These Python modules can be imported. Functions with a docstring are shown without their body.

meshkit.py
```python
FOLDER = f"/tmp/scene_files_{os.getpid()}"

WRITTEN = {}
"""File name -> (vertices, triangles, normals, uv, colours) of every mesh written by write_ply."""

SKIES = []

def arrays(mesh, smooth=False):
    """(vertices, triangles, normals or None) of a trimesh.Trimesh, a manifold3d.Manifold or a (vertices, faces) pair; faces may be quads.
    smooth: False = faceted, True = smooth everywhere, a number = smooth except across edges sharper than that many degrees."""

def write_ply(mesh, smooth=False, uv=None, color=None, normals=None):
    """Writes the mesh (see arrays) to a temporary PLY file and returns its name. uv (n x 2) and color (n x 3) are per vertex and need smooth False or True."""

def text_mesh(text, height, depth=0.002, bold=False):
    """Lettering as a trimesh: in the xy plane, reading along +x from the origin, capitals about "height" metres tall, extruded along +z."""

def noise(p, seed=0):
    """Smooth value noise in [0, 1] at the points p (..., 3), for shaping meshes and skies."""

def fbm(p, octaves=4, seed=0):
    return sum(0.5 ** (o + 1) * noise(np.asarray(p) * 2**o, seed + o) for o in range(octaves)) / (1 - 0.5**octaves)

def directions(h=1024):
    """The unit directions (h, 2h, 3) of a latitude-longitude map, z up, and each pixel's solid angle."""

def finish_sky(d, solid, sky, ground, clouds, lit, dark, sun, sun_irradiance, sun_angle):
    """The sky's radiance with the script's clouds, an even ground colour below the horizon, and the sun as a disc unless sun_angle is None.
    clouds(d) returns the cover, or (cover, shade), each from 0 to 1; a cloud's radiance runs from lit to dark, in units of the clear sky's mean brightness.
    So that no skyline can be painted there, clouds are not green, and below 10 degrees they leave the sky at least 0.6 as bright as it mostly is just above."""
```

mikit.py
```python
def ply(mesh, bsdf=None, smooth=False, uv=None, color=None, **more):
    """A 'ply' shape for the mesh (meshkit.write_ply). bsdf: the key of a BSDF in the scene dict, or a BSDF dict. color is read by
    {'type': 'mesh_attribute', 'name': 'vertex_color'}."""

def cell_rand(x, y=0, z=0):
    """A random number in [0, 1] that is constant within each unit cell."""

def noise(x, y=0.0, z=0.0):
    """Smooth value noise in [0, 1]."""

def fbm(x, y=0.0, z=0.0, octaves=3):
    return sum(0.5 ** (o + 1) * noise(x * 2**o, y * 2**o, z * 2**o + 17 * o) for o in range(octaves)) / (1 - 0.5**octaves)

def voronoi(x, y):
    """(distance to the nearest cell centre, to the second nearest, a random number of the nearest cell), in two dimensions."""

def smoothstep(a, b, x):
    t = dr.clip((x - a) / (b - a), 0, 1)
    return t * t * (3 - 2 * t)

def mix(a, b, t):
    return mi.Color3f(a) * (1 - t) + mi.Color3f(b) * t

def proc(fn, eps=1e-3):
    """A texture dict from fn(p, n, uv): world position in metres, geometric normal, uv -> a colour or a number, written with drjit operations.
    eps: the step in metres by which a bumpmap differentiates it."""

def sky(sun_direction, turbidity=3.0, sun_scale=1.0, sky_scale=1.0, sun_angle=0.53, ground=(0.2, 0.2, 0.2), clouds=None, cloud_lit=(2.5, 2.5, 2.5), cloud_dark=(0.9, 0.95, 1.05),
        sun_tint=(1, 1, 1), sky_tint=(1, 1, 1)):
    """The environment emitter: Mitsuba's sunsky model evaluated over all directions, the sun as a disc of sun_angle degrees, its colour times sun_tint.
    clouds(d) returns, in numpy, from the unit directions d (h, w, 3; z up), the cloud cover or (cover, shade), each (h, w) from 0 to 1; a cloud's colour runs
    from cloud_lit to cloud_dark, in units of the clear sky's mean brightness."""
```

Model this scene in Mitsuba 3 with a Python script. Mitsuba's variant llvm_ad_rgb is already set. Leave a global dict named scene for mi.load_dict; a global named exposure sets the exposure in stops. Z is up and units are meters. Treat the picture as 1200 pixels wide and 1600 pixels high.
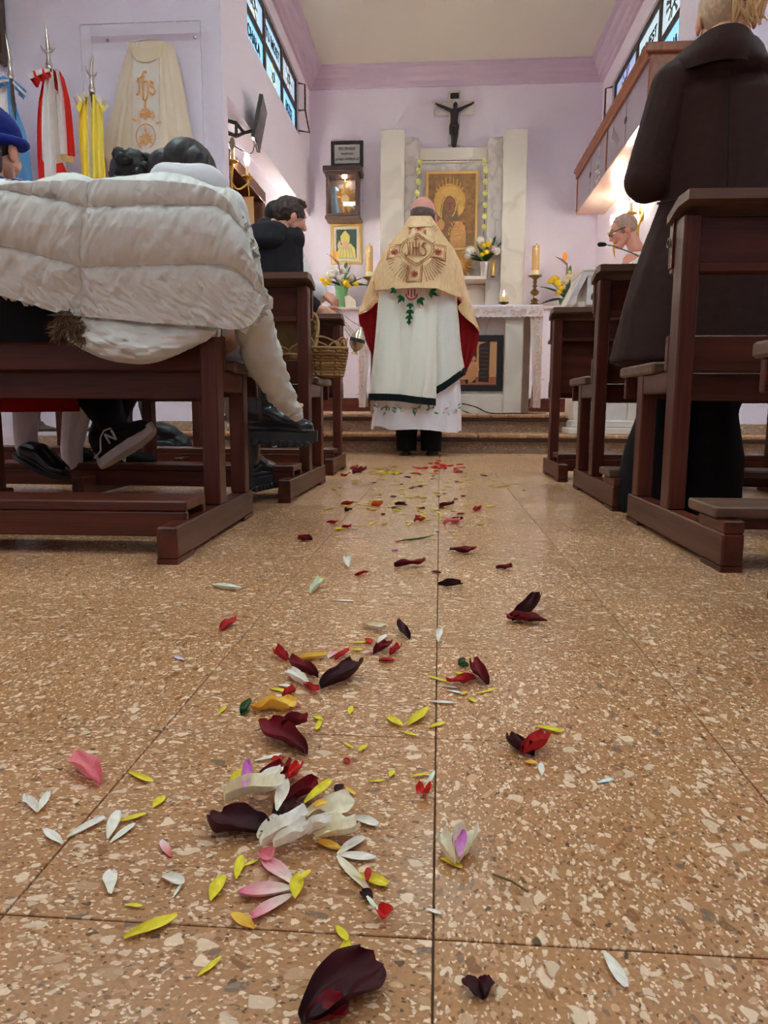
import math, random
import numpy as np, trimesh, mitsuba as mi, drjit as dr, mikit
import manifold3d as m3
from meshkit import text_mesh, fbm as nfbm, noise as nnoise
from trimesh import transformations as tf
T = mi.ScalarTransform4f
scene, labels = {}, {}

# ---------------------------------------------------------------- camera, exposure, large lights
EYE, FOC, YAW, PITCH, ROLL = .355, 1141.2, .07509, .14277, .003987
_f = np.array([-math.sin(YAW)*math.cos(PITCH), math.cos(YAW)*math.cos(PITCH), -math.sin(PITCH)])
_r = np.array([math.cos(YAW), math.sin(YAW), 0.0]); _u = np.cross(_r, _f)
_r, _u = _r*math.cos(ROLL)+_u*math.sin(ROLL), -_r*math.sin(ROLL)+_u*math.cos(ROLL)
scene['camera'] = {'type': 'perspective', 'fov_axis': 'x', 'fov': 2*math.degrees(math.atan(600/FOC)), 'near_clip': .05, 'far_clip': 60.0,
                   'to_world': T().look_at(origin=[0, 0, EYE], target=list(_f+[0, 0, EYE]), up=list(_u))}
exposure = 1.2
NAVE_LAMP = (8.2, 11.0, 11.4)        # radiance of the ceiling lamps of the nave (built with the ceiling)
SANCT_FILL = (2.8, 3.7, 3.7)  # lamp added out of view to brighten the sanctuary
BULB = (290.0, 290.0, 235.0)          # candle bulbs of the wall sconces
DAY_BLUE, DAY_PALE = (.095, .26, .40), (.20, .25, .26)   # daylight in the window panes
CEIL = 4.66                          # ceiling height
YF, YB = 6.1, 10.1                   # front walls of the nave, back wall of the sanctuary
XL, XR = -1.76, 2.0                  # side walls of the sanctuary
PLAT = .30                           # altar platform


def ray(px, py):
    return _f + (px-600)/FOC*_r - (py-800)/FOC*_u


def at(px, py, y):                   # the point at distance y into the room that the photograph shows at a pixel
    d = ray(px, py); return d*(y/d[1]) + [0, 0, EYE]


def fl(px, py, z=0.0):               # the point at height z
    d = ray(px, py); return d*((z-EYE)/d[2]) + [0, 0, EYE]


def atx(px, py, x):
    d = ray(px, py); return d*(x/d[0]) + [0, 0, EYE]


def C(r, g, b):                      # sRGB 0..255 -> linear
    return tuple(((v/255+.055)/1.055)**2.4 if v > 10 else v/255/12.92 for v in (r, g, b))


# ---------------------------------------------------------------- materials
def rgb(c): return {'type': 'rgb', 'value': [float(v) for v in c]}
def two(b): return {'type': 'twosided', 'bsdf': b}
def prin(color, rough=.6, spec=.4, **k):
    return {'type': 'principled', 'base_color': color if isinstance(color, dict) else rgb(color), 'roughness': rough, 'specular': spec, **k}


VC = {'type': 'mesh_attribute', 'name': 'vertex_color'}
scene['vc_matte'] = two(prin(VC, .85, .2))
scene['vc_cloth'] = two(prin(VC, .9, .15, sheen=.5))
scene['vc_satin'] = two(prin(VC, .42, .4))
scene['vc_gloss'] = two(prin(VC, .18, .5))
scene['vc_metal'] = two(prin(VC, .28, .5, metallic=1.0))
scene['vc_skin'] = two(prin(VC, .5, .35))
scene['vc_petal'] = two(prin(VC, .6, .22))
scene['vc_hair'] = two(prin(VC, .5, .3))

LILAC = C(235, 225, 238)


def f_wall(p, n, uv):
    m = mikit.fbm(p.x*1.3+7, p.y*1.3, p.z*1.3, 3)
    g = mikit.noise(p.x*60, p.y*60, p.z*60)
    return mi.Color3f(LILAC)*(.95+.08*m+.03*g)


scene['wall_paint'] = two(prin(mikit.proc(f_wall), .8, .2))
scene['ceiling_paint'] = two(prin(C(222, 212, 198), .9, .1))
scene['trim_paint'] = two(prin(C(206, 184, 202), .6, .3))


def terrazzo(x, y, base, k):
    """chips of stone in a cement ground: three sizes of angular chips"""
    col = mi.Color3f(base)*(.9+.2*mikit.fbm(x*9, y*9, 0.3, 3))
    sp = mikit.noise(x*520, y*520, 1.7)
    col = col*(.86+.28*sp)
    for s, keep, edge in ((420.0, .30, .10), (190.0, .22, .14), (88.0, .12, .18)):
        s = s*k
        wx = mikit.noise(x*s*1.3, y*s*1.3, 3.1)-.5; wy = mikit.noise(x*s*1.3, y*s*1.3, 8.7)-.5
        st = mikit.noise(x*s*.2, y*s*.2, 5.5)*1.6-.3
        f1, f2, c = mikit.voronoi(x*s*.8+y*s*.25+wx*.8+st*.7, y*s*1.1-x*s*.2+wy*.8)
        c2 = mi.Float(dr.abs(c*7.13-dr.floor(c*7.13))); c3 = dr.abs(c*31.7-dr.floor(c*31.7))
        tone = dr.select(c2 < .44, mi.Color3f(C(238, 218, 194)), dr.select(c2 < .62, mi.Color3f(C(200, 166, 132)), dr.select(c2 < .80, mi.Color3f(C(138, 90, 56)), dr.select(c2 < .88, mi.Color3f(C(118, 98, 86)), dr.select(c2 < .93, mi.Color3f(C(66, 52, 46)), mi.Color3f(C(206, 160, 136)))))))
        tone = tone*(.82+.32*c3)
        inside = mikit.smoothstep(edge*.3, edge*1.6, f2-f1)*dr.select(c < keep, 1.0, 0.0)*mikit.smoothstep(.62, .52, f1)
        col = col*(1-inside*.8)+tone*(inside*.8)
    return col


FLOOR = C(174, 130, 90)


def f_floor(p, n, uv):
    tx, ty = dr.floor((p.x-.0008)/.302), dr.floor((p.y-.448)/.302)
    v = mikit.cell_rand(tx, ty, 11)
    ang = dr.floor(v*4)
    x = dr.select(ang < 2, p.x, p.y)+v*13; y = dr.select(ang < 2, p.y, -p.x)+v*7
    c = terrazzo(x, y, FLOOR, 1.0)*(.95+.1*v)
    stain = mikit.fbm(p.x*2.2, p.y*2.2, 4.4, 3)
    return c*(.88+.24*stain)*mi.Color3f(.97, .86, .77)


def f_floor_far(p, n, uv):           # the same floor beyond the tiles that are built one by one, joints drawn
    gx = dr.abs((p.x-.0008)/.302-dr.round((p.x-.0008)/.302)); gy = dr.abs((p.y-.448)/.302-dr.round((p.y-.448)/.302))
    j = mikit.smoothstep(.009, .004, dr.minimum(gx, gy))
    return f_floor(p, n, uv)*(1-.6*j)


def f_rough(p, n, uv):
    return .16+.16*mikit.fbm(p.x*3.1, p.y*3.1, 9.1, 3)


scene['floor_mat'] = two(prin(mikit.proc(f_floor), mikit.proc(f_rough), .55))
scene['floor_far_mat'] = two(prin(mikit.proc(f_floor_far), mikit.proc(f_rough), .55))
scene['riser_mat'] = two(prin(mikit.proc(lambda p, n, uv: terrazzo(p.x+p.y, p.z+p.y*.3, C(158, 126, 98), 1.0)*.9), .4, .35))


def wood(base, dark, ax, sc=1.0):
    def f(p, n, uv):
        q = [p.x, p.y, p.z]; a = q[ax]; b = q[(ax+1) % 3]; c = q[(ax+2) % 3]
        w = mikit.fbm(a*1.1*sc, b*7*sc, c*7*sc, 2)*1.6
        ring = mikit.noise(a*.8*sc+3, (b+w*.03)*38*sc, (c+w*.03)*38*sc)
        fine = mikit.noise(a*9*sc, b*310*sc, c*310*sc)
        t = dr.clip(.55*ring+.3*fine+.25*(w-.8), 0, 1)
        return mikit.mix(base, dark, t)
    return mikit.proc(f)


WB, WD = C(96, 44, 27), C(36, 15, 11)
for k_, n_ in enumerate(('wood_x', 'wood_y', 'wood_z')):
    scene[n_] = two(prin(wood(WB, WD, k_), .38, .3))
scene['wood_worn'] = two(prin(wood(C(112, 82, 66), C(64, 40, 30), 0), .45, .4))
scene['wood_cabinet'] = two(prin(wood(C(150, 88, 58), C(104, 52, 32), 1), .4, .4))


def marble(base, vein, s=1.0):
    def f(p, n, uv):
        a, b = p.x*1.0+p.y*.6, p.z
        w = mikit.fbm(a*3*s, b*3*s, 1.3, 4)
        v = dr.abs(mikit.fbm(a*2.2*s+w*1.1, b*1.6*s+w*.9, 5.5, 4)-.5)
        t = mikit.smoothstep(.07, .0, v)*.6+.35*mikit.smoothstep(.45, .75, mikit.fbm(a*1.5*s, b*1.5*s, 3.3, 3))
        return mikit.mix(base, vein, dr.clip(t, 0, 1))
    return mikit.proc(f)


scene['marble_cream'] = two(prin(marble(C(224, 214, 202), C(202, 190, 178), .6), .3, .45))
scene['marble_gray'] = two(prin(marble(C(216, 206, 202), C(176, 164, 162), 1.5), .25, .5))


# ---------------------------------------------------------------- mesh helpers
def cat(ms): return trimesh.util.concatenate([m for m in ms if m is not None])
def unit(v): v = np.asarray(v, float); return v/max(np.linalg.norm(v), 1e-12)


def tmesh(m):
    if isinstance(m, trimesh.Trimesh): return m
    if hasattr(m, 'to_mesh'):
        q = m.to_mesh(); return trimesh.Trimesh(np.array(q.vert_properties[:, :3]), np.array(q.tri_verts), process=False)
    return trimesh.Trimesh(*m, process=False)


def put(key, mesh, mat, smooth=False, col=None):
    """one entry of the scene; col: a linear colour, or a function of the vertices, for the vc_ materials"""
    mesh = tmesh(mesh)
    if col is not None:
        if smooth not in (True, False):
            mesh = trimesh.graph.smooth_shade(mesh, angle=math.radians(smooth), facet_minarea=None); smooth = True
        v = np.asarray(mesh.vertices)
        col = col(v) if callable(col) else np.tile(np.asarray(col, float), (len(v), 1))
    n = key; i = 0
    while n in scene:
        i += 1; n = f'{key}_{i:03d}'
    scene[n] = mikit.ply(mesh, mat, smooth, color=col)
    return n


def name(key):                        # a free name for a thing that has parts
    used = {k.split('__')[0] for k in scene} | set(labels)
    n = key; i = 0
    while n in used:
        i += 1; n = f'{key}_{i:03d}'
    return n


def tag(key, label=None, category=None, group=None, kind=None):
    labels[key] = {k: v for k, v in dict(label=label, category=category, group=group, kind=kind).items() if v}
    return key


def struct(key): return tag(key, kind='structure')


def box(a, b, bev=0.0):
    a, b = np.minimum(a, b), np.maximum(a, b); d = b-a
    bev = min(bev, d.min()*.45)
    if bev <= 0:
        m = trimesh.creation.box(d); m.apply_translation((a+b)/2); return m
    pts = []
    for s in np.ndindex(2, 2, 2):
        c = np.where(s, b, a); sg = np.where(s, -1, 1)
        for k in range(3):
            o = bev*sg.astype(float); o[k] = 0; pts.append(c+o)
    return trimesh.convex.convex_hull(np.array(pts))


def xf(m, M): m = m.copy(); m.apply_transform(M); return m
def mv(m, v): m = m.copy(); m.apply_translation(v); return m
def rz(a, p=(0, 0, 0)): return tf.rotation_matrix(math.radians(a), [0, 0, 1], p)
def rx(a, p=(0, 0, 0)): return tf.rotation_matrix(math.radians(a), [1, 0, 0], p)
def ry(a, p=(0, 0, 0)): return tf.rotation_matrix(math.radians(a), [0, 1, 0], p)
def tr(v): return tf.translation_matrix(v)


def lathe(prof, n=24, c=(0, 0, 0)):
    m = trimesh.creation.revolve(np.array(prof, float), sections=n); m.apply_translation(c); return m


def catmull(P, n):
    P = np.asarray(P, float); P = np.vstack([2*P[0]-P[1], P, 2*P[-1]-P[-2]]); k = len(P)-3
    t = np.linspace(0, k, n); i = np.minimum(t.astype(int), k-1); u = (t-i)[:, None]
    a, b, c, d = P[i], P[i+1], P[i+2], P[i+3]
    return .5*(2*b+(c-a)*u+(2*a-5*b+4*c-d)*u**2+(3*b-a-3*c+d)*u**3)


def tube(pts, r, n=8, spline=0, close=False):
    P = catmull(pts, spline) if spline else np.asarray(pts, float)
    if np.isscalar(r): R = np.full(len(P), float(r))
    else: R = np.interp(np.linspace(0, 1, len(P)), np.linspace(0, 1, len(r)), r)
    t = np.gradient(P, axis=0); t /= np.maximum(np.linalg.norm(t, axis=1, keepdims=True), 1e-9)
    x = unit(np.cross(t[0], [0, 0, 1] if abs(t[0][2]) < .9 else [1, 0, 0])); V = []
    for k in range(len(P)):
        x = unit(x-t[k]*(x@t[k])); y = np.cross(t[k], x)
        a = np.arange(n)*2*np.pi/n
        V.append(P[k]+R[k]*(np.cos(a)[:, None]*x+np.sin(a)[:, None]*y))
    V = np.vstack(V+[P[:1], P[-1:]]); F = []
    for k in range(len(P)-1):
        for j in range(n):
            a, b = k*n+j, k*n+(j+1) % n; F += [[a, b, b+n], [a, b+n, a+n]]
    s, e = len(V)-2, len(V)-1; o = (len(P)-1)*n
    for j in range(n): F += [[s, (j+1) % n, j], [e, o+j, o+(j+1) % n]]
    return trimesh.Trimesh(V, F, process=False)


def grid(G, closed=False):
    """a surface from an array (n, m, 3) of points; closed: columns wrap around"""
    n, m = G.shape[:2]; F = []
    i, j = np.meshgrid(np.arange(n-1), np.arange(m if closed else m-1), indexing='ij'); i, j = i.ravel(), j.ravel(); k = (j+1) % m
    a, b, c, d = i*m+j, i*m+k, (i+1)*m+k, (i+1)*m+j
    return trimesh.Trimesh(G.reshape(-1, 3), np.vstack([np.stack([a, b, c], 1), np.stack([a, c, d], 1)]), process=False)


def resample(rows, n, m):
    A = np.array([catmull(r, m) for r in rows])
    return np.stack([catmull(A[:, j], n) for j in range(m)], 1) if len(rows) > 1 else A


def normals(G):
    a, b = np.gradient(G, axis=0), np.gradient(G, axis=1); n = np.cross(a, b)
    return n/np.maximum(np.linalg.norm(n, axis=2, keepdims=True), 1e-9)


def slab(G, th, side=0):
    """a grid given thickness th; side 0: centred, 1: added along the normal, -1: against it"""
    n = normals(G); o = {0: (-.5, .5), 1: (0, 1), -1: (-1, 0)}[side]
    A, B = G+n*th*o[0], G+n*th*o[1]; r, c = G.shape[:2]
    front, back = grid(B), grid(A); back.faces = back.faces[:, ::-1]
    V = np.vstack([A.reshape(-1, 3), B.reshape(-1, 3)]); N = r*c; F = [back.faces, front.faces+N]
    loop = [(0, j) for j in range(c)]+[(i, c-1) for i in range(1, r)]+[(r-1, j) for j in range(c-2, -1, -1)]+[(i, 0) for i in range(r-2, 0, -1)]
    L = [a*c+b for a, b in loop]; E = []
    for k in range(len(L)):
        p, q = L[k], L[(k+1) % len(L)]; E += [[p, p+N, q+N], [p, q+N, q]]
    return trimesh.Trimesh(V, np.vstack(F+[np.array(E)]), process=False)


def sheet(rows, n=24, m=24, th=.004, side=0): return slab(resample(rows, n, m), th, side)


def loft(secs, n=24):
    """closed sections (each (k, 3)) -> capped tube"""
    G = np.array(secs); G = np.stack([catmull(G[:, j], n) for j in range(G.shape[1])], 1) if n else G
    g = grid(G, True); k, m = G.shape[:2]
    V = np.vstack([g.vertices, G[0].mean(0)[None], G[-1].mean(0)[None]]); a, b = k*m, k*m+1
    F = list(g.faces)+[[a, (j+1) % m, j] for j in range(m)]+[[b, (k-1)*m+j, (k-1)*m+(j+1) % m] for j in range(m)]
    return trimesh.Trimesh(V, F, process=False)


def sph(p, r, n=20):
    r = np.broadcast_to(r, 3)
    return m3.Manifold.sphere(1.0, n).scale([float(x) for x in r]).translate([float(x) for x in p])


def bone(p, r, q, s, n=16): return m3.Manifold.batch_hull([sph(p, r, n), sph(q, s, n)])


def blob(parts, edge=.02, it=8):
    m = m3.Manifold.batch_boolean(parts, m3.OpType.Add) if len(parts) > 1 else parts[0]
    t = tmesh(m.refine_to_length(edge)); t.merge_vertices()
    trimesh.smoothing.filter_taubin(t, iterations=it)
    return t


def chain(pts, n=14):
    """bones along (x, y, z, r) joints"""
    return [bone(a[:3], a[3], b[:3], b[3], n) for a, b in zip(pts, pts[1:])]


def extr(poly, h, M=None):
    from shapely.geometry import Polygon
    p = Polygon(poly) if not hasattr(poly, 'exterior') else poly
    m = trimesh.creation.extrude_polygon(p, h, engine='earcut')
    return xf(m, M) if M is not None else m


def text_on(s, height, centre, right, up, depth=.003, bold=True):
    """lettering centred on a point, reading along right"""
    m = text_mesh(s, height, depth, bold); b = m.bounds
    m.apply_translation([-(b[0, 0]+b[1, 0])/2, -(b[0, 1]+b[1, 1])/2, 0])
    M = np.eye(4); M[:3, 0], M[:3, 1] = unit(right), unit(up); M[:3, 2] = np.cross(M[:3, 0], M[:3, 1]); M[:3, 3] = centre
    return xf(m, M)
# ---------------------------------------------------------------- the setting
NX, NR = 3.55, -4.0                   # half width of the nave, its rear wall
TX0, TX1, TY0, TY1 = .0008-7*.302, .0008+6*.302, .448-2*.302, .448+10*.302
struct(put('floor', cat([box((-NX, NR, -.1), (NX, TY0, 0)), box((-NX, TY1, -.1), (NX, YF+.4, 0)), box((-NX, TY0, -.1), (TX0, TY1, 0)), box((TX1, TY0, -.1), (NX, TY1, 0))]), 'floor_far_mat'))
put('floor__grout', box((TX0, TY0, -.1), (TX1, TY1, -.0025)), 'vc_matte', col=C(92, 66, 46))
for i in range(-7, 6):
    for k in range(-2, 10):
        x0, y0 = .0008+i*.302, .448+k*.302; g = .0008
        put('floor__tile', box((x0+g, y0+g, -.02), (x0+.302-g, y0+.302-g, 0), .0006), 'floor_mat')

# altar steps: a step is a stone riser with a projecting tread board
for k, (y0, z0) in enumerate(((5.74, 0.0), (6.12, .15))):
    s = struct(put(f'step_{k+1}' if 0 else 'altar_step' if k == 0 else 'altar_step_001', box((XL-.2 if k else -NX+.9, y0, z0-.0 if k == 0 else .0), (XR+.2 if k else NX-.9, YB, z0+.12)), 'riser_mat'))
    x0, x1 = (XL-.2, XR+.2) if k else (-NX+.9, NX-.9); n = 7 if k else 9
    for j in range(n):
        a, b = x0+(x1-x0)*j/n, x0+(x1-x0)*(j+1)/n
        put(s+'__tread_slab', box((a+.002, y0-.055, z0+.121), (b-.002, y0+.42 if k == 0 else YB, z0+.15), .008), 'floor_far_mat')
    put(s+'__nosing_shade_strip', box((x0, y0-.05, z0+.092), (x1, y0-.003, z0+.12), .004), 'vc_satin', col=C(58, 38, 32))  # dark nosing edge, doubling as painted shade under the tread overhang
labels['altar_step'] = dict(kind='structure'); labels['altar_step_001'] = dict(kind='structure')


def wall(key, a, b, mat='wall_paint'): return struct(put(key, box(a, b), mat))


LOW = 2.86                            # under side of the upper left wall
wall('wall_back', (XL-.5, YB, 0), (XR+.3, YB+.2, CEIL))
W1, W2 = (6.94, 9.37, 3.63, 4.27), (6.98, 9.55, 3.40, 4.2)      # windows: y0, y1, z0, z1
w = XL-.22
wall('wall_left', (w, YF, LOW), (XL, YB, W1[2]))
put('wall_left__upper', cat([box((w, YF, W1[3]), (XL, YB, CEIL)), box((w, YF, W1[2]), (XL, W1[0], W1[3])), box((w, W1[1], W1[2]), (XL, YB, W1[3]))]), 'wall_paint')
DX = XL-.2                            # lower left wall, set back, with a doorway
wall('wall_left_lower', (DX-.15, 8.2, PLAT-.2), (DX, YB, LOW+.05))
put('wall_left_lower__over_door', cat([box((DX-.15, 6.9, 2.58), (DX, 8.2, LOW+.05)), box((DX-.15, YF, 0), (DX, 6.9, LOW+.05))]), 'wall_paint')
wall('wall_right', (XR, YF, 0), (XR+.2, YB, W2[2]))
put('wall_right__upper', cat([box((XR, YF, W2[3]), (XR+.2, YB, CEIL)), box((XR, YF, W2[2]), (XR+.2, W2[0], W2[3])), box((XR, W2[1], W2[2]), (XR+.2, YB, W2[3]))]), 'wall_paint')
wall('wall_left_front', (-NX-.2, YF, 0), (XL, YF+.14, CEIL))
wall('wall_right_front', (XR, YF, 0), (NX+.2, YF+.14, CEIL))
wall('wall_left_nave', (-NX-.2, NR, 0), (-NX, YF, CEIL))
wall('wall_right_nave', (NX, NR, 0), (NX+.2, YF, CEIL))
wall('wall_rear', (-NX, NR-.2, 0), (NX, NR, CEIL))
struct(put('ceiling', box((-NX-.2, NR-.2, CEIL), (NX+.2, YB+.2, CEIL+.1)), 'ceiling_paint'))
# plaster cornice of three steps round the sanctuary
prof = [(0, 0), (.035, 0), (.045, .035), (.075, .05), (.085, .11), (.125, .135), (.14, .19), (.19, .2), (.19, .23), (0, .23)]


def cornice(a, b, inward):
    a, b = np.array(a, float), np.array(b, float); d = unit(b-a); n = np.array(inward, float)
    M = np.eye(4); M[:3, 0], M[:3, 1], M[:3, 2] = n, (0, 0, 1), np.cross(n, (0, 0, 1)); L = np.linalg.norm(b-a)
    start = a if M[:3, 2]@d > 0 else b; M[:3, 3] = start
    return extr(prof, L, M)


zc = CEIL-.228
struct(put('trim_1', cornice((XL, YB, zc), (XR, YB, zc), (0, -1, 0)), 'trim_paint', 30))
struct(put('trim_2', cornice((XL, YF, zc), (XL, YB, zc), (1, 0, 0)), 'trim_paint', 30))
struct(put('trim_3', cornice((XR, YF, zc), (XR, YB, zc), (-1, 0, 0)), 'trim_paint', 30))
struct(put('baseboard_left', box((-NX, YF-.018, .0), (-NX+.9, YF, .1), .004), 'riser_mat'))
struct(put('baseboard_right', box((NX-.9, YF-.018, .0), (NX, YF, .1), .004), 'riser_mat'))
struct(put('baseboard_left_sanctuary', box((-NX+.9, YF-.018, .15), (XL, YF, .23), .004), 'riser_mat'))
struct(put('baseboard_right_sanctuary', box((XR, YF-.018, .15), (NX-.9, YF, .23), .004), 'riser_mat'))
# dark red wooden skirting along the back of the platform
struct(put('trim_4', box((XL-.2, 9.575, PLAT), (XR, 9.598, PLAT+.17), .006), 'wood_x'))

# ---- ceiling lamps of the nave (above and behind the camera), plus an added sanctuary fill
scene['opal'] = two(prin(C(240, 238, 230), .4, .4))
for i, (x, y, rad) in enumerate([(-1.9, -1.6, .8), (1.9, -1.6, .8), (-1.9, 1.2, .9), (1.9, 1.2, .9), (-1.9, 3.5, 1.6), (1.9, 3.5, 1.6), (.1, 7.1, 0)]):
    k = name('ceiling_lamp')
    hx, hy = (.62, .18) if rad else (.3, .3)
    fr = cat([box((x-hx-.03, y-hy-.03, CEIL-.07), (x+hx+.03, y-hy, CEIL)), box((x-hx-.03, y+hy, CEIL-.07), (x+hx+.03, y+hy+.03, CEIL)), box((x-hx-.03, y-hy, CEIL-.07), (x-hx, y+hy, CEIL)), box((x+hx, y-hy, CEIL-.07), (x+hx+.03, y+hy, CEIL))])
    put(k+'__frame', fr, 'vc_satin', col=C(225, 222, 215))
    d = grid(np.array([[(x-hx, y+hy, CEIL-.05), (x+hx, y+hy, CEIL-.05)], [(x-hx, y-hy, CEIL-.05), (x+hx, y-hy, CEIL-.05)]], float))
    if d.face_normals[0][2] > 0: d.faces = d.faces[:, ::-1]
    n = put(k+'__diffuser', d, 'opal')
    scene[n]['emitter'] = {'type': 'area', 'radiance': rgb(np.array(NAVE_LAMP)*rad if rad else SANCT_FILL)}
    tag(k, 'flush white rectangular ceiling lamp on the nave ceiling' if rad else 'flush white square ceiling lamp on the sanctuary ceiling', 'lamp', 'ceiling lamps of the nave' if rad else None)

# ---- leaded windows high in the sanctuary walls
scene['pane_glass'] = two(prin(C(150, 190, 215), .12, .5))


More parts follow.
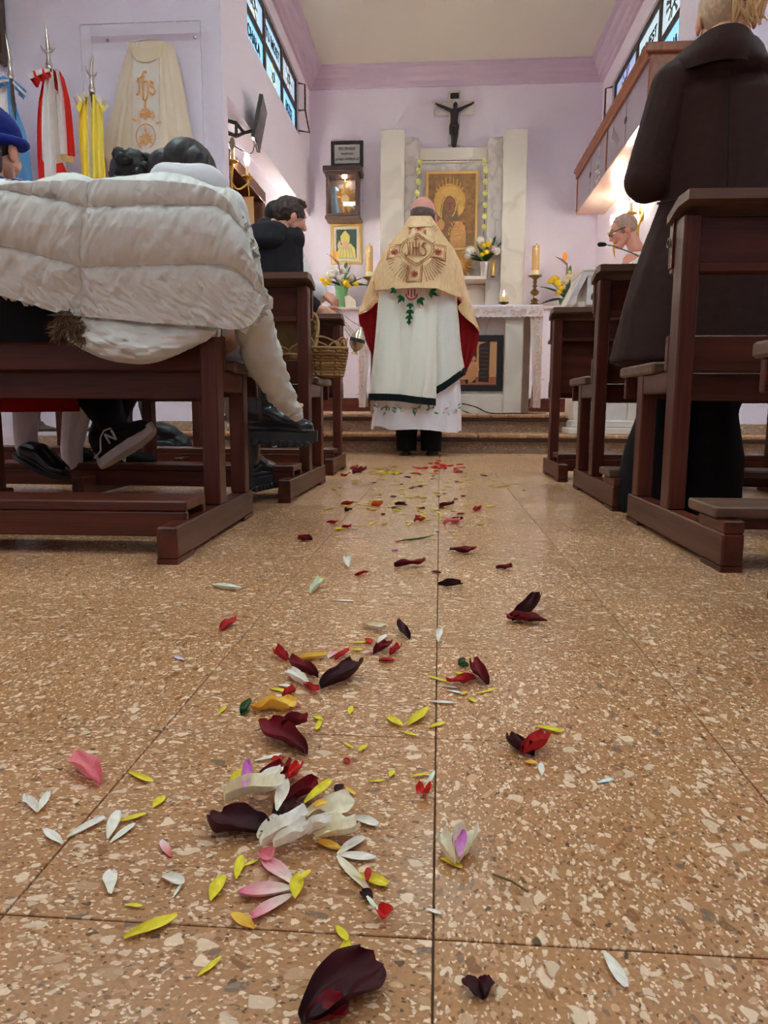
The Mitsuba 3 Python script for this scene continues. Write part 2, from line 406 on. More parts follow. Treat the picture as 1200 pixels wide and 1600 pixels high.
def window(key, X, sgn, W, cols, rail, panes, opener_y):
    """sgn +1: the wall's face looks towards +x. panes: (col, row) -> (radiance, text, motif)"""
    y0, y1, z0, z1 = W; xf_ = X-sgn*.05
    def bar(a, b, c, d, t=.03): return box((xf_-.025, a, c), (xf_+.025, b, d), .004)
    struct(put(key, cat([bar(y0, y1, z0, z0+.04), bar(y0, y1, z1-.05, z1), bar(y0, y0+.05, z0, z1), bar(y1-.05, y1, z0, z1)]), 'vc_satin', col=C(44, 30, 26)))
    for c in cols[1:-1]: put(key+'__mullion', bar(c-.035, c+.035, z0, z1), 'vc_satin', col=C(58, 40, 34))
    put(key+'__transom', bar(y0, y1, rail-.03, rail+.03), 'vc_satin', col=C(48, 34, 30))
    fwd = np.array([0, sgn*-1.0, 0]) if sgn < 0 else np.array([0, 1.0, 0])   # reading direction seen from the room
    fwd = np.array([0, 1.0, 0]) if sgn > 0 else np.array([0, -1.0, 0])
    for (c, r), (radc, txt, motif) in panes.items():
        a, b = cols[c], cols[c+1]; lo, hi = (z0, rail) if r == 0 else (rail, z1)
        g = box((xf_-.006, a+.01, lo+.01), (xf_+.006, b-.01, hi-.01))
        n = put(key+'__pane', g, 'pane_glass'); scene[n]['emitter'] = {'type': 'area', 'radiance': rgb(radc)}
        cen = np.array([xf_+sgn*.008, (a+b)/2, (lo+hi)/2])
        if txt:
            put(key+'__lettering', text_on(txt, .10, cen, fwd, (0, 0, 1), .003), 'vc_matte', col=C(20, 20, 28))
        if motif:
            rng = random.Random(c*7+r+int(X*10)); cols_ = motif
            for q in range(14):
                an = q/14*2*math.pi; rr = .5*min(b-a, hi-lo)
                p0, p1 = rr*.28, rr*(.62+.3*rng.random())
                pts = [(p0*math.cos(an-.12), p0*math.sin(an-.12)), (p1*math.cos(an-.1), p1*math.sin(an-.1)), (p1*math.cos(an+.12), p1*math.sin(an+.12)), (p0*math.cos(an+.14), p0*math.sin(an+.14))]
                pts = [(min(max(u*1.25, -(b-a)/2+.03), (b-a)/2-.03), min(max(v, -(hi-lo)/2+.03), (hi-lo)/2-.03)) for u, v in pts]
                M = np.eye(4); M[:3, 0] = fwd; M[:3, 1] = (0, 0, 1); M[:3, 2] = (sgn, 0, 0); M[:3, 3] = cen
                try: m = extr(pts, .003, M)
                except Exception: continue
                n = put(key+'__coloured_glass', m, 'vc_gloss', col=cols_[q % len(cols_)])
                scene[n]['emitter'] = {'type': 'area', 'radiance': rgb(np.array(cols_[q % len(cols_)])*.3)}
            ring = tube([cen+fwd*rr*.28*math.cos(t)*1.25+np.array([0, 0, rr*.28*math.sin(t)])+np.array([sgn*.004, 0, 0]) for t in np.linspace(0, 2*math.pi, 17)], .006, 5)
            put(key+'__lead_ring', ring, 'vc_satin', col=C(60, 54, 50))
    # hinged opener at the far end
    o = sgn*.07
    put(key+'__opener', cat([tube([(X, opener_y, z1-.05), (X+o, opener_y+.05, z1-.05), (X+o, opener_y+.05, z0+.3), (X, opener_y, z0+.28)], .011, 6), tube([(X+o, opener_y+.05, z0+.3), (X+o*1.6, opener_y+.1, z0+.06), (X, opener_y, z0+.05)], .011, 6)]), 'vc_satin', col=C(70, 48, 38))


GOLDG, BRG, PALEG, GREENG = C(214, 196, 120), C(120, 78, 44), C(200, 222, 226), C(150, 176, 120)
window('window_1', XL, 1, W1, [6.94, 7.74, 8.55, 9.37], 3.93,
       {(0, 0): (DAY_BLUE, 'CHAŁA', None), (0, 1): ((.16, .23, .30), None, [BRG, PALEG, GOLDG, PALEG]), (1, 1): ((.16, .25, .33), 'TU MOST', None), (1, 0): ((.14, .26, .36), None, [GOLDG, PALEG, GREENG, PALEG]),
        (2, 1): ((.15, .19, .24), None, [C(150, 140, 130), PALEG, C(170, 160, 120)]), (2, 0): (DAY_BLUE, 'BOŻE', None)}, 9.35)
window('window_2', XR, -1, W2, [6.98, 7.70, 8.54, 9.55], 3.78,
       {(0, 0): (DAY_BLUE, 'MOJA', None), (0, 1): ((.20, .24, .26), None, [C(40, 44, 40), C(60, 70, 50), PALEG]), (1, 1): (DAY_PALE, 'TU JEST', None), (1, 0): (DAY_PALE, None, None),
        (2, 1): ((.09, .12, .19), None, [C(120, 50, 56), C(180, 190, 214), C(90, 110, 160)]), (2, 0): ((.10, .14, .2), None, None)}, 9.53)

# ---- side door in the lower left wall: frame and dark opening with a door leaf ajar
fr = cat([box((DX-.16, 8.12, PLAT), (DX+.03, 8.24, 2.64), .008), box((DX-.16, 6.86, PLAT), (DX+.03, 6.98, 2.64), .008), box((DX-.16, 6.86, 2.54), (DX+.035, 8.24, 2.66), .008)])
struct(put('door_1', fr, 'wood_z'))
put('door_1__leaf', xf(box((-.02, 0, PLAT+.01), (.02, 1.12, 2.53), .004), tr((DX-.15, 6.99, 0)) @ rz(28)), 'wood_z')
put('door_1__handle', tube([(DX-.55, 7.9, 1.35), (DX-.49, 7.9, 1.35), (DX-.49, 7.8, 1.35)], .01, 8), 'vc_metal', col=C(200, 190, 170))
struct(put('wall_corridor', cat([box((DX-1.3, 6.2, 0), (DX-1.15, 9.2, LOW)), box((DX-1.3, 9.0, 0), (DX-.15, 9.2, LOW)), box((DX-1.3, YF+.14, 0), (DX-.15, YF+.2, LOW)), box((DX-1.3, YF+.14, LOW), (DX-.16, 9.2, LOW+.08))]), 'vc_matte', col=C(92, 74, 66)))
# ---------------------------------------------------------------- pews
def tint_box(k, a, b, mat, bev=.004): return put(k, box(a, b, bev), mat)


def pew(x0, y0, side, length, supports, label, desk=False, kneel_in=.012, raised=False, skew=0.0):
    """x0: the aisle end; side -1 extends to the left. y0: the near end of the floor beam."""
    k = name('kneeling_desk' if desk else 'pew'); s = side
    M = tr((x0, y0, 0)) @ rz(skew) @ np.diag([s, 1, 1, 1.0])
    def add(part, m, mat):
        m = xf(m, M)
        if s < 0: m.faces = m.faces[:, ::-1]
        return put(k+'__'+part, m, mat)
    L = length; D = .52 if desk else .76
    yp = .30 if desk else .37
    for u in supports:
        a = u; end = u == 0
        beam = cat([box((a, 0, .012), (a+.047, D, .086), .004), box((a, .0, 0), (a+.047, .12, .013)), box((a, D-.12, 0), (a+.047, D, .013))])
        add('floor_beam', beam, 'wood_y')
        pt = .84 if not desk else .80
        # a post with slightly shaped head
        add('post', box((a+.001, yp, .086), (a+.046, yp+.07, pt), .004), 'wood_z')
        if not desk:
            add('leg', box((a+.001, .66, .086), (a+.046, .72, .455), .004), 'wood_z')
            add('seat_bearer', box((a+.002, yp+.07, .395), (a+.042, .66, .452), .004), 'wood_y')
        if raised: add('kneeler_block', box((a+.001, .0, .086), (a+.046, .15, .114), .003), 'wood_y')
    z0 = .115 if raised else .105
    # kneeler: board with an apron on the near side and one on the far side
    ku = -.008 if raised else kneel_in
    add('kneeler_board', box((ku, .03 if raised else .11, z0), (L, .20 if raised else .27, z0+.026), .004), 'wood_worn' if raised else 'wood_x')
    if not raised:
        add('kneeler_apron', box((ku, .11, .045), (L, .13, .105), .003), 'wood_x')
        add('kneeler_back_apron', box((ku, .25, .05), (L, .27, .105), .003), 'wood_x')
    else:
        add('kneeler_apron', box((ku+.07, .10, .08), (L, .12, z0), .003), 'wood_x')
    if not desk:
        add('seat', box((-.012, .53, .452), (L, .885, .484), .006), 'wood_worn')
        add('seat_apron', box((.0, .845, .385), (L, .868, .452), .003), 'wood_x')
        add('seat_back_apron', box((.05, .5, .375), (L, .52, .452), .003), 'wood_x')
        add('lower_back_rail', box((.0, yp+.071, .452), (L, yp+.099, .548), .004), 'wood_x')
        add('back_panel', box((.046, yp+.03, .715), (L, yp+.05, .84), .003), 'wood_x')
        add('back_rail', box((.046, yp+.01, .70), (L, yp+.06, .726), .003), 'wood_x')
        zt = .872
    else:
        add('front_panel', box((-.0, yp+.071, .43), (L, yp+.093, .80), .003), 'wood_x')
        add('panel_batten', box((.0, yp+.093, .405), (L, yp+.118, .49), .003), 'wood_x')
        add('shelf', box((.0, yp+.02, .69), (L, yp+.2, .71), .003), 'wood_x')
        zt = .838
    # sloping book rest with end cheeks
    add('book_rest', extr([(yp-.06, zt-.012), (yp-.06, zt+.012), (yp+.02, zt+.014), (yp+.105, zt-.014), (yp+.105, zt-.036), (yp+.02, zt-.01)], L+.012, np.array([[0, 0, 1, -.012], [1, 0, 0, 0], [0, 1, 0, 0], [0, 0, 0, 1.0]])), 'wood_worn')
    for u in [q for q in supports if q == 0 or q == supports[-1]]:
        add('end_cheek', extr([(yp+.071, zt-.15), (yp+.071, zt-.024), (yp+.1, zt-.036), (yp+.1, zt-.15)], .022, np.array([[0, 0, 1, u-.004], [1, 0, 0, 0], [0, 1, 0, 0], [0, 0, 0, 1.0]])), 'wood_y')
    if not desk: add('book_shelf', box((.0, yp+.071, zt-.165), (L, yp+.1, zt-.15), .003), 'wood_x')
    if not desk and side > 0:
        add('bag_hook', trimesh.creation.torus(.011, .0022, 20, 8).apply_transform(tr((-.008, yp+.086, zt-.085)) @ ry(90)), 'vc_metal') if 0 else put(k+'__bag_ring', xf(trimesh.creation.torus(.011, .0025, 20, 8), M @ tr((-.01, yp+.086, zt-.085)) @ ry(90)), 'vc_metal', True, col=C(120, 116, 112))
    tag(k, label, 'pew' if not desk else 'kneeling desk')
    return k


SUP = [0, .8, 1.6, 2.4]
PEW = {}
PEW['L1'] = pew(-.585, 1.575, -1, 2.45, SUP, 'dark wooden pew under the big white puffer coat, nearest on the left', skew=1.6)
PEW['L2'] = pew(-.548, 2.655, -1, 2.45, SUP, 'dark wooden pew with wicker baskets on its seat, second on the left of the aisle', skew=-1)
PEW['L3'] = pew(-.548, 3.76, -1, 2.45, SUP, 'dark wooden kneeling desk with panelled front behind the wicker baskets', desk=True)
PEW['R0'] = pew(.622, .635, 1, 2.45, SUP, 'dark wooden pew cut off by the right edge of the photo', raised=True)
PEW['R1'] = pew(.615, 1.61, 1, 2.45, SUP, 'dark wooden pew with a metal ring, right behind the woman in the brown coat', raised=True, skew=1)
PEW['R2'] = pew(.60, 2.56, 1, 2.45, SUP, 'dark wooden pew in front of the woman in the brown coat, right of the aisle', raised=True)
PEW['R3'] = pew(.57, 3.55, 1, 2.45, SUP, 'dark wooden kneeling desk with solid front panel on the right, before the altar steps', desk=True)
# ---------------------------------------------------------------- altar and what stands in the sanctuary
def leafpoly(L, W, n=7):
    s = np.linspace(0, 1, n); w = W/2*np.sin(np.pi*s**.8)
    return [(a*L, b) for a, b in zip(s, w)]+[(a*L, -b) for a, b in zip(s[::-1][1:-1], w[::-1][1:-1])]


def leaf(p, d, up, L, W, bend=.25, n=6, th=.0):
    """a curved leaf blade from p along d"""
    d = unit(d); side = unit(np.cross(d, up)); nn = np.cross(side, d); s = np.linspace(0, 1, n); G = np.zeros((n, 5, 3))
    for i, a in enumerate(s):
        w = W/2*max(math.sin(math.pi*a**.75), .02)
        for j, t in enumerate((-1, -.5, 0, .5, 1)):
            G[i, j] = np.asarray(p)+d*a*L+side*t*w+nn*(-bend*L*a*a+abs(t)*w*.35)
    return grid(G)


def mum(p, r, rng, n=46, flat=.75, up=(0, 0, 1)):
    """a chrysanthemum head: many narrow petals round a core"""
    r = r*1.22; ms = [mv(trimesh.creation.icosphere(2, r*.62), p)]
    for k in range(n):
        z = 1-1.55*(k+.5)/n; a = k*2.39996+rng.random()*.3; q = math.sqrt(max(0, 1-z*z)); d = np.array([q*math.cos(a), q*math.sin(a), z*flat])
        ms.append(leaf(np.asarray(p)+d*r*.3, d, (0, 0, 1) if abs(z) < .8 else (1, 0, 0), r*.75, r*.34, .12, 4))
    return cat(ms)


def vcat(pairs):
    """meshes with colours -> mesh, colour function"""
    m = cat([a for a, _ in pairs]); col = np.vstack([np.tile(np.asarray(c, float), (len(a.vertices), 1)) for a, c in pairs])
    return m, col


def putc(key, pairs, mat):
    m, col = vcat(pairs); return put(key, m, mat, False, lambda v: col)


WHITE, CREAM, YEL = C(238, 235, 230), C(232, 222, 196), C(250, 222, 62)
GREEN, DGREEN = C(56, 92, 44), C(28, 54, 30)
GOLD = C(206, 158, 72)

# ---- altar
A0, A1, AY, AD = -.70, .855, 6.6, .72
k = 'altar'
put(k+'__table_slab', box((A0, AY-.02, 1.17), (A1, AY+AD, 1.225), .006), 'marble_gray')
for x in (A0+.14, A1-.295): put(k+'__front_slab', box((x, AY, PLAT), (x+.155, AY+.09, 1.17), .005), 'marble_cream')
put(k+'__core', box((A0+.29, AY+.10, PLAT), (A1-.29, AY+.6, 1.17), .004), 'marble_gray')
put(k+'__plinth', box((A0+.29, AY+.04, PLAT), (A1-.29, AY+.11, PLAT+.17), .004), 'marble_cream')
for x in (A0+.05, A1-.10): put(k+'__side_leg', box((x, AY+.3, PLAT), (x+.06, AY+.65, 1.17), .004), 'marble_cream')
tag(k, 'marble altar on the platform behind the priest', 'altar')
# altar cloth: top, front fall with scalloped lace edge, two long falls at the ends
k = 'altar_cloth'
zt = 1.232; n = 120
xs = np.linspace(A0-.02, A1+.02, n)
rows = [np.stack([xs, np.full(n, AY+AD), np.full(n, zt)], 1), np.stack([xs, np.full(n, AY+.1), np.full(n, zt)], 1), np.stack([xs, np.full(n, AY-.02), np.full(n, zt)], 1), np.stack([xs, np.full(n, AY-.035), np.full(n, zt-.012)], 1)]
for q in np.linspace(.03, 1, 8):
    sc = .012*np.abs(np.sin(xs*70))*(q > .99)
    rows.append(np.stack([xs, AY-.04-.012*q*np.sin(xs*9)-.01*q, zt-.012-.098*q+sc], 1))
put(k+'__top', slab(np.array(rows), .004, 1), 'vc_cloth', 40, C(226, 212, 214))
for s, xe in ((-1, A0-.02), (1, A1+.02)):
    m = 40; ys = np.linspace(AY-.03, AY+.36, m); rows = []
    for q in np.linspace(0, 1, 24):
        z = zt-(.88*q)
        rows.append(np.stack([xe+s*(.006+.035*q*(.5+.5*np.sin(ys*34+q*2)))-s*.05*q*q, ys+.0*q, np.full(m, z)+(.012*np.abs(np.sin(ys*60)))*(q > .99)], 1))
    put(k+'__side_fall', slab(np.array(rows), .004, 1 if s < 0 else -1), 'vc_cloth', 50, C(224, 210, 208))
    # the corner fold turned towards the front
    rows = [np.stack([np.linspace(xe-s*.0, xe-s*.115+s*.06*q, 16), AY-.034-.02*np.sin(np.linspace(0, 6, 16)+q*2)*q, np.full(16, zt-.88*q)], 1) for q in np.linspace(0.02, 1, 20)]
    put(k+'__corner_fall', slab(np.array(rows), .004), 'vc_cloth', 50, C(224, 210, 208))
rng = random.Random(5); em = []
for u in np.arange(A0+.05, A1-.02, .03):
    for v in range(3):
        d = (rng.uniform(-1, 1), 0, rng.uniform(-.6, 1)); p = (u+rng.uniform(-.012, .012), AY-.058-.012*math.sin(u*9), zt-.03-.05*rng.random()+.012*math.sin(u*24))
        em.append(leaf(p, d, (0, -1, 0), .026, .012, .02, 4))
for s, xe in ((-1, A0-.02), (1, A1+.02)):
    for q in np.arange(.06, .84, .016):
        d = (rng.uniform(-1, 1), 0, rng.uniform(-1, 1)); em.append(leaf((xe-s*.058+s*.06*q+.018*math.sin(q*22), AY-.064, zt-q), d, (0, -1, 0), .032, .013, .02, 4))
put(k+'__embroidery', cat(em), 'vc_satin', col=C(230, 190, 162))
tag(k, 'white altar cloth with peach embroidery and scalloped edge, hanging over the altar', 'altar cloth')
# carved wooden picture leaning on the altar front: table, three figures, two lattice windows
k = 'carved_picture'; cx0, cx1, cz0, cz1, cy = -.40, .553, .50, .99, AY+.075
W_ = C(190, 132, 84); Wd = C(38, 26, 26)
put(k+'__frame', cat([box((cx0, cy, cz0), (cx1, cy+.024, cz0+.055), .004), box((cx0, cy, cz1-.055), (cx1, cy+.024, cz1), .004), box((cx0, cy, cz0), (cx0+.055, cy+.024, cz1), .004), box((cx1-.055, cy, cz0), (cx1, cy+.024, cz1), .004)]), 'vc_satin', col=C(34, 27, 32))
put(k+'__panel', box((cx0+.04, cy+.012, cz0+.04), (cx1-.04, cy+.022, cz1-.04)), 'vc_satin', col=C(206, 150, 102))
put(k+'__floor_inlay', box((cx0+.05, cy+.009, cz0+.05), (cx1-.05, cy+.0125, cz0+.125)), 'vc_satin', col=C(164, 96, 66))
FR = np.array([[1, 0, 0, 0], [0, 0, 1, 0], [0, 1, 0, 0], [0, 0, 0, 1.0]])    # x, z outline extruded along y
def plate(poly, y, th=.006): return extr(poly, th, tr((0, y, 0)) @ FR)
for wx in (.225, .34):
    put(k+'__lattice_window', cat([plate([(wx, .585), (wx+.09, .575), (wx+.095, .945), (wx, .905)], cy+.007)]), 'vc_satin', col=C(46, 32, 30))
    put(k+'__lattice_bars', cat([box((wx+.004, cy+.0035, z), (wx+.088, cy+.0075, z+.005)) for z in np.arange(.62, .9, .036)]), 'vc_satin', col=C(112, 78, 56))
for i, fx in enumerate((-.22, -.10, .02, .13, .22, .29)):
    fig = [plate([(fx-.055, .68), (fx-.05, .735), (fx-.02, .76), (fx+.02, .76), (fx+.05, .735), (fx+.055, .68)], cy+.002, .009), mv(trimesh.creation.icosphere(2, .024), (fx, cy+.008, .782))]
    put(k+'__figure', cat(fig), 'vc_satin', 40, C(206, 150, 104))
put(k+'__table', cat([plate([(-.30, .60), (.31, .60), (.31, .675), (-.30, .685)], cy-.001, .012), plate([(.25, .56), (.31, .6), (.33, .70), (.29, .74), (.25, .68)], cy+.001, .01)]), 'vc_satin', col=C(196, 138, 92))
put(k+'__trestle', cat([plate([(.15, .565), (.17, .565), (.185, .6), (.215, .6), (.23, .565), (.25, .565), (.235, .615), (.165, .615)], cy+.003, .008)]), 'vc_satin', col=C(44, 30, 28))
tag(k, 'framed wood inlay picture of figures at a table, set into the altar front', 'picture')
# cable on the platform
tag(put('cable', tube([(.25, AY-.2, PLAT+.006), (.15, AY-.22, PLAT+.05), (.18, AY-.25, PLAT+.085), (.30, AY-.27, PLAT+.06), (.42, AY-.3, PLAT+.008), (.62, AY-.28, PLAT+.006), (.8, AY-.15, PLAT+.006), (.95, AY+.1, PLAT+.006)], .005, 6, 48), 'vc_satin', True, C(24, 22, 24)), 'thin black cable curling over the platform before the altar', 'cable')
# candle burning in a dark holder on the altar
k = 'votive_candle'; p = at(787, 474, 6.85); p[2] = zt+.004
put(k+'__holder', lathe([(0, 0), (.03, 0), (.026, .012), (.01, .02), (.012, .035), (.048, .05), (.048, .056), (0, .052)], 20, p), 'vc_satin', 40, C(40, 30, 26))
put(k+'__wax', lathe([(0, .05), (.035, .05), (.036, .10), (.03, .104), (0, .1)], 20, p), 'vc_satin', 40, C(238, 206, 140))
fk = put(k+'__flame', lathe([(0, .11), (.008, .118), (.009, .13), (.004, .15), (0, .165)], 12, p), 'vc_satin', True, C(255, 230, 160))
scene[fk]['emitter'] = {'type': 'area', 'radiance': rgb((16, 11, 5))}
put(k+'__wick', tube([p+[0, 0, .1], p+[0, 0, .116]], .0015, 5), 'vc_matte', col=C(20, 16, 14))
tag(k, 'short lit candle in a dark dish standing on the altar cloth', 'candle')

# ---- marble reredos on the back wall
k = 'reredos'
put(k+'__pillar', box((-.795, 9.72, PLAT), (-.49, YB-.005, 3.80), .006), 'marble_cream')
put(k+'__pillar', box((.745, 9.72, PLAT), (1.04, YB-.005, 3.77), .006), 'marble_cream')
put(k+'__side_slab', box((-.49, 9.84, PLAT), (-.31, YB-.005, 3.745), .006), 'marble_gray')
put(k+'__side_slab', box((.562, 9.84, PLAT), (.745, YB-.005, 3.72), .006), 'marble_gray')
put(k+'__head_slab', box((-.31, 9.97, 3.47), (.562, YB-.005, 3.655), .006), 'marble_cream')
put(k+'__centre_slab', box((-.31, 10.0, 1.95), (.562, YB-.005, 3.47), .004), 'marble_gray')
put(k+'__shelf', box((-.31, 9.62, 1.955), (.562, 9.99, 2.0), .006), 'marble_cream')
for i, (a, b) in enumerate(((-.31, -.03), (-.027, .27), (.273, .562))): put(k+'__lower_panel', box((a, 9.96+.02*(i == 1), PLAT), (b, YB-.005, 1.95), .004), 'marble_cream')
tag(k, 'tall pale marble reredos framing the golden icon on the back wall', 'reredos')
# ---- golden icon: a generic haloed, robed figure in relief
k = 'golden_icon'; ix0, ix1, iz0, iz1, iy = -.225, .452, 2.385, 3.365, 9.955
fw = .035
put(k+'__frame', cat([box((ix0, iy, iz0), (ix1, iy+.035, iz0+fw), .006), box((ix0, iy, iz1-fw), (ix1, iy+.035, iz1), .006), box((ix0, iy, iz0), (ix0+fw, iy+.035, iz1), .006), box((ix1-fw, iy, iz0), (ix1, iy+.035, iz1), .006)]), 'vc_satin', col=C(222, 178, 112))


def f_gold(p, n, uv):
    a = mikit.fbm(p.x*26, p.z*26, 2.2, 3); b = mikit.noise(p.x*120, p.z*120, 4.0)
    return mikit.mix(C(108, 72, 38), C(178, 130, 70), dr.clip(a*.9+b*.35-.2, 0, 1))


scene['icon_ground'] = two(prin(mikit.proc(f_gold), .35, .5))
put(k+'__ground', box((ix0+.02, iy+.015, iz0+.02), (ix1-.02, iy+.03, iz1-.02)), 'icon_ground')
cxm = .085
def disc(cx, cz, a, b, y, th, n=40): return plate([(cx+a*math.cos(t), cz+b*math.sin(t)) for t in np.linspace(0, 2*math.pi, n, endpoint=False)], y, th)
rng = random.Random(8)
halo = [disc(cxm, 2.985, .205, .225, iy+.012, .006)]
for t in np.linspace(-.35, math.pi+.35, 30): halo.append(mv(trimesh.creation.icosphere(1, .012), (cxm+.19*math.cos(t), iy+.01, 2.985+.21*math.sin(t))))
for t in np.linspace(.25, math.pi-.25, 11): halo.append(mv(trimesh.creation.icosphere(1, .011), (cxm+.19*math.cos(t), iy+.01, 3.02+.265*math.sin(t)))); halo.append(tube([(cxm+.17*math.cos(t), iy+.011, 3.0+.2*math.sin(t)), (cxm+.19*math.cos(t), iy+.011, 3.02+.26*math.sin(t))], .007, 5))
for j in range(70):
    t, r_ = rng.uniform(0, 2*math.pi), rng.uniform(.12, .19); halo.append(mv(trimesh.creation.icosphere(0, .0085), (cxm+r_*math.cos(t), iy+.011, 2.985+1.1*r_*math.sin(t))))
put(k+'__halo', cat(halo), 'vc_satin', col=C(216, 172, 98))
robe = [(-.14, 2.42), (.30, 2.42), (.315, 2.62), (.27, 2.74), (.2, 2.8), (.185, 2.95), (.16, 3.04), (.085, 3.075), (.01, 3.04), (-.02, 2.95), (-.03, 2.8), (-.1, 2.72), (-.15, 2.6)]
put(k+'__robe', plate(robe, iy+.006, .008), 'vc_satin', col=C(122, 92, 62))
put(k+'__mantle', cat([plate([(-.135, 2.425), (-.02, 2.425), (.03, 2.72), (-.02, 2.79), (-.1, 2.71), (-.145, 2.6)], iy+.002, .006), plate([(.09, 2.425), (.295, 2.425), (.305, 2.62), (.25, 2.75), (.17, 2.74), (.11, 2.62)], iy+.002, .006)]), 'vc_satin', col=C(196, 142, 92))
put(k+'__face', disc(.085, 2.945, .072, .1, iy-.001, .008), 'vc_satin', col=C(140, 92, 68))
put(k+'__features', cat([disc(.06, 2.965, .013, .005, iy-.003, .003, 12), disc(.112, 2.965, .013, .005, iy-.003, .003, 12), disc(.088, 2.893, .014, .004, iy-.003, .003, 12), plate([(.082, 2.965), (.092, 2.965), (.097, 2.915), (.082, 2.915)], iy-.003, .003)]), 'vc_satin', col=C(78, 44, 34))
put(k+'__veil_border', tube([(-.02, iy+.002, 2.79), (-.005, iy+.002, 2.95), (.03, iy+.002, 3.035), (.085, iy+.002, 3.06), (.14, iy+.002, 3.035), (.172, iy+.002, 2.95), (.15, iy+.002, 2.85), (.12, iy+.002, 2.8)], .008, 6, 40), 'vc_satin', True, C(222, 184, 118))
em = []
for j in range(150):
    u, v = rng.uniform(-.13, .3), rng.uniform(2.43, 2.74)
    if abs(u-.03) < .04: continue
    em.append(mv(trimesh.creation.icosphere(0, rng.uniform(.006, .012)), (u, iy+.001, v)))
labels[put(k+'__pearls', cat(em), 'vc_satin', col=C(222, 178, 120))] = dict(kind='stuff')
put(k+'__hand', blob([bone((.0, iy+.001, 2.62), .018, (.05, iy+.001, 2.66), .015, 10)]+[bone((.045, iy, 2.66+.008*q), .007, (.085, iy, 2.68+.012*q), .005, 8) for q in range(4)], .012, 2), 'vc_satin', True, C(150, 98, 72))
tag(k, 'golden icon of a haloed robed figure in a gilt frame, centre of the reredos', 'icon')
# ---- rose garlands hung on both sides of the icon
def ball_rose(p, r, rng):
    ms = [mv(trimesh.creation.icosphere(2, r*.7), p)]
    for q in range(9):
        a = q*2.4; d = np.array([math.cos(a)*.8, -.45-.3*(q % 3), math.sin(a)*.8]); ms.append(leaf(np.asarray(p)+d*r*.2, d, (0, -1, 0), r*.9, r*1.1, -.25, 5))
    return cat(ms)


for s, pts in ((0, [(656, 254), (654, 268), (654, 285), (652, 302), (651, 318)]), (1, [(757, 253), (759, 267), (758, 285), (758, 303), (758, 321), (757, 339), (756, 356)])):
    k = name('rose_garland'); P = [at(x, y, 9.80) for x, y in pts]; rng = random.Random(s)
    cordp = P+[at(756 if s else 650, 372 if s else 336, 9.8)]
    put(k+'__cord', tube(cordp, .004, 5), 'vc_matte', True, C(74, 80, 52))
    for p in P: put(k+'__rose', ball_rose(p+[0, -.01, 0], .047, rng), 'vc_petal', True, C(236, 234, 168))
    tag(k, 'string of seven pale yellow roses right of the golden icon' if s else 'string of pale yellow roses left of the golden icon', 'garland')
tag(put('cord', tube([at(656, 251, 9.79), at(757, 250, 9.79)], .004, 5), 'vc_matte', col=C(80, 66, 50)), 'dark cord stretched across the marble above the golden icon', 'cord')

# ---- crucifix
k = 'crucifix'; yb = YB-.004
c0 = at(711, 142, 10.06); zt_, zb_ = c0[2]+.0, at(711, 227, 10.06)[2]; cx = .13
put(k+'__cross', cat([box((cx-.075, yb-.05, zb_), (cx+.075, yb, zt_), .006), box((cx-.26, yb-.05, 4.07), (cx+.26, yb, 4.235), .006)]), 'marble_gray')
put(k+'__title_plate', box((cx-.055, yb-.06, zt_-.10), (cx+.055, yb-.045, zt_-.03), .008), 'vc_satin', col=C(22, 20, 22))
B = lambda x, z, d=0: (cx+x, yb-.085+d, z)
seg = []
for s in (-1, 1): seg += chain([(*B(s*.05, 4.115), .024), (*B(s*.13, 4.15), .018), (*B(s*.215, 4.19, .015), .014)]) + [bone(B(s*.215, 4.19, .015), .014, B(s*.235, 4.205, .02), .011, 10)]
seg += [bone(B(0, 4.10), (.058, .035, .04), B(.0, 4.0), (.045, .03, .03)), bone(B(0, 4.0), (.045, .03, .03), B(0, 3.925), (.05, .035, .035)), bone(B(0, 4.11), .022, B(.01, 4.15, -.01), .02)]
seg += [bone(B(.01, 4.165, -.02), (.03, .034, .04), B(.015, 4.145, -.03), (.024, .026, .03))]
for s in (-1, 1): seg += chain([(*B(s*.027, 3.92), .036), (*B(s*.02+.005, 3.8, -.03), .026), (*B(s*.012+.0, 3.69, 0), .018), (*B(.0, 3.655, -.02), .014)])
put(k+'__figure', blob(seg, .012, 4), 'vc_satin', True, C(32, 26, 28))
put(k+'__loincloth', blob([bone(B(-.02, 3.935), (.045, .044, .03), B(.02, 3.915), (.045, .044, .035)), bone(B(-.045, 3.92, -.01), .02, B(-.05, 3.83, -.01), .012)], .012, 3), 'vc_satin', True, C(40, 32, 32))
tag(k, 'pale stone cross with a dark figure, on the wall above the reredos', 'crucifix')

# ---- framed sign, lit relic cabinet and framed portrait on the left of the back wall
k = 'framed_sign'; x0, x1, z0, z1 = -1.475, -1.05, 3.475, 3.80; y = YB-.03
put(k+'__frame', cat([box((x0, y, z0), (x1, YB-.002, z0+.045), .006), box((x0, y, z1-.045), (x1, YB-.002, z1), .006), box((x0, y, z0), (x0+.045, YB-.002, z1), .006), box((x1-.045, y, z0), (x1, YB-.002, z1), .006)]), 'vc_satin', col=C(30, 24, 26))
put(k+'__paper', box((x0+.03, YB-.016, z0+.03), (x1-.03, YB-.004, z1-.03)), 'vc_matte', col=C(206, 204, 198))
for t, h, z in (('RELIKWIE', .034, 3.705), ('ŚWIĘTEGO', .022, 3.64), ('JANA PAWŁA II', .030, 3.575)):
    put(k+'__lettering', text_on(t, h, ((x0+x1)/2, YB-.0165, z), (1, 0, 0), (0, 0, 1), .002), 'vc_matte', col=C(40, 38, 40))
tag(k, 'black framed white sign with three lines of lettering, top left of the back wall', 'sign')
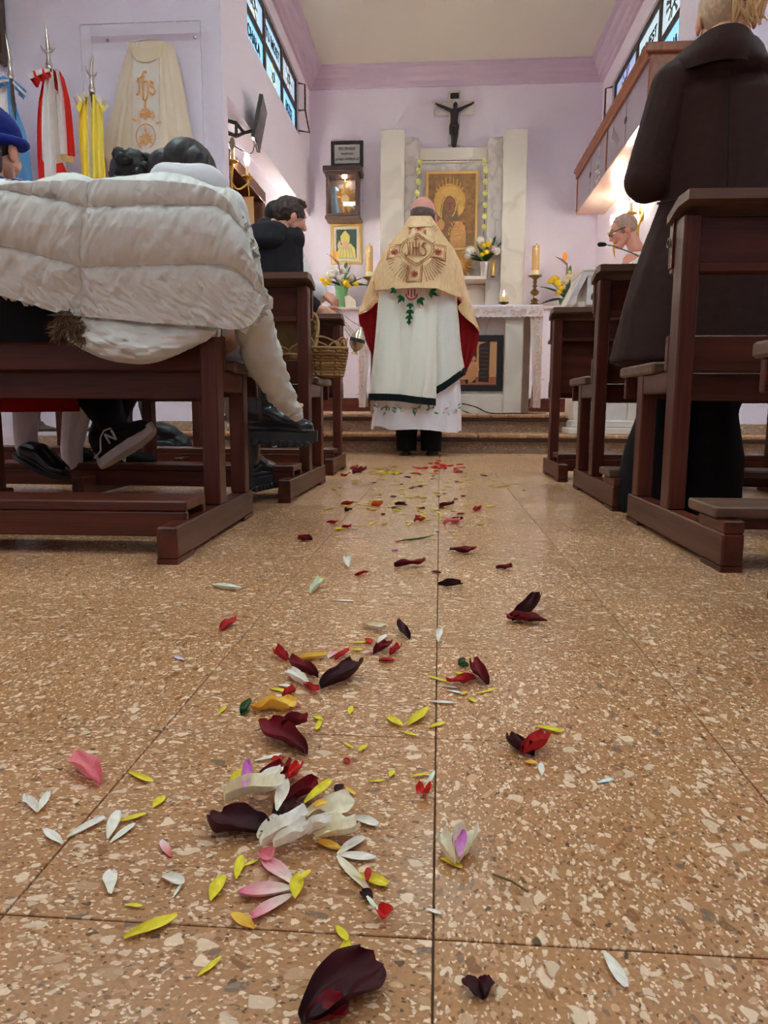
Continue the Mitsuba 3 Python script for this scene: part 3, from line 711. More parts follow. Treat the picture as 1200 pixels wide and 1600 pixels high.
k = 'relic_cabinet'; x0, x1, z0, z1, y0 = -1.50, -1.09, 2.80, 3.33, 9.80
W = C(66, 42, 36); t = .022
put(k+'__case', cat([box((x0, y0, z0), (x0+t, YB-.002, z1)), box((x1-t, y0, z0), (x1, YB-.002, z1)), box((x0, y0, z0), (x1, YB-.002, z0+t)), box((x0, y0, z1-t), (x1, YB-.002, z1))]), 'vc_satin', col=W)
put(k+'__back', box((x0, YB-.02, z0), (x1, YB-.003, z1)), 'vc_satin', col=C(196, 180, 176))
put(k+'__cornice', box((x0-.04, y0-.035, z1), (x1+.045, YB-.002, z1+.075), .012), 'vc_satin', col=C(52, 34, 30))
put(k+'__base', box((x0-.02, y0-.02, z0-.04), (x1+.03, YB-.002, z0), .01), 'vc_satin', col=C(78, 58, 52))
fr = cat([box((x0, y0-.02, z0), (x0+.03, y0, z1), .003), box((x1-.03, y0-.02, z0), (x1, y0, z1), .003), box((x0, y0-.02, z0), (x1, y0, z0+.026), .003), box((x0, y0-.02, z1-.03), (x1, y0, z1), .003)])
put(k+'__door', fr, 'vc_satin', col=W)
scene['thin_glass'] = {'type': 'thindielectric', 'int_ior': 1.3}
put(k+'__door__pane', box((x0+.028, y0-.012, z0+.024), (x1-.028, y0-.010, z1-.028)), 'thin_glass')
lk = put(k+'__lamp', lathe([(0, 0), (.032, .0), (.036, .012), (0, .016)], 16, ((x0+x1)/2+.02, y0+.11, z1-t-.02)), 'vc_satin', True, C(250, 245, 230))
scene[lk]['emitter'] = {'type': 'area', 'radiance': rgb((60, 50, 36))}
tag(k, 'dark wooden glass-fronted cabinet with a lamp inside, between sign and portrait', 'cabinet')
k = 'reliquary'; cx_, cz_, cy_ = -1.27, 3.03, 9.94; rays = []
put(k+'__foot', lathe([(0, 0), (.07, 0), (.06, .015), (.018, .03), (.012, .08), (.02, .1), (.01, .12), (0, .12)], 20, (cx_, cy_, z0+t)), 'vc_metal', 40, GOLD)
rng = random.Random(3)
for q in range(26):
    a = q/26*2*math.pi; rays.append(leaf((cx_+.05*math.cos(a), cy_-.005, cz_+.06*math.sin(a)), (math.cos(a), 0, math.sin(a)*1.2), (0, -1, 0), .10+.03*(q % 2), .032, .05, 5))
put(k+'__rays', cat(rays), 'vc_metal', col=C(230, 176, 96))
put(k+'__capsule', xf(lathe([(0, -.008), (.055, -.008), (.062, 0), (.055, .012), (.0, .014)], 24), tr((cx_, cy_-.012, cz_)) @ rx(90)), 'vc_metal', 30, C(240, 196, 130))
put(k+'__cross', cat([box((cx_-.008, cy_-.012, cz_+.17), (cx_+.008, cy_, cz_+.25), .002), box((cx_-.028, cy_-.012, cz_+.205), (cx_+.028, cy_, cz_+.222), .002)]), 'vc_metal', col=GOLD)
tag(k, 'golden sunburst reliquary standing inside the dark wall cabinet', 'reliquary')
tag(put('folded_cloth', sheet([[(-1.45, 9.97, 3.18), (-1.40, 9.94, 3.19), (-1.35, 9.98, 3.18)], [(-1.45, 9.96, 3.0), (-1.385, 9.93, 3.0), (-1.33, 9.97, 3.0)], [(-1.45, 9.95, z0+t+.003), (-1.37, 9.91, z0+t+.003), (-1.30, 9.96, z0+t+.003)]], 12, 12, .004), 'vc_cloth', 40, C(170, 200, 222)), 'pale blue ribbon standing behind the reliquary in the cabinet', 'ribbon')
k = 'framed_portrait'; x0, x1, z0, z1 = -1.485, -1.065, 2.245, 2.765; y = YB-.03
put(k+'__frame', cat([box((x0, y, z0), (x1, YB-.002, z0+.04), .008), box((x0, y, z1-.04), (x1, YB-.002, z1), .008), box((x0, y, z0), (x0+.04, YB-.002, z1), .008), box((x1-.04, y, z0), (x1, YB-.002, z1), .008)]), 'vc_satin', col=C(206, 166, 92))
put(k+'__mount', box((x0+.03, YB-.018, z0+.03), (x1-.03, YB-.006, z1-.03)), 'vc_matte', col=C(222, 212, 190))
put(k+'__ground', box((x0+.075, YB-.021, z0+.075), (x1-.075, YB-.016, z1-.075)), 'vc_matte', col=C(66, 84, 78))
ox = x0+.19; Y2 = YB-.025
put(k+'__robe', plate([(ox-.11, z0+.078), (ox+.15, z0+.078), (ox+.135, z0+.2), (ox+.08, z0+.265), (ox-.06, z0+.25), (ox-.1, z0+.17)], Y2, .004), 'vc_matte', col=C(222, 206, 128))
put(k+'__mitre', plate([(ox-.055, z0+.27), (ox+.06, z0+.27), (ox+.068, z0+.36), (ox+.005, z0+.435), (ox-.06, z0+.36)], Y2-.002, .004), 'vc_matte', col=C(226, 210, 118))
put(k+'__face', plate([(ox+.003+.046*math.cos(t), z0+.245+.055*math.sin(t)) for t in np.linspace(0, 6.28, 20, endpoint=False)], Y2-.003, .004), 'vc_matte', col=C(224, 182, 152))
put(k+'__raised_hand', plate([(ox-.10, z0+.2), (ox-.07, z0+.2), (ox-.055, z0+.27), (ox-.075, z0+.31), (ox-.1, z0+.26)], Y2-.004, .004), 'vc_matte', col=C(222, 190, 150))
put(k+'__folds', cat([tube([(ox+u, Y2-.001, z0+.09), (ox+u*.7, Y2-.001, z0+.22)], .004, 5) for u in (-.07, -.03, .02, .07, .11)]), 'vc_matte', col=C(176, 158, 92))
tag(k, 'gilt framed portrait of a figure in a yellow mitre, below the wall cabinet', 'picture')

# ---- ledges along the back wall
for s, (a, b) in enumerate(((XL-.18, -.80), (1.045, XR))):
    k = name('wall_ledge')
    put(k+'__shelf', box((a, 9.55, 1.585), (b, YB-.002, 1.62), .006), 'marble_cream')
    put(k+'__front', box((a, 9.60, PLAT), (b, YB-.035, 1.585)), 'wall_paint')
    tag(k, 'white marble ledge along the back wall right of the reredos' if s else 'white marble ledge along the back wall left of the reredos', 'shelf')
LZ = 1.622
# ---- candlesticks with thick golden candles
for s, px in ((0, 577), (1, 835)):
    k = name('candlestick'); p = at(px, 472, 9.64); p[2] = LZ
    put(k+'__stick', lathe([(0, 0), (.075, 0), (.078, .02), (.05, .035), (.035, .055), (.05, .075), (.022, .10), (.016, .13), (.05, .155), (.056, .18), (.03, .205), (.016, .225), (.034, .25), (.018, .275), (.03, .3), (.016, .325), (.045, .35), (.085, .368), (.085, .378), (.03, .375), (0, .375)], 24, p), 'vc_metal', 35, C(150, 128, 88))
    h = .375 + (at(px, 384, 9.64)[2]-LZ-.375)
    put(k+'__candle', lathe([(0, .372), (.046, .372), (.046, h-.02), (.04, h), (0, h-.004)], 24, p), 'vc_satin', 35, C(204, 160, 94))
    put(k+'__wick', tube([p+[0, 0, h-.01], p+[.004, 0, h+.03]], .003, 5), 'vc_matte', col=C(40, 30, 26))
    put(k+'__cross_mark', cat([box(p+[-.006, -.05, .62], p+[.006, -.043, .74]), box(p+[-.022, -.05, .685], p+[.022, -.043, .698])]), 'vc_satin', col=C(246, 230, 190))
    put(k+'__gilt_band', lathe([(.0465, .385), (.0475, .385), (.0475, .44), (.0465, .44)], 24, p), 'vc_satin', col=C(242, 226, 180))
    tag(k, 'brass candlestick with a thick gold candle on the right ledge' if s else 'brass candlestick with a thick gold candle on the left ledge', 'candlestick')


# ---- flowers
def arrangement(k, base, flowers, leaves, sprays=(), birds=(), seed=1):
    rng = random.Random(seed); base = np.asarray(base, float)
    for (p, r, col) in flowers:
        put(k+'__flower', mum(p, r, rng), 'vc_petal', False, col)
        put(k+'__stem', tube([base, (np.asarray(p)*.5+base*.5)+[0, .01, .02], np.asarray(p)], .004, 5, 8), 'vc_matte', True, GREEN)
    for (p, d, L, W) in leaves: put(k+'__leaf', leaf(p, d, (0, -.5, 1), L, W, .18, 8), 'vc_satin', True, GREEN if rng.random() < .4 else DGREEN)
    for (p, q) in birds:      # bird of paradise flower: stem, beak and orange crest
        p, q = np.asarray(p), np.asarray(q)
        put(k+'__bird_stem', tube([base, p], [.007, .009], 7), 'vc_matte', True, C(120, 88, 74))
        put(k+'__bird_beak', tube([p, p*.6+q*.4+[0, 0, .012], q], [.016, .013, .002], 8, 10), 'vc_satin', True, C(128, 96, 92))
        m = p*.75+q*.25
        for a in (-.25, .05, .3): put(k+'__bird_crest', leaf(m, (a*.5+.05, -.05, 1), (0, -1, 0), .13, .04, .05, 6), 'vc_petal', True, C(242, 150, 40))


k = 'altar_bouquet'; vb = at(756, 438, 9.76); vb[2] = 2.002
put(k+'__vase', lathe([(0, 0), (.045, 0), (.05, .01), (.046, .02), (.066, .185), (.07, .19), (.062, .188), (.043, .02), (0, .02)], 28, vb), 'vc_metal', 35, C(214, 204, 200))
Y9 = 9.72; fpt = lambda x, y, d=0: at(x, y, Y9+d)
arrangement(k, vb+[0, 0, .17], [(fpt(751, 376), .062, WHITE), (fpt(764, 377, .03), .055, WHITE), (fpt(756, 384, -.04), .042, YEL), (fpt(763, 382, -.05), .042, YEL), (fpt(760, 394, -.06), .04, YEL), (fpt(753, 398, -.06), .034, YEL), (fpt(736, 391), .066, WHITE), (fpt(731, 400, .0), .045, WHITE), (fpt(776, 393), .062, WHITE), (fpt(771, 390, .02), .06, C(226, 206, 204))],
            [(fpt(776, 388, .02), (.7, 0, .75), .26, .05), (vb+[0, 0, .18], (-.8, -.2, .55), .26, .09), (vb+[0, 0, .18], (-.6, -.3, .2), .2, .08), (vb+[0, -.02, .18], (.1, -.3, .9), .22, .09), (vb+[.01, -.02, .18], (.6, -.2, .7), .22, .09), (vb+[0, -.02, .18], (-.3, -.2, .9), .24, .09), (vb+[.02, -.02, .18], (.35, -.4, .35), .16, .07), (vb+[-.02, -.03, .18], (-.35, -.4, .4), .18, .08), (vb+[0, 0, .2], (-.9, 0, .3), .24, .06), (fpt(768, 386, .05), (.3, .1, 1), .16, .05)], seed=2)
tag(k, 'bouquet of white and yellow flowers in a silver vase on the shelf under the icon', 'bouquet')
k = 'flower_arrangement'; b = at(535, 466, 9.7); b[2] = LZ
put(k+'__vase', lathe([(0, .0), (.05, 0), (.052, .008), (.05, .02), (.088, .27), (.092, .275), (.084, .272), (.0, .03)], 26, b+[-.01, 0, .0]), 'vc_satin', 35, C(110, 158, 110))
fpt = lambda x, y, d=0: at(x, y, 9.66+d)
arrangement(k, b+[0, 0, .25], [(fpt(518, 429), .075, WHITE), (fpt(528, 424, .04), .07, WHITE), (fpt(540, 424, .05), .06, WHITE), (fpt(548, 435, .02), .065, C(226, 214, 212)), (fpt(503, 437), .04, YEL), (fpt(512, 440, -.03), .05, YEL), (fpt(508, 445, -.02), .04, YEL), (fpt(540, 442, -.05), .05, YEL), (fpt(545, 447, -.05), .035, YEL), (fpt(556, 444, 0), .042, YEL), (fpt(531, 436, -.02), .06, WHITE)],
            [(b+[.05, -.02, .27], (1, -.1, .15), .34, .09), (fpt(552, 430), (.25, 0, -.9), .12, .05), (b+[0, 0, .26], (.3, -.2, 1), .3, .06), (b+[0, 0, .26], (-.9, -.2, .6), .22, .07), (b+[.03, 0, .26], (.75, 0, .5), .32, .05), (b+[-.02, -.03, .26], (-.3, -.4, .6), .2, .08), (b+[.02, -.03, .26], (.3, -.4, .6), .2, .08), (fpt(540, 420), (.1, 0, 1), .09, .05)], birds=[(fpt(529, 412, -.02), fpt(510, 396, -.02))], seed=4)
tag(k, 'green vase of white and yellow flowers with a bird of paradise, on the left ledge', 'flower arrangement')
tag(put('flower_box', sheet([[at(538, 463, 9.6), at(546, 462, 9.58), at(556, 470, 9.6)], [at(540, 482, 9.6)*[1, 1, 0]+[0, 0, LZ+.002], at(548, 482, 9.58)*[1, 1, 0]+[0, 0, LZ+.002], at(556, 482, 9.6)*[1, 1, 0]+[0, 0, LZ+.002]]], 8, 12, .05, -1), 'vc_satin', 40, C(232, 222, 206)), 'small cream box beside the green vase on the left ledge', 'box')
k = 'flower_arrangement_001'; b = at(884, 476, 9.7); b[2] = LZ
put(k+'__bowl', lathe([(0, 0), (.06, 0), (.085, .05), (.09, .1), (.08, .1), (.07, .05), (0, .02)], 24, b), 'vc_satin', 35, C(96, 128, 84))
fpt = lambda x, y, d=0: at(x, y, 9.66+d)
arrangement(k, b+[0, 0, .09], [(fpt(866, 437, .02), .05, YEL), (fpt(860, 440), .045, YEL), (fpt(872, 443, -.03), .052, YEL), (fpt(878, 450, -.04), .04, YEL), (fpt(873, 457, -.06), .042, YEL), (fpt(869, 435, .04), .04, YEL), (fpt(887, 434, .03), .06, CREAM), (fpt(891, 428, .05), .055, CREAM), (fpt(884, 440, 0), .05, CREAM)],
            [(b+[-.02, 0, .13], (-1, -.1, .55), .36, .085), (b+[-.02, -.02, .09], (-1, -.2, -.05), .32, .085), (fpt(888, 432, .02), (.15, 0, 1), .15, .06), (b+[0, -.02, .12], (.1, -.2, 1), .26, .06), (b+[0, 0, .12], (-.4, 0, 1), .26, .06), (b+[-.03, -.04, .1], (-.5, -.5, .4), .18, .08)], birds=[(fpt(886, 413, 0), fpt(868, 401, 0))], seed=6)
tag(k, 'low bowl of yellow flowers with a bird of paradise, on the right ledge', 'flower arrangement')
k = 'figurine'; b = at(770, 436, 9.74); b[2] = 2.002
put(k+'__base', lathe([(0, 0), (.028, 0), (.028, .014), (0, .016)], 16, b), 'vc_satin', 40, C(50, 34, 24))
put(k+'__statue', blob([bone(b+[0, 0, .02], (.022, .018, .01), b+[0, 0, .12], (.018, .015, .02), 12), bone(b+[0, 0, .12], (.018, .015, .02), b+[0, 0, .17], (.024, .016, .015), 12), bone(b+[0, 0, .19], .012, b+[0, 0, .205], .014, 12), bone(b+[.02, 0, .17], .008, b+[.03, -.01, .22], .006, 8), bone(b+[-.02, 0, .17], .008, b+[-.012, -.015, .13], .006, 8)], .008, 4), 'vc_metal', True, C(222, 170, 80))
tag(k, 'small golden figurine beside the silver vase on the marble shelf', 'figurine')
k = 'sunburst_ornament'; c = at(716, 414, 9.9)
rays = [leaf(c+[.05*math.cos(a), -.01, .05*math.sin(a)], (math.cos(a), 0, math.sin(a)), (0, -1, 0), .13+.04*(q % 2), .045, .04, 5) for q, a in enumerate(np.linspace(0, 2*math.pi, 24, endpoint=False))]
put(k+'__rays', cat(rays), 'vc_metal', col=C(220, 168, 92))
put(k+'__disc', xf(lathe([(0, -.02), (.07, -.012), (.085, 0), (0, .004)], 24), tr(c+[0, -.01, 0]) @ rx(90)), 'vc_metal', 30, C(226, 180, 110))
put(k+'__foot', lathe([(0, 0), (.08, 0), (.07, .015), (.02, .03), (.014, c[2]-2.0-.08), (0, c[2]-2.0-.05)], 18, (c[0], c[1]-.01, 2.001)), 'vc_metal', 40, GOLD)
tag(k, 'golden sunburst ornament below the icon, half hidden by the gold vestment', 'ornament')

# ---- marble ambo with microphone
k = 'ambo'; y0 = 5.83
put(k+'__body', box((1.10, y0+.06, .15+.10), (1.46, y0+.40, 1.20), .006), 'marble_gray')
put(k+'__base', cat([box((1.00, y0-.02, .15), (1.58, y0+.48, .20), .006), box((1.03, y0+.01, .2), (1.55, y0+.45, .26), .01)]), 'marble_cream')
side = [(y0+.02, 1.10), (y0+.42, 1.10), (y0+.42, 1.30), (y0+.02, 1.34)]
put(k+'__side_wing', box((1.04, y0+.03, .26), (1.10, y0+.43, 1.16), .005), 'marble_cream')
put(k+'__side_wing', box((1.46, y0+.03, .26), (1.52, y0+.43, 1.16), .005), 'marble_cream')
put(k+'__desk', cat([extr([(.95, 1.13), (1.07, 1.38), (1.50, 1.38), (1.54, 1.13), (1.50, 1.13), (1.46, 1.345), (1.10, 1.345), (.99, 1.13)], .46, tr((0, y0-.01, 0)) @ FR), box((1.10, y0, 1.13), (1.46, y0+.42, 1.35), .004)]), 'marble_gray')
put(k+'__desk_top', box((1.06, y0-.02, 1.376), (1.52, y0+.46, 1.396), .005), 'marble_cream')
tag(k, 'marble ambo with slanted sides on the altar step, right of the altar', 'lectern')
k = 'microphone'; a, b_ = at(938, 382, 5.95), at(1000, 404, 5.95)
put(k+'__head', blob([bone(a, (.022, .018, .018), a+[.03, 0, .0], (.016, .015, .015), 16)], .006, 3), 'vc_matte', True, C(26, 24, 26))
put(k+'__gooseneck', tube([a+[.03, 0, 0], a*.6+b_*.4+[0, 0, .022], b_, (1.36, y0+.2, 1.42), (1.34, y0+.2, 1.40)], .005, 7, 24), 'vc_satin', True, C(96, 92, 92))
put(k+'__base', lathe([(0, 0), (.035, 0), (.03, .015), (.01, .025), (0, .025)], 16, (1.34, y0+.2, 1.397)), 'vc_satin', 40, C(30, 28, 30))
tag(k, 'black gooseneck microphone on the ambo, in front of the reader', 'microphone')

# ---- long hanging cabinet on the right wall: wooden cornice, smoked glass doors
k = 'hanging_cabinet'; X0, Z0, Z1, Y0, Y1 = 1.65, 2.73, 3.20, 6.5, 9.65
scene['soffit'] = two(prin(C(190, 144, 122), .14, .5))
scene['smoked_glass'] = two(prin(C(136, 120, 130), .12, .5))
put(k+'__body', box((X0+.02, Y0+.02, Z0+.015), (XR-.002, Y1, Z1)), 'wall_paint')
put(k+'__underside', box((X0+.002, Y0, Z0), (XR-.002, Y1+.01, Z0+.014)), 'soffit')
put(k+'__cornice', xf(cat([extr([(-.045, .10), (-.045, .075), (-.02, .05), (-.02, .0), (.4, 0), (.4, .10)], Y1-Y0+.02, np.array([[1, 0, 0, X0], [0, 0, -1, Y1+.01], [0, 1, 0, Z1-.055], [0, 0, 0, 1.0]]))]), np.eye(4)), 'wood_cabinet')
put(k+'__end_panel', cat([box((X0, Y0-.02, Z0), (XR-.002, Y0+.019, Z1+.0), .004), box((X0-.05, Y0-.06, Z1-.02), (XR-.002, Y0-.015, Z1+.05), .008), box((X0+.14, Y0-.035, Z0+.06), (XR-.04, Y0-.02, Z1-.12), .004)]), 'wood_cabinet')
ed = [Y0+.03, 7.25, 8.02, 8.84, Y1-.02]
for i in range(4): put(k+'__glass_door', box((X0+.003, ed[i]+.008, Z0+.016), (X0+.012, ed[i+1]-.008, Z1-.06)), 'smoked_glass')
for y in (8.02, Y1-.012): put(k+'__upright', box((X0-.004, y-.02, Z0+.015), (X0+.016, y+.02, Z1-.05), .003), 'wood_cabinet')
for y in (7.25, 8.84): put(k+'__hinge', cat([box((X0-.006, y-.03, 2.93), (X0+.008, y+.03, 2.975), .003)]), 'vc_satin', col=C(70, 52, 46))
M = np.eye(4); M[:3, 0], M[:3, 1], M[:3, 2] = (0, -1, 0), (0, 0, 1), (-1, 0, 0)
et = []
for q, a in enumerate(np.linspace(0, 2*math.pi, 18, endpoint=False)): et.append(leaf((X0+.001, 8.42+.07*math.cos(a), 2.86+.07*math.sin(a)), (0, math.cos(a), math.sin(a)), (-1, 0, 0), .07+.02*(q % 2), .02, .0, 4))
et.append(tube([(X0+.001, 8.36, 3.0), (X0+.001, 8.36, 3.08), (X0+.001, 8.32, 3.08)], .006, 5)); et.append(mv(trimesh.creation.icosphere(1, .03), (X0+.012, 8.42, 2.86)))
put(k+'__etched_sunburst', cat(et), 'vc_satin', col=C(206, 198, 196))
et = [tube([(X0+.001, 7.55+.05*q, 2.84+.03*q), (X0+.001, 7.5+.05*q, 2.9+.035*q)], .007, 5) for q in range(6)]
put(k+'__etched_motif', cat(et), 'vc_satin', col=C(180, 172, 172))
tag(k, 'long wooden cabinet with smoked glass doors hanging high on the right wall', 'cabinet')


# ---- wall sconces with candle bulbs
def sconce(k, wall_p, bulbs, label, lit, power=1.0):
    wall_p = np.asarray(wall_p, float); inw = 1 if wall_p[0] < 0 else -1
    put(k+'__wall_plate', xf(lathe([(0, 0), (.05, 0), (.045, .012), (.02, .022), (0, .024)], 20), tr(wall_p) @ ry(90*inw)), 'vc_metal', 35, C(222, 180, 84))
    put(k+'__ornament', cat([tube([wall_p+[inw*.02, 0, .02], wall_p+[inw*.04, 0, .12], wall_p+[inw*.025, .01, .22]], [.016, .012, .003], 7, 10), tube([wall_p+[inw*.02, 0, -.02], wall_p+[inw*.04, 0, -.14], wall_p+[inw*.02, .01, -.24]], [.016, .014, .003], 7, 10)]), 'vc_metal', True, C(222, 178, 84))
    for b, on in zip(bulbs, lit):
        b = np.asarray(b, float); q = b-[0, 0, .16]
        put(k+'__arm', tube([wall_p+[inw*.02, 0, -.03], (wall_p+q)/2+[0, 0, -.1], q+[0, 0, -.05], q], .009, 7, 18), 'vc_metal', True, C(226, 184, 88))
        put(k+'__drip_pan', lathe([(0, -.012), (.02, -.012), (.052, .004), (.05, .012), (.02, .006), (0, .006)], 20, q), 'vc_metal', 35, C(230, 190, 92))
        put(k+'__candle_sleeve', lathe([(0, .006), (.014, .006), (.014, .105), (0, .105)], 14, q), 'vc_satin', 35, C(240, 220, 170))
        m = put(k+'__bulb', lathe([(0, .10), (.012, .105), (.026, .14), (.027, .17), (.015, .205), (0, .215)], 14, q), 'vc_gloss', True, C(255, 245, 220) if on else C(150, 132, 110))
        if on: scene[m]['emitter'] = {'type': 'area', 'radiance': rgb(np.array(BULB)*power)}
    tag(k, label, 'wall lamp')


p1 = np.array([-1.80, 6.98, 2.60])
sconce('wall_sconce', (DX+.0, 6.90, 2.42), [p1, (-1.90, 6.86, 2.70)], 'brass wall sconce with one lit candle bulb beside the side door', (1, 0))
sconce('wall_sconce_001', (XR, 8.88, 2.30), [at(957, 343, 8.95), at(967, 334, 8.78)], 'brass wall sconce with lit bulbs behind the reader, right wall', (1, 1), .4)
sconce('wall_sconce_002', (XR, 7.85, 2.26), [(1.86, 7.95, 2.40), (1.87, 7.75, 2.42)], 'brass wall sconce with lit bulbs hidden by the woman in the coat', (1, 1), .35)
sconce('wall_sconce_003', (DX+.0, 9.0, 2.3), [(-1.84, 9.1, 2.45), (-1.84, 8.9, 2.45)], 'brass wall sconce glowing behind the boy in the hoodie', (1, 1))
k = 'cloth_banner'; p = p1+[.012, 0, -.33]
put(k+'__chain', tube([p1+[.0, 0, -.18], p+[0, 0, .05], p], .006, 6, 8), 'vc_metal', True, C(222, 180, 90))
put(k+'__rod', tube([p+[-.06, 0, 0], p+[.05, 0, .0]], .006, 6), 'vc_metal', col=C(210, 170, 90))
put(k+'__strip', sheet([[p+[-.05, -.004, 0], p+[0, .004, 0], p+[.042, -.004, 0]], [p+[-.045, .01, -.3], p+[0, -.01, -.3], p+[.045, .01, -.3]], [p+[-.045, 0, -.62], p+[0, .01, -.62], p+[.045, 0, -.62]]], 16, 8, .004), 'vc_cloth', 40, C(226, 184, 132))
tag(k, 'narrow peach cloth strip hanging from a chain below the left sconce', 'hanging')
# ---- monitor on a bracket, left wall
k = 'monitor'; A, B_, Cc, D = [np.array(v) for v in ((-1.60, 6.8, 3.07), (-1.68, 6.8, 2.73), (-1.735, 7.22, 2.74), (-1.66, 7.22, 3.08))]
nn = unit(np.cross(D-A, B_-A)); nn = nn if nn[0] > 0 else -nn
def quadbox(P, n, th, grow=0):
    c = sum(P)/4; P = [p+unit(p-c)*grow for p in P]; return trimesh.convex.convex_hull(np.array(P+[p-n*th for p in P]))
put(k+'__casing', quadbox([A, B_, Cc, D], nn, .03, .012), 'vc_satin', col=C(36, 30, 32))
put(k+'__screen', quadbox([p+nn*.003 for p in (A, B_, Cc, D)], nn, .004, -.012), 'vc_gloss', col=C(74, 66, 72))
put(k+'__bracket', cat([tube([(DX, 6.62, 2.83), (-1.83, 6.75, 2.83), (-1.80, 6.9, 2.80), (-1.71, 7.0, 2.86)], .016, 6), tube([(DX, 6.62, 2.74), (-1.83, 6.75, 2.72), (-1.80, 6.9, 2.80)], .016, 6), tube([(-1.83, 6.75, 2.83), (-1.83, 6.75, 2.74)], .014, 6)]), 'vc_satin', col=C(34, 32, 32))
put(k+'__cable', tube([(-1.72, 7.0, 2.78), (-1.76, 7.0, 2.66), (-1.84, 6.9, 2.66), (DX, 6.8, 2.72)], .005, 5, 16), 'vc_satin', True, C(40, 36, 34))
tag(k, 'tilted dark monitor on a black bracket under the left window', 'monitor')
# ---------------------------------------------------------------- people
SKIN, SKINP, HAIRD = C(214, 160, 134), C(206, 140, 120), C(32, 24, 24)


def head_parts(nk=.15):
    s = [sph((0, -.012, .035), (.074, .092, .086), 28), bone((0, .03, .025), (.06, .048, .06), (0, .052, -.082), (.03, .026, .024), 20)]
    for a in (-1, 1):
        s += [bone((a*.047, -.005, -.035), .026, (a*.018, .052, -.085), .026), sph((a*.079, -.012, -.008), (.009, .02, .033), 14), bone((a*.03, .06, -.015), .026, (a*.035, .04, -.03), .026)]
    s += [bone((0, .082, .022), .010, (0, .106, -.022), .013), bone((-.012, .094, -.026), .010, (.012, .094, -.026), .010), bone((-.03, .076, .036), .013, (.03, .076, .036), .013), bone((-.017, .082, -.052), .0085, (.017, .082, -.052), .0085), sph((0, .078, -.085), .017), bone((0, -.03, -.05), .05, (0, -.045, -nk), .055)]
    return s


def skin_col(base, M):
    Mi = np.linalg.inv(M)
    def f(v):
        q = tf.transform_points(v, Mi); c = np.tile(np.asarray(base, float), (len(v), 1))
        lips = (abs(q[:, 0]) < .024) & (q[:, 1] > .074) & (q[:, 2] > -.063) & (q[:, 2] < -.043)
        c[lips] *= (.82, .5, .52)
        ear = abs(q[:, 0]) > .078
        ck = np.exp(-((abs(q[:, 0])-.045)/.02)**2-((q[:, 2]+.02)/.025)**2)*(q[:, 1] > .03)
        c *= 1-np.outer(ck*.25, (0, .5, .45)); c[ear & (abs(q[:, 2]) < .05)] *= (1, .82, .8)
        return c
    return f


def HM(p, yaw=0, pitch=0, roll=0, s=1.0):
    """head matrix: yaw turns the face from +y towards -x, pitch > 0 looks down"""
    return tr(p) @ rz(yaw) @ rx(-pitch) @ ry(roll) @ np.diag([s, s, s, 1])


def xp(parts, M):
    A = M[:3, :4]; return [p.transform(np.array(A)) for p in parts]


def face_bits(k, M, iris=C(70, 50, 40), brow=C(60, 44, 36)):
    for a in (-1, 1):
        put(k+'__eye', xf(trimesh.creation.icosphere(2, .0115), M @ tr((a*.03, .0755, .012))), 'vc_gloss', True, C(232, 226, 220))
        put(k+'__iris', xf(trimesh.creation.icosphere(1, .006), M @ tr((a*.03, .0825, .012))), 'vc_gloss', True, iris)
        put(k+'__eyebrow', xf(tube([(a*.014, .088, .034), (a*.03, .088, .039), (a*.046, .076, .034)], [.003, .004, .002], 6), M), 'vc_hair', True, brow)


def hair_cap(M, grow=1.1, cuts=(), c=(0, -.014, .037), r=(.074, .092, .086), noise=.004, edge=.008, freq=(90, 90, 14), seed=0, extra=()):
    m = sph(c, np.array(r)*grow, 36)
    for n, o in cuts: m = m.trim_by_plane([float(x) for x in unit(n)], float(o))
    if extra: m = m3.Manifold.batch_boolean([m]+list(extra), m3.OpType.Add)
    t = tmesh(m.refine_to_length(edge)); t.merge_vertices(); trimesh.smoothing.filter_taubin(t, iterations=3)
    v = np.array(t.vertices); t.vertices = v+t.vertex_normals*((nnoise(v*np.array(freq), seed)-.4)*noise*2)[:, None]
    return xf(t, M)


def strand_col(base, M, f=130, amt=.5, seed=1):
    Mi = np.linalg.inv(M)
    def fn(v):
        q = tf.transform_points(v, Mi); t = nnoise(q*np.array([f, f, 12]), seed)
        return np.outer(1-amt/2+amt*t, np.asarray(base, float))
    return fn


def hand_parts(curl=.5, spread=.12):
    """wrist at the origin, fingers along +x, palm down, thumb on +y"""
    ps = [m3.Manifold.batch_hull([sph((.01, -.018, 0), .016), sph((.01, .018, 0), .016), sph((.085, -.03, 0), .012), sph((.088, .03, 0), .012)]), bone((-.05, 0, 0), (.026, .026, .02), (.012, 0, 0), (.024, .026, .018))]
    for i, (y, L) in enumerate(((.028, .072), (.009, .082), (-.011, .076), (-.029, .058))):
        p = np.array([.086, y, 0]); a = .15*curl; r = .0088
        for j, f in enumerate((.45, .32, .25)):
            a += curl*(.55, .75, .6)[j]; q = p+np.array([math.cos(a), spread*(y/.03)*.3, -math.sin(a)])*L*f
            ps.append(bone(p, r, q, r*.9, 12)); p = q; r *= .92
    p = np.array([.03, .028, -.004])
    for d, L, r in (((.55, .8, -.25), .042, .0115), ((.85, .4, -.35), .032, .0095), ((.95, .1, -.35), .024, .0085)):
        q = p+unit(d)*L; ps.append(bone(p, r, q, r*.9, 12)); p = q
    return ps


def frame(p, xdir, zdir):
    M = np.eye(4); x = unit(xdir); y = unit(np.cross(zdir, x)); M[:3, 0], M[:3, 1], M[:3, 2], M[:3, 3] = x, y, np.cross(x, y), p; return M


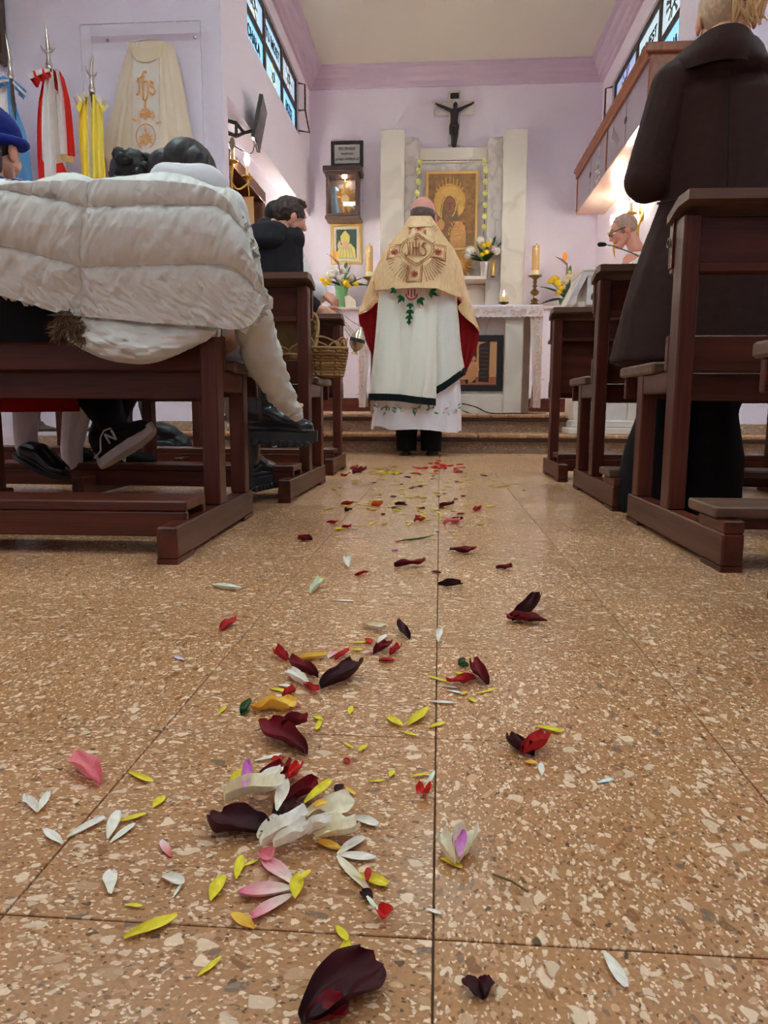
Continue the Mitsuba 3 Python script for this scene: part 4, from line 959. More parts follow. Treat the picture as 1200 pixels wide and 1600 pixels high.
def shoe(k, part, M, L=.27, col=C(26, 24, 26), sole=C(30, 28, 28), kind='loafer'):
    n = 28; s = np.linspace(0, 2*math.pi, n, endpoint=False)
    xs = L/2+L/2*np.cos(s); w = np.where(np.sin(s) >= 0, 1, -1)*(.034+.012*np.sin(np.clip(xs/L, 0, 1)*math.pi*1.1))*np.abs(np.sin(s))**.6
    th = {'loafer': .014, 'sneaker': .03, 'boot': .04}[kind]
    sm = extr(np.stack([xs, w], 1), th)
    v = np.array(sm.vertices); toe = np.clip((v[:, 0]-L*.72)/(L*.28), 0, 1); v[:, 2] += .018*toe**2*(1 if kind != 'boot' else .6); sm.vertices = v
    if kind == 'boot':
        lug = [box((x-.009, a*.048-.006, -.010), (x+.009, a*.048+.006, .012), .003) for x in np.arange(.03, L-.03, .03) for a in (-1, 1)]+[box((x-.009, -.036, -.010), (x+.009, .036, .006), .003) for x in np.arange(.03, L-.02, .03)]
        sm = cat([sm]+lug)
    up = [bone((.045, 0, th+.03), (.036, .031, .035), (.11, 0, th+.042), (.036, .036, .04)), bone((.11, 0, th+.042), (.036, .036, .04), (L-.06, 0, th+.022), (.045, .042, .028)), bone((.045, 0, th+.01), .03, (L-.055, 0, th+.008), (.046, .042, .012))]
    if kind == 'boot': up += [bone((.06, 0, th+.06), (.048, .042, .04), (.06, 0, th+.19), (.055, .048, .02)), bone((.075, 0, th+.07), (.045, .04, .03), (.13, 0, th+.05), (.04, .038, .03))]
    if kind == 'sneaker': up += [bone((.045, 0, th+.04), (.036, .033, .03), (.05, 0, th+.075), (.038, .034, .012))]
    put(k+'__'+part, xf(blob(up, .012, 4), M), 'vc_gloss' if kind != 'sneaker' else 'vc_matte', True, col)
    put(k+'__'+part+'__sole', xf(sm, M), 'vc_satin', 30, sole)
    return M


def lace(k, part, M, th, rows, col):
    ms = []
    for i in range(rows):
        x = .115+.016*i; z = th+.083-.010*i
        ms.append(tube([(x, -.022, z-.006), (x+.004, 0, z+.004), (x, .022, z-.006)], .0026, 5))
    put(k+'__'+part+'__lace', xf(cat(ms), M), 'vc_matte', True, col)


# ---- the priest, seen from behind
k = 'person'; PY = 5.44
pp = lambda x, y, d=PY: at(x, y, d)
M = HM(pp(661, 342, 5.40)+[0, 0, .0], yaw=-8, pitch=12, s=1.17)
hips = [pp(632, 560), pp(668, 560)]
b = xp(head_parts(), M)
b += [bone(pp(660, 376, 5.44), (.06, .06, .04), pp(656, 425, 5.46), (.15, .10, .08)), bone(pp(656, 425, 5.46), (.15, .10, .08), pp(653, 560), (.15, .11, .1))]
for (hx, fx) in ((634, 634), (670, 673)):
    f = pp(fx, 700, 5.46); b += chain([(*pp(hx, 560), .10), (*(pp(hx, 640)), .07), (f[0], f[1], .12, .05)])
for s, sh, el in ((-1, (610, 405), (570, 486)), (1, (704, 405), (740, 498))):
    S, E = pp(*sh, 5.42), pp(*el, 5.44); Hh = np.array([-.14+s*.10, 5.86, 1.32]); S, E = S+[-s*.03, .07, -.02], E+[-s*.045, .09, .02]; b += chain([(*S, .05), (*E, .04), (*(E*.3+Hh*.7), .035)]); b += xp(hand_parts(.7), frame(E*.25+Hh*.75, Hh-E, (-s, 0, .3)))
put(k+'__body', blob(b, .013, 5), 'vc_skin', True, skin_col(C(214, 150, 134), M))
face_bits(k, M)
put(k+'__hair', hair_cap(M, 1.045, [((0, -1, .0), -.03), ((0, .1, -1), -.034), ((0, -.2, 1), -.085)], noise=.002), 'vc_hair', True, strand_col(C(112, 92, 86), M))
for px in (634, 673):
    f = pp(px, 712, 5.37); f[2] = 0; shoe(k, 'shoe', frame(f+[0, .02, .0], (.06 if px > 650 else -.08, 1, 0), (0, 0, 1)), .29)
    put(k+'__trouser_leg', loft([[(f[0]+r_*math.cos(t), f[1]+.09+r_*math.sin(t), z) for t in np.linspace(0, 2*math.pi, 20, endpoint=False)] for z, r_ in ((.035, .075), (.12, .078), (.3, .085), (.5, .09))], 12), 'vc_cloth', True, C(22, 20, 22))
BODY_C = (-.165, 5.45)


def robe(cx, cy, secs, pleats, amp, n=120, ph=0.0, rows=40, hem=None):
    G = []
    t = np.linspace(0, 2*math.pi, n, endpoint=False)
    for z, hx, hy, dx in secs:
        a = amp*(1 if z < secs[-1][0]-.3 else .5); w = 1+a*np.sin(pleats*t+ph+.8*np.sin(t*2))+.5*a*np.sin(pleats*1.7*t+1+ph)
        zz = np.full(n, z) if hem is None else z+hem(t)*max(0, 1-(z-secs[0][0])/.3)
        G.append(np.stack([cx+dx+hx*np.cos(t)*w, cy+hy*np.sin(t)*w, zz], 1))
    G = np.array(G); return np.stack([catmull(G[:, j], rows) for j in range(n)], 1)


alb = robe(*BODY_C, [(.185, .325, .20, -.012), (.5, .30, .19, 0), (.9, .26, .17, 0), (1.3, .2, .14, .02), (1.6, .12, .1, .03)], 9, .035, hem=lambda t: .045*np.exp(-((t-3.7)/.35)**2)+.012*np.sin(3*t))
put(k+'__alb', slab(np.concatenate([alb, alb[:, :1]], 1)[:, ::-1], .006), 'vc_cloth', 60, C(240, 234, 240))
rng = random.Random(2); em = []
gi = alb[4]                                    # embroidery: small sprigs in a band above the hem
for t in np.linspace(3.35, 6.1, 9):
    j = int(t/(2*math.pi)*120) % 120; p = alb[5, j]+unit([math.cos(t), math.sin(t), 0])*.008
    for q in range(7):
        em.append((leaf(p+np.array([rng.uniform(-.04, .04), 0, rng.uniform(-.03, .03)]), (rng.uniform(-1, 1), 0, rng.uniform(-1, 1)), (math.cos(t), math.sin(t), 0), .036, .014, 0, 4), [C(60, 128, 92), C(98, 150, 90), C(206, 190, 150), C(190, 170, 180)][rng.randrange(4)]))
putc(k+'__alb__embroidery', em, 'vc_matte')


def pxsheet(rows, n, m, th=.006, dep=None): return resample([[at(x, y, d) for x, y, d in r] for r in rows], n, m)


def pleated(rows, n, m, folds, th=.006):
    """folds: (position across 0..1, width, depth) vertical folds pushed away from the viewer"""
    G = pxsheet(rows, n, m); u = np.linspace(0, 1, m)
    d = sum(dp*np.exp(-((u-c)/w)**2) for c, w, dp in folds); ramp = np.linspace(.35, 1, n)[:, None]
    G[:, :, 1] += d[None]*ramp; return G


G = pleated([[(594, 440, 5.46), (597, 446, 5.33), (630, 446, 5.25), (660, 446, 5.25), (683, 448, 5.27)], [(588, 530, 5.47), (590, 530, 5.31), (628, 530, 5.22), (660, 530, 5.22), (682, 530, 5.25)], [(582, 590, 5.48), (584, 590, 5.3), (626, 590, 5.20), (660, 590, 5.2), (682, 590, 5.24)], [(577, 626, 5.49), (580, 625, 5.29), (620, 626, 5.19), (650, 630, 5.19), (681, 633, 5.23)]], 48, 130, [(.25, .02, .012), (.51, .085, .05), (.47, .04, .014), (.80, .03, .010), (.93, .03, .008)])
put(k+'__cope', slab(G, .007), 'vc_cloth', 60, C(242, 236, 222))
Gb = G[41:].copy(); Gb[:, :, 1] -= .006; Gb = np.stack([catmull(Gb[:, j], 8) for j in range(Gb.shape[1])], 1)
lowz = G[-1, :, 2].copy(); Gb[:, :, 2] = lowz[None]+np.linspace(.046, -.004, 8)[:, None]; Gb[:, :, 0] = G[-1, :, 0][None]; Gb[:, :, 1] = G[-1, :, 1][None]-.007
put(k+'__cope__border', slab(Gb, .006), 'vc_cloth', 60, C(20, 28, 30))
G = pleated([[(679, 448, 5.28), (695, 449, 5.29), (710, 455, 5.35), (714, 460, 5.5)], [(680, 540, 5.27), (700, 540, 5.28), (717, 540, 5.36), (720, 540, 5.52)], [(681, 590, 5.27), (700, 582, 5.28), (721, 571, 5.37), (725, 569, 5.54)], [(681, 616, 5.27), (700, 604, 5.28), (723, 587, 5.38), (727, 585, 5.54)]], 36, 40, [(.3, .06, .02), (.6, .05, .025)])
put(k+'__cope__side', slab(G, .007), 'vc_cloth', 60, C(236, 234, 224))
Gb = G[29:].copy(); dz = np.linspace(.05, -.004, len(Gb))[:, None]; Gb[:, :, 2] = G[-1, :, 2][None]+dz; Gb[:, :, 0] = G[-1, :, 0][None]; Gb[:, :, 1] = G[-1, :, 1][None]-.007
put(k+'__cope__side_border', slab(Gb, .006), 'vc_cloth', 60, C(20, 28, 30))
# green vine and red monogram below the gold veil
lf = []
def ivy(px, py, ang, s):
    p = at(px, py, 5.205 if px < 680 else 5.26); a = math.radians(ang); d = np.array([math.cos(a), 0, math.sin(a)]); s *= .95
    for da, L in ((0, 1), (.8, .75), (-.8, .75)):
        e = np.array([math.cos(a+da), 0, math.sin(a+da)]); lf.append((leaf(p, e, (0, -1, 0), s*L, s*.42, .02, 5), C(28, 84, 46) if da else C(20, 60, 36)))
for q in ((641, 474, 270, .05), (640.5, 484, 270, .055), (639.5, 493, 270, .05), (639, 501, 270, .035), (629, 463, 235, .06), (655, 466, 300, .06), (672, 455, 330, .07), (618, 452, 215, .05)): ivy(*q)
putc(k+'__cope__vine', lf, 'vc_matte')
put(k+'__cope__monogram', cat([tube([at(643+9*math.cos(t), 459-9*math.sin(t), 5.20) for t in np.linspace(math.pi, 2*math.pi, 12)], .006, 5), tube([at(638, 452, 5.2), at(638, 462, 5.2)], .005, 5), tube([at(643, 452, 5.2), at(643, 464, 5.2)], .005, 5), tube([at(648, 452, 5.2), at(648, 462, 5.2)], .005, 5)]), 'vc_matte', col=C(150, 66, 66))
# gold humeral veil
VR = [(338, 641, 673, 5.28, .05), (352, 634, 682, 5.235, .08), (370, 619, 694, 5.205, .14), (390, 603, 709, 5.195, .18), (412, 591, 719, 5.19, .20), (439, 580, 726, 5.185, .22), (452, 578, 728, 5.175, .23)]
vy, vl, vr, vd, vk = (np.array(c) for c in zip(*VR))


def veil_pt(px, py, off=0.0):
    l, r, d, q = (np.interp(py, vy, a) for a in (vl, vr, vd, vk)); t = (px-(l+r)/2)/((r-l)/2); return at(px, py, d+q*t*t*abs(t)**.6-off)


rows = []
for py in list(np.linspace(338, 446, 30))+[450, 453]:
    l, r = np.interp(py, vy, vl), np.interp(py, vy, vr); m = 70; xs = np.linspace(l, r, m); t = np.linspace(-1, 1, m)
    dip = np.interp(t, [-1, -.8, -.1, .4, .75, 1], [2, 0, -3, -2, 8, 13])*max(0, (py-425)/28)
    rows.append([veil_pt(x, py, .006*math.sin(t_*9+py*.03))+[0, 0, -d*.0047] for x, d, t_ in zip(xs, dip, t)])


def f_brocade(p, n, uv):
    a = mikit.noise(p.x*420, p.z*28, p.y*60); b = mikit.fbm(p.x*40, p.z*40, p.y*40, 2)
    return mikit.mix(C(218, 166, 110), C(250, 216, 164), dr.clip(.6*a+.5*b, 0, 1))


scene['gold_cloth'] = two(prin(mikit.proc(f_brocade), .42, .5, sheen=.4))
put(k+'__humeral_veil', slab(np.array(rows), .01), 'gold_cloth', 60)
put(k+'__humeral_veil__collar', slab(pxsheet([[(640, 346, 5.32), (645, 341, 5.26), (657, 339, 5.245), (668, 341, 5.26), (675, 347, 5.32)], [(634, 356, 5.33), (641, 356, 5.24), (657, 355, 5.22), (672, 355, 5.24), (682, 358, 5.33)]], 8, 30), .012), 'gold_cloth', 60)
L_ = [[(582, 430, 5.38), (583, 440, 5.34), (588, 452, 5.36)], [(575, 450, 5.40), (580, 455, 5.35), (588, 461, 5.36)], [(569, 465, 5.42), (580, 467, 5.36), (592, 469, 5.36)], [(565, 478, 5.43), (575, 477, 5.37), (588, 473, 5.37)], [(560, 492, 5.45), (563, 490, 5.4), (566, 488, 5.38)]]
R_ = [[(724, 436, 5.40), (718, 447, 5.35), (712, 458, 5.36)], [(731, 460, 5.42), (726, 464, 5.36), (722, 470, 5.36)], [(737, 481, 5.43), (727, 481, 5.37), (716, 479, 5.36)], [(743, 500, 5.45), (733, 496, 5.39), (722, 491, 5.37)], [(749, 518, 5.47), (746, 513, 5.43), (742, 507, 5.40)]]
for rows in (L_, R_): put(k+'__humeral_veil__drape', slab(pxsheet(rows, 26, 16), .01), 'gold_cloth', 60)
LL = [[(560, 492, 5.47), (578, 484, 5.43), (596, 462, 5.40)], [(563, 508, 5.47), (578, 505, 5.44), (594, 500, 5.42)], [(571, 530, 5.47), (580, 530, 5.44), (590, 532, 5.43)], [(580, 552, 5.46), (584, 552, 5.45), (588, 555, 5.44)], [(585, 566, 5.46), (586, 567, 5.45), (588, 568, 5.45)]]
RL = [[(712, 462, 5.42), (728, 484, 5.44), (748, 516, 5.48)], [(717, 496, 5.43), (732, 508, 5.45), (748, 522, 5.48)], [(719, 530, 5.44), (732, 535, 5.46), (745, 542, 5.48)], [(720, 556, 5.45), (728, 560, 5.46), (736, 564, 5.48)], [(721, 578, 5.46), (724, 581, 5.47), (727, 584, 5.48)]]
for rows in (LL, RL): put(k+'__humeral_veil__red_lining', slab(pleated(rows, 26, 20, [(.35, .08, .02), (.7, .08, .02)]), .006), 'vc_cloth', 60, C(126, 20, 24))
# embroidery on the veil
EB = lambda x, y: (590+x/8, 330+y/8)


def stitch(pts, r=.0035, n=0):
    P = [veil_pt(*EB(x, y), .011) for x, y in pts]
    return tube(P, r, 5, n) if len(P) > 2 and n else tube(P, r, 5)


em = []
BR, RD, GD = C(150, 92, 46), C(168, 58, 44), C(168, 120, 52)
for poly in ([(400, 290), (405, 110), (605, 110), (595, 290)], [(300, 420), (145, 425), (115, 605), (290, 580)], [(670, 400), (855, 440), (848, 615), (660, 575)], [(380, 680), (355, 880), (548, 885), (560, 670)]):
    em.append((stitch(poly, .0036), BR)); c = np.mean(poly, 0); ins = [tuple(c+(np.array(p)-c)*.8) for p in poly]; em.append((stitch(ins, .0024), GD))
    for a in range(8):
        t = a/8*2*math.pi; em.append((stitch([tuple(c), (c[0]+48*math.cos(t), c[1]+42*math.sin(t))], .0036), RD))
dia = [(500, 285), (590, 350), (680, 420), (690, 500), (640, 570), (570, 620), (490, 665), (400, 620), (340, 575), (290, 510), (310, 420), (400, 340), (500, 285)]
for o, cc in ((.93, BR), (1.06, GD)):
    c = np.array([492, 470]); em.append((stitch([tuple(c+(np.array(p)-c)*o) for p in dia], .0028, 60), cc))
for a0, a1, n in ((-66, -22, 9), (-158, -114, 9), (24, 72, 10), (108, 156, 10)):
    for t in np.linspace(a0, a1, n):
        ca, sa = math.cos(math.radians(t)), math.sin(math.radians(t)); R0, R1 = 225, 370+60*math.sin(math.radians(t))*(1 if t > 0 else .2)+15*((int(t*7)) % 2)
        ex, ey = EB(490+R1*ca, 475+R1*sa)
        if not np.interp(ey, vy, vl)+2 < ex < np.interp(ey, vy, vr)-2: continue
        em.append((stitch([(490+R0*ca, 475+R0*sa), (490+R1*ca, 475+R1*sa)], .0021), C(140, 84, 44)))
for pts in ([(372, 390), (385, 470), (380, 540), (350, 555), (345, 520)], [(400, 380), (405, 470), (400, 545)],
            [(440, 390), (445, 470), (440, 550)], [(520, 390), (515, 470), (520, 555)], [(440, 468), (480, 455), (518, 468)], [(480, 320), (482, 550)], [(450, 345), (510, 345)],
            [(610, 400), (575, 395), (555, 430), (585, 465), (605, 500), (590, 545), (550, 550), (545, 520)], [(590, 410), (570, 430), (600, 470)]):
    em.append((stitch(pts, .0038, 20), BR))
putc(k+'__humeral_veil__embroidery', em, 'vc_satin')
tag(k, 'person in a gold embroidered veil over a white cope, kneeling back turned before the altar' if 0 else 'balding person in a gold embroidered veil over a white cope, back turned, facing the altar', 'person')

# ---- reader at the ambo (profile, glasses)
k = 'person_001'; Y = 6.15
M = HM(at(975, 362, Y), yaw=84, pitch=20, s=1.06); c = at(986, 395, Y)
b = xp(head_parts(), M); zf = .15
b += [bone((c[0]+.02, Y, 1.52), (.08, .10, .05), (c[0]+.05, Y, 1.40), (.13, .19, .08)), bone((c[0]+.05, Y, 1.40), (.13, .19, .08), (c[0]+.06, Y, .98), (.13, .17, .1))]
for s in (-1, 1):
    b += chain([(c[0]+.06, Y+s*.09, .95, .09), (c[0]+.06, Y+s*.09, .6, .06), (c[0]+.07, Y+s*.09, zf+.1, .045)]); E = np.array([c[0]+.06, Y+s*.25, 1.14]); Hh = np.array([c[0]-.10, Y+s*.12, 1.24]); b += chain([(c[0]+.05, Y+s*.2, 1.44, .06), (*E, .045), (*Hh, .032)]); b += xp(hand_parts(.5), frame(Hh, Hh-E, (0, 0, 1)))
    shoe(k, 'shoe', frame((c[0]+.12, Y+s*.09, zf), (-1, 0, 0), (0, 0, 1)), .28)
put(k+'__body', blob(b, .012, 5), 'vc_skin', True, skin_col(C(216, 148, 126), M))
face_bits(k, M)
put(k+'__hair', hair_cap(M, 1.025, [((0, -1, .25), -.03), ((0, -.5, 1), -.04)], noise=.001), 'vc_hair', True, strand_col(C(170, 134, 112), M))
gl = [tube([(a*.03+.021*math.cos(t), .100, .012+.016*math.sin(t)) for t in np.linspace(0, 2*math.pi, 15)], .0022, 5) for a in (-1, 1)]+[tube([(-.009, .103, .014), (.009, .103, .014)], .002, 5)]+[tube([(a*.05, .098, .016), (a*.078, .05, .014), (a*.084, -.01, .012)], .003, 5) for a in (-1, 1)]
put(k+'__glasses', xf(cat(gl), M), 'vc_satin', col=C(44, 34, 34))
G = robe(c[0]+.05, Y, [(zf+.04, .24, .27, 0), (.6, .2, .25, 0), (1.1, .17, .24, 0), (1.36, .15, .23, 0), (1.47, .11, .15, 0), (1.53, .075, .085, 0), (1.565, .072, .078, -.01)], 8, .03)
put(k+'__alb', slab(np.concatenate([G, G[:, :1]], 1)[:, ::-1], .008), 'vc_cloth', 60, C(228, 218, 204))
for s in (-1, 1): put(k+'__alb__sleeve', blob(chain([(c[0]+.05, Y+s*.19, 1.43, .085), (c[0]+.05, Y+s*.26, 1.14, .08), (c[0]-.05, Y+s*.17, 1.22, .075)]), .02, 5), 'vc_cloth', True, C(226, 216, 202))
tag(k, 'person with glasses and cropped hair in a white alb, reading at the microphone', 'person')

# ---- boy in a black hooded sweatshirt
k = 'person_002'; Y = 4.56
M = HM(at(453, 343, Y), yaw=-52, pitch=12, s=1.0); c = at(424, 395, Y); x = c[0]
b = xp(head_parts(), M)
b += [bone((x+.02, Y, 1.44), (.07, .07, .04), (x, Y, 1.32), (.16, .10, .07)), bone((x, Y, 1.32), (.16, .1, .07), (x, Y, .92), (.14, .1, .09))]
for s in (-1, 1):
    b += chain([(x+s*.085, Y, .9, .085), (x+s*.085, Y, .5, .055), (x+s*.085, Y, .1, .04)]); shoe(k, 'shoe', frame((x+s*.085, Y-.09, 0), (s*.1, 1, 0), (0, 0, 1)), .27, kind='sneaker', sole=C(220, 216, 210))
    put(k+'__trouser_leg', blob(chain([(x+s*.085, Y, .92, .105), (x+s*.09, Y, .5, .085), (x+s*.09, Y, .09, .075)]), .02, 5), 'vc_cloth', True, C(30, 30, 36))
E1, H1 = np.array([x+.12, Y+.12, 1.06]), at(500, 484, Y+.13)
b += chain([(x+.11, Y, 1.33, .045), (*E1, .038), (*H1, .03)]); b += xp(hand_parts(.9), frame(H1, (1, .2, -.6), (0, -1, .3)))
E2 = np.array([x-.22, Y+.02, 1.05]); H2 = np.array([x-.12, Y+.22, .98]); b += chain([(x-.12, Y, 1.33, .045), (*E2, .038), (*H2, .03)]); b += xp(hand_parts(.6), frame(H2, H2-E2, (1, 0, 0)))
put(k+'__body', blob(b, .012, 5), 'vc_skin', True, skin_col(SKIN, M))
face_bits(k, M, brow=HAIRD)
put(k+'__hair', hair_cap(M, 1.075, [((0, -.45, 1), -.005), ((0, -1, -.6), -.092)], noise=.006, freq=(90, 90, 60), extra=[sph((0, .03, .105), (.06, .055, .026))]), 'vc_hair', True, strand_col(C(62, 46, 40), M))
put(k+'__hair__clipped_sides', hair_cap(M, 1.03, [((0, -1, .5), .012), ((0, -.3, 1), -.03)], noise=.001), 'vc_hair', True, strand_col(C(92, 68, 60), M))
hd = [bone((x+.02, Y+.0, 1.37), (.17, .115, .075), (x-.01, Y, .95), (.155, .135, .08)), bone((x-.10, Y, 1.36), .085, (x+.13, Y, 1.36), .08), bone((x+.0, Y-.08, 1.40), (.12, .07, .05), (x-.01, Y-.12, 1.33), (.12, .05, .05)), bone((x-.03, Y-.03, 1.43), .05, (x+.09, Y-.01, 1.42), .05), *chain([(x-.16, Y, 1.34, .075), (*E2, .065), (*H2, .05)]), *chain([(x+.12, Y, 1.34, .07), (*E1, .062), (*(E1*.25+H1*.75), .048)])]
t = blob(hd, .015, 6); v = np.array(t.vertices); t.vertices = v+t.vertex_normals*((nfbm(v*14, 3, 5)-.5)*.014)[:, None]
put(k+'__hooded_sweatshirt', t, 'vc_cloth', True, C(40, 38, 42))
tag(k, 'boy with short dark hair in a black hooded sweatshirt, standing behind the left pews', 'person')
# ---- altar server hidden behind him: white sleeve, hand and thurible
k = 'person_003'; Y = 5.0
x = at(428, 380, Y)[0]; M = HM(at(434, 342, Y+.05), yaw=-40, pitch=10, s=.86)
Hh = at(503, 457, 5.0); E = at(478, 446, 5.08); S = at(458, 400, 5.05)
b = xp(head_parts(), M)+[bone((x, Y, 1.36), (.06, .06, .04), (x, Y, 1.26), (.13, .09, .06)), bone((x, Y, 1.26), (.13, .09, .06), (x, Y, .85), (.13, .1, .08))]
for s in (-1, 1): b += chain([(x+s*.07, Y, .82, .08), (x+s*.07, Y, .45, .05), (x+s*.07, Y, .09, .04)]); shoe(k, 'shoe', frame((x+s*.07, Y-.08, 0), (0, 1, 0), (0, 0, 1)), .25)
b += chain([(*S, .05), (*E, .04), (*Hh, .026)]); b += xp(hand_parts(.75), frame(Hh, (.8, 0, -.55), (.3, -.6, .7)))
E2 = np.array([x-.18, Y+.05, 1.0]); b += chain([(x-.13, Y, 1.27, .05), (*E2, .04), (x-.05, Y+.2, 1.0, .03)]); b += xp(hand_parts(.6), frame((x-.05, Y+.2, 1.0), (.6, .8, 0), (0, 0, 1)))
put(k+'__body', blob(b, .010, 4), 'vc_skin', True, skin_col(C(222, 160, 138), M))
face_bits(k, M)
put(k+'__hair', hair_cap(M, 1.1, [((0, -.7, 1), -.01)], noise=.004), 'vc_hair', True, strand_col(HAIRD, M))
G = robe(x, Y, [(.08, .24, .2, 0), (.6, .19, .17, 0), (1.0, .16, .13, 0), (1.25, .14, .11, 0), (1.34, .07, .07, 0)], 8, .03)
put(k+'__alb', slab(np.concatenate([G, G[:, :1]], 1)[:, ::-1], .008), 'vc_cloth', 60, C(226, 218, 216))
put(k+'__alb__sleeve', blob(chain([(*S, .075), (*E, .07), (*(E*.25+Hh*.75+[0, 0, -.02]), .07)])+[bone(E*.3+Hh*.7, .05, E*.3+Hh*.7+[-.03, 0, -.12], .035)], .015, 5), 'vc_cloth', True, C(226, 218, 218))
tag(k, 'altar server in a white alb behind the boy, only sleeve and hand showing', 'person')
k = 'thurible'; c = at(558, 535, 5.0); t0 = Hh+[.07, 0, -.06]
TM = tr(c) @ ry(14) @ np.diag([.8, .8, .8, 1])
put(k+'__bowl', xf(lathe([(0, -.10), (.03, -.10), (.025, -.085), (.012, -.075), (.045, -.05), (.062, -.02), (.064, .0), (.056, .0), (0, -.03)], 24), TM), 'vc_metal', 35, C(190, 168, 140))
put(k+'__band', xf(lathe([(.058, .0), (.066, .0), (.064, .03), (.054, .03)], 24), TM), 'vc_satin', 40, C(50, 42, 38))
put(k+'__lid', xf(lathe([(.062, .03), (.056, .055), (.04, .08), (.035, .095), (.022, .11), (.012, .13), (0, .135)], 24), TM), 'vc_metal', 35, C(206, 190, 166))
q = tf.transform_points([[.05, 0, .02], [-.05, 0, .02], [0, .05, .02], [0, 0, .13]], TM)
for e in q: put(k+'__chain', tube([t0, (t0+e)/2+[-.01, 0, -.012], e], .0028, 5, 14), 'vc_metal', True, C(190, 176, 150))
tag(k, 'silver thurible hanging on chains from the hand of the altar server', 'thurible')

# ---- woman in a long brown coat, right of the aisle
k = 'person_004'; Y = 2.58
w_ = lambda px, py, d=Y: at(px, py, d)
M = HM(w_(1134, 34, 2.57), yaw=-12, pitch=4, s=1.02)
b = xp(head_parts(), M)
b += [bone(w_(1132, 105, 2.6), (.055, .05, .04), w_(1130, 170, 2.6), (.14, .08, .08)), bone(w_(1130, 170, 2.6), (.14, .08, .08), w_(1122, 340), (.14, .10, .1))]
for px in (1030, 1106): f = w_(px, 760); b += chain([(*w_(1100 if px < 1100 else 1145, 380), .095), (*w_((px+1110)/2 if px < 1100 else 1120, 570), .06), (f[0], f[1], .1, .04)])
for s, sh, el in ((-1, (1052, 135), (1006, 288)), (1, (1212, 135), (1262, 288))):
    S, E = w_(*sh), w_(*el, 2.6); Hh = w_(1134+s*18, 262, 2.93); b += chain([(*S, .05), (*E, .042), (*Hh, .03)]); b += xp(hand_parts(.3), frame(Hh, (-s*.4, .5, .6), (s*.8, 0, .2)))
put(k+'__body', blob(b, .012, 5), 'vc_skin', True, skin_col(C(226, 176, 150), M))
face_bits(k, M)
BL = C(206, 176, 140)
hp = hair_cap(M, 1.10, [((0, -1, .55), -.026)], noise=.003, freq=(160, 160, 22), extra=[])
put(k+'__hair', hp, 'vc_hair', True, strand_col(BL, M, 150, .55))
rng = random.Random(12); pt = []
for q in range(60):                                    # twisted, clipped pony tail: locks fanning out of the clip
    a = rng.uniform(-1.1, .7); L = rng.uniform(.06, .11); p = np.array([.03+rng.uniform(-.02, .03), -.10+rng.uniform(-.015, .0), .035+rng.uniform(-.02, .04)]); d = np.array([math.sin(a)*.8+.2, -.35, math.cos(a)])
    pt.append(tube([p, p+d*L*.5+[0, -.02, 0], p+d*L+[rng.uniform(-.02, .02), .012, rng.uniform(-.03, .0)]], [.008, .0085, .002], 6, 8))
for q in range(26):
    p = np.array([.035+rng.uniform(-.03, .035), -.104, .04]); pt.append(tube([p, p+[rng.uniform(-.02, .04), -.014, -.04], p+[rng.uniform(-.03, .055), .012, -.085-rng.uniform(0, .03)]], [.008, .008, .002], 6, 8))
put(k+'__hair__ponytail', xf(cat(pt), M), 'vc_hair', True, strand_col(C(212, 172, 122), M, 200, .7))
put(k+'__hair__clip', xf(cat([tube([(.035, -.125, -.012), (.03, -.128, .02), (.05, -.125, .07)], [.006, .012, .009], 7, 10), tube([(.05, -.12, -.01), (.062, -.122, .012)], .006, 6)]), M), 'vc_gloss', True, C(22, 18, 20))
cb = [bone(w_(1136, 86, 2.57), (.10, .125, .03), w_(1134, 118, 2.57), (.13, .145, .05)), bone(w_(1066, 130), (.07, .085, .06), w_(1200, 130), (.07, .085, .06)), bone(w_(1132, 108), (.09, .085, .05), w_(1130, 160), (.195, .125, .08)), bone(w_(1130, 160), (.195, .125, .08), w_(1126, 310), (.19, .14, .07)), bone(w_(1126, 310), (.19, .14, .07), w_(1112, 430), (.26, .17, .06)), bone(w_(1112, 430), (.26, .17, .06), w_(1102, 566), (.32, .2, .02))]
for s, sh, el in ((-1, (1058, 138), (1010, 282)), (1, (1206, 138), (1256, 282))):
    S, E = w_(*sh), w_(*el, 2.58); Hh = w_(1134+s*24, 270, 2.88); cb += chain([(*S, .085), (*(S*.5+E*.5), .078), (*E, .072), (*Hh, .055)])
t = blob(cb, .014, 10); v = np.array(t.vertices); q = nfbm(v*np.array([16, 16, 3.5]), 3, 2)-.5
t.vertices = v+t.vertex_normals*(q*.02*np.clip((1.25-v[:, 2])/.5, .25, 1))[:, None]


def f_coat(p, n, uv):
    a = mikit.noise(p.x*900, p.y*900, p.z*900); b = mikit.fbm(p.x*60, p.y*60, p.z*60, 2)
    return mi.Color3f(C(54, 37, 33))*(.75+.3*a+.25*b)


scene['coat_wool'] = two(prin(mikit.proc(f_coat), .95, .1, sheen=.6))
put(k+'__coat', t, 'coat_wool', True)


def on_coat(px, py):
    q = w_(px, py, 2.42); vv_ = np.asarray(t.vertices); d = np.hypot(vv_[:, 0]-q[0], vv_[:, 2]-q[2]); i = np.where(d < .022)[0]
    return np.array([q[0], vv_[i, 1].min()-.0005 if len(i) else 2.43, q[2]])


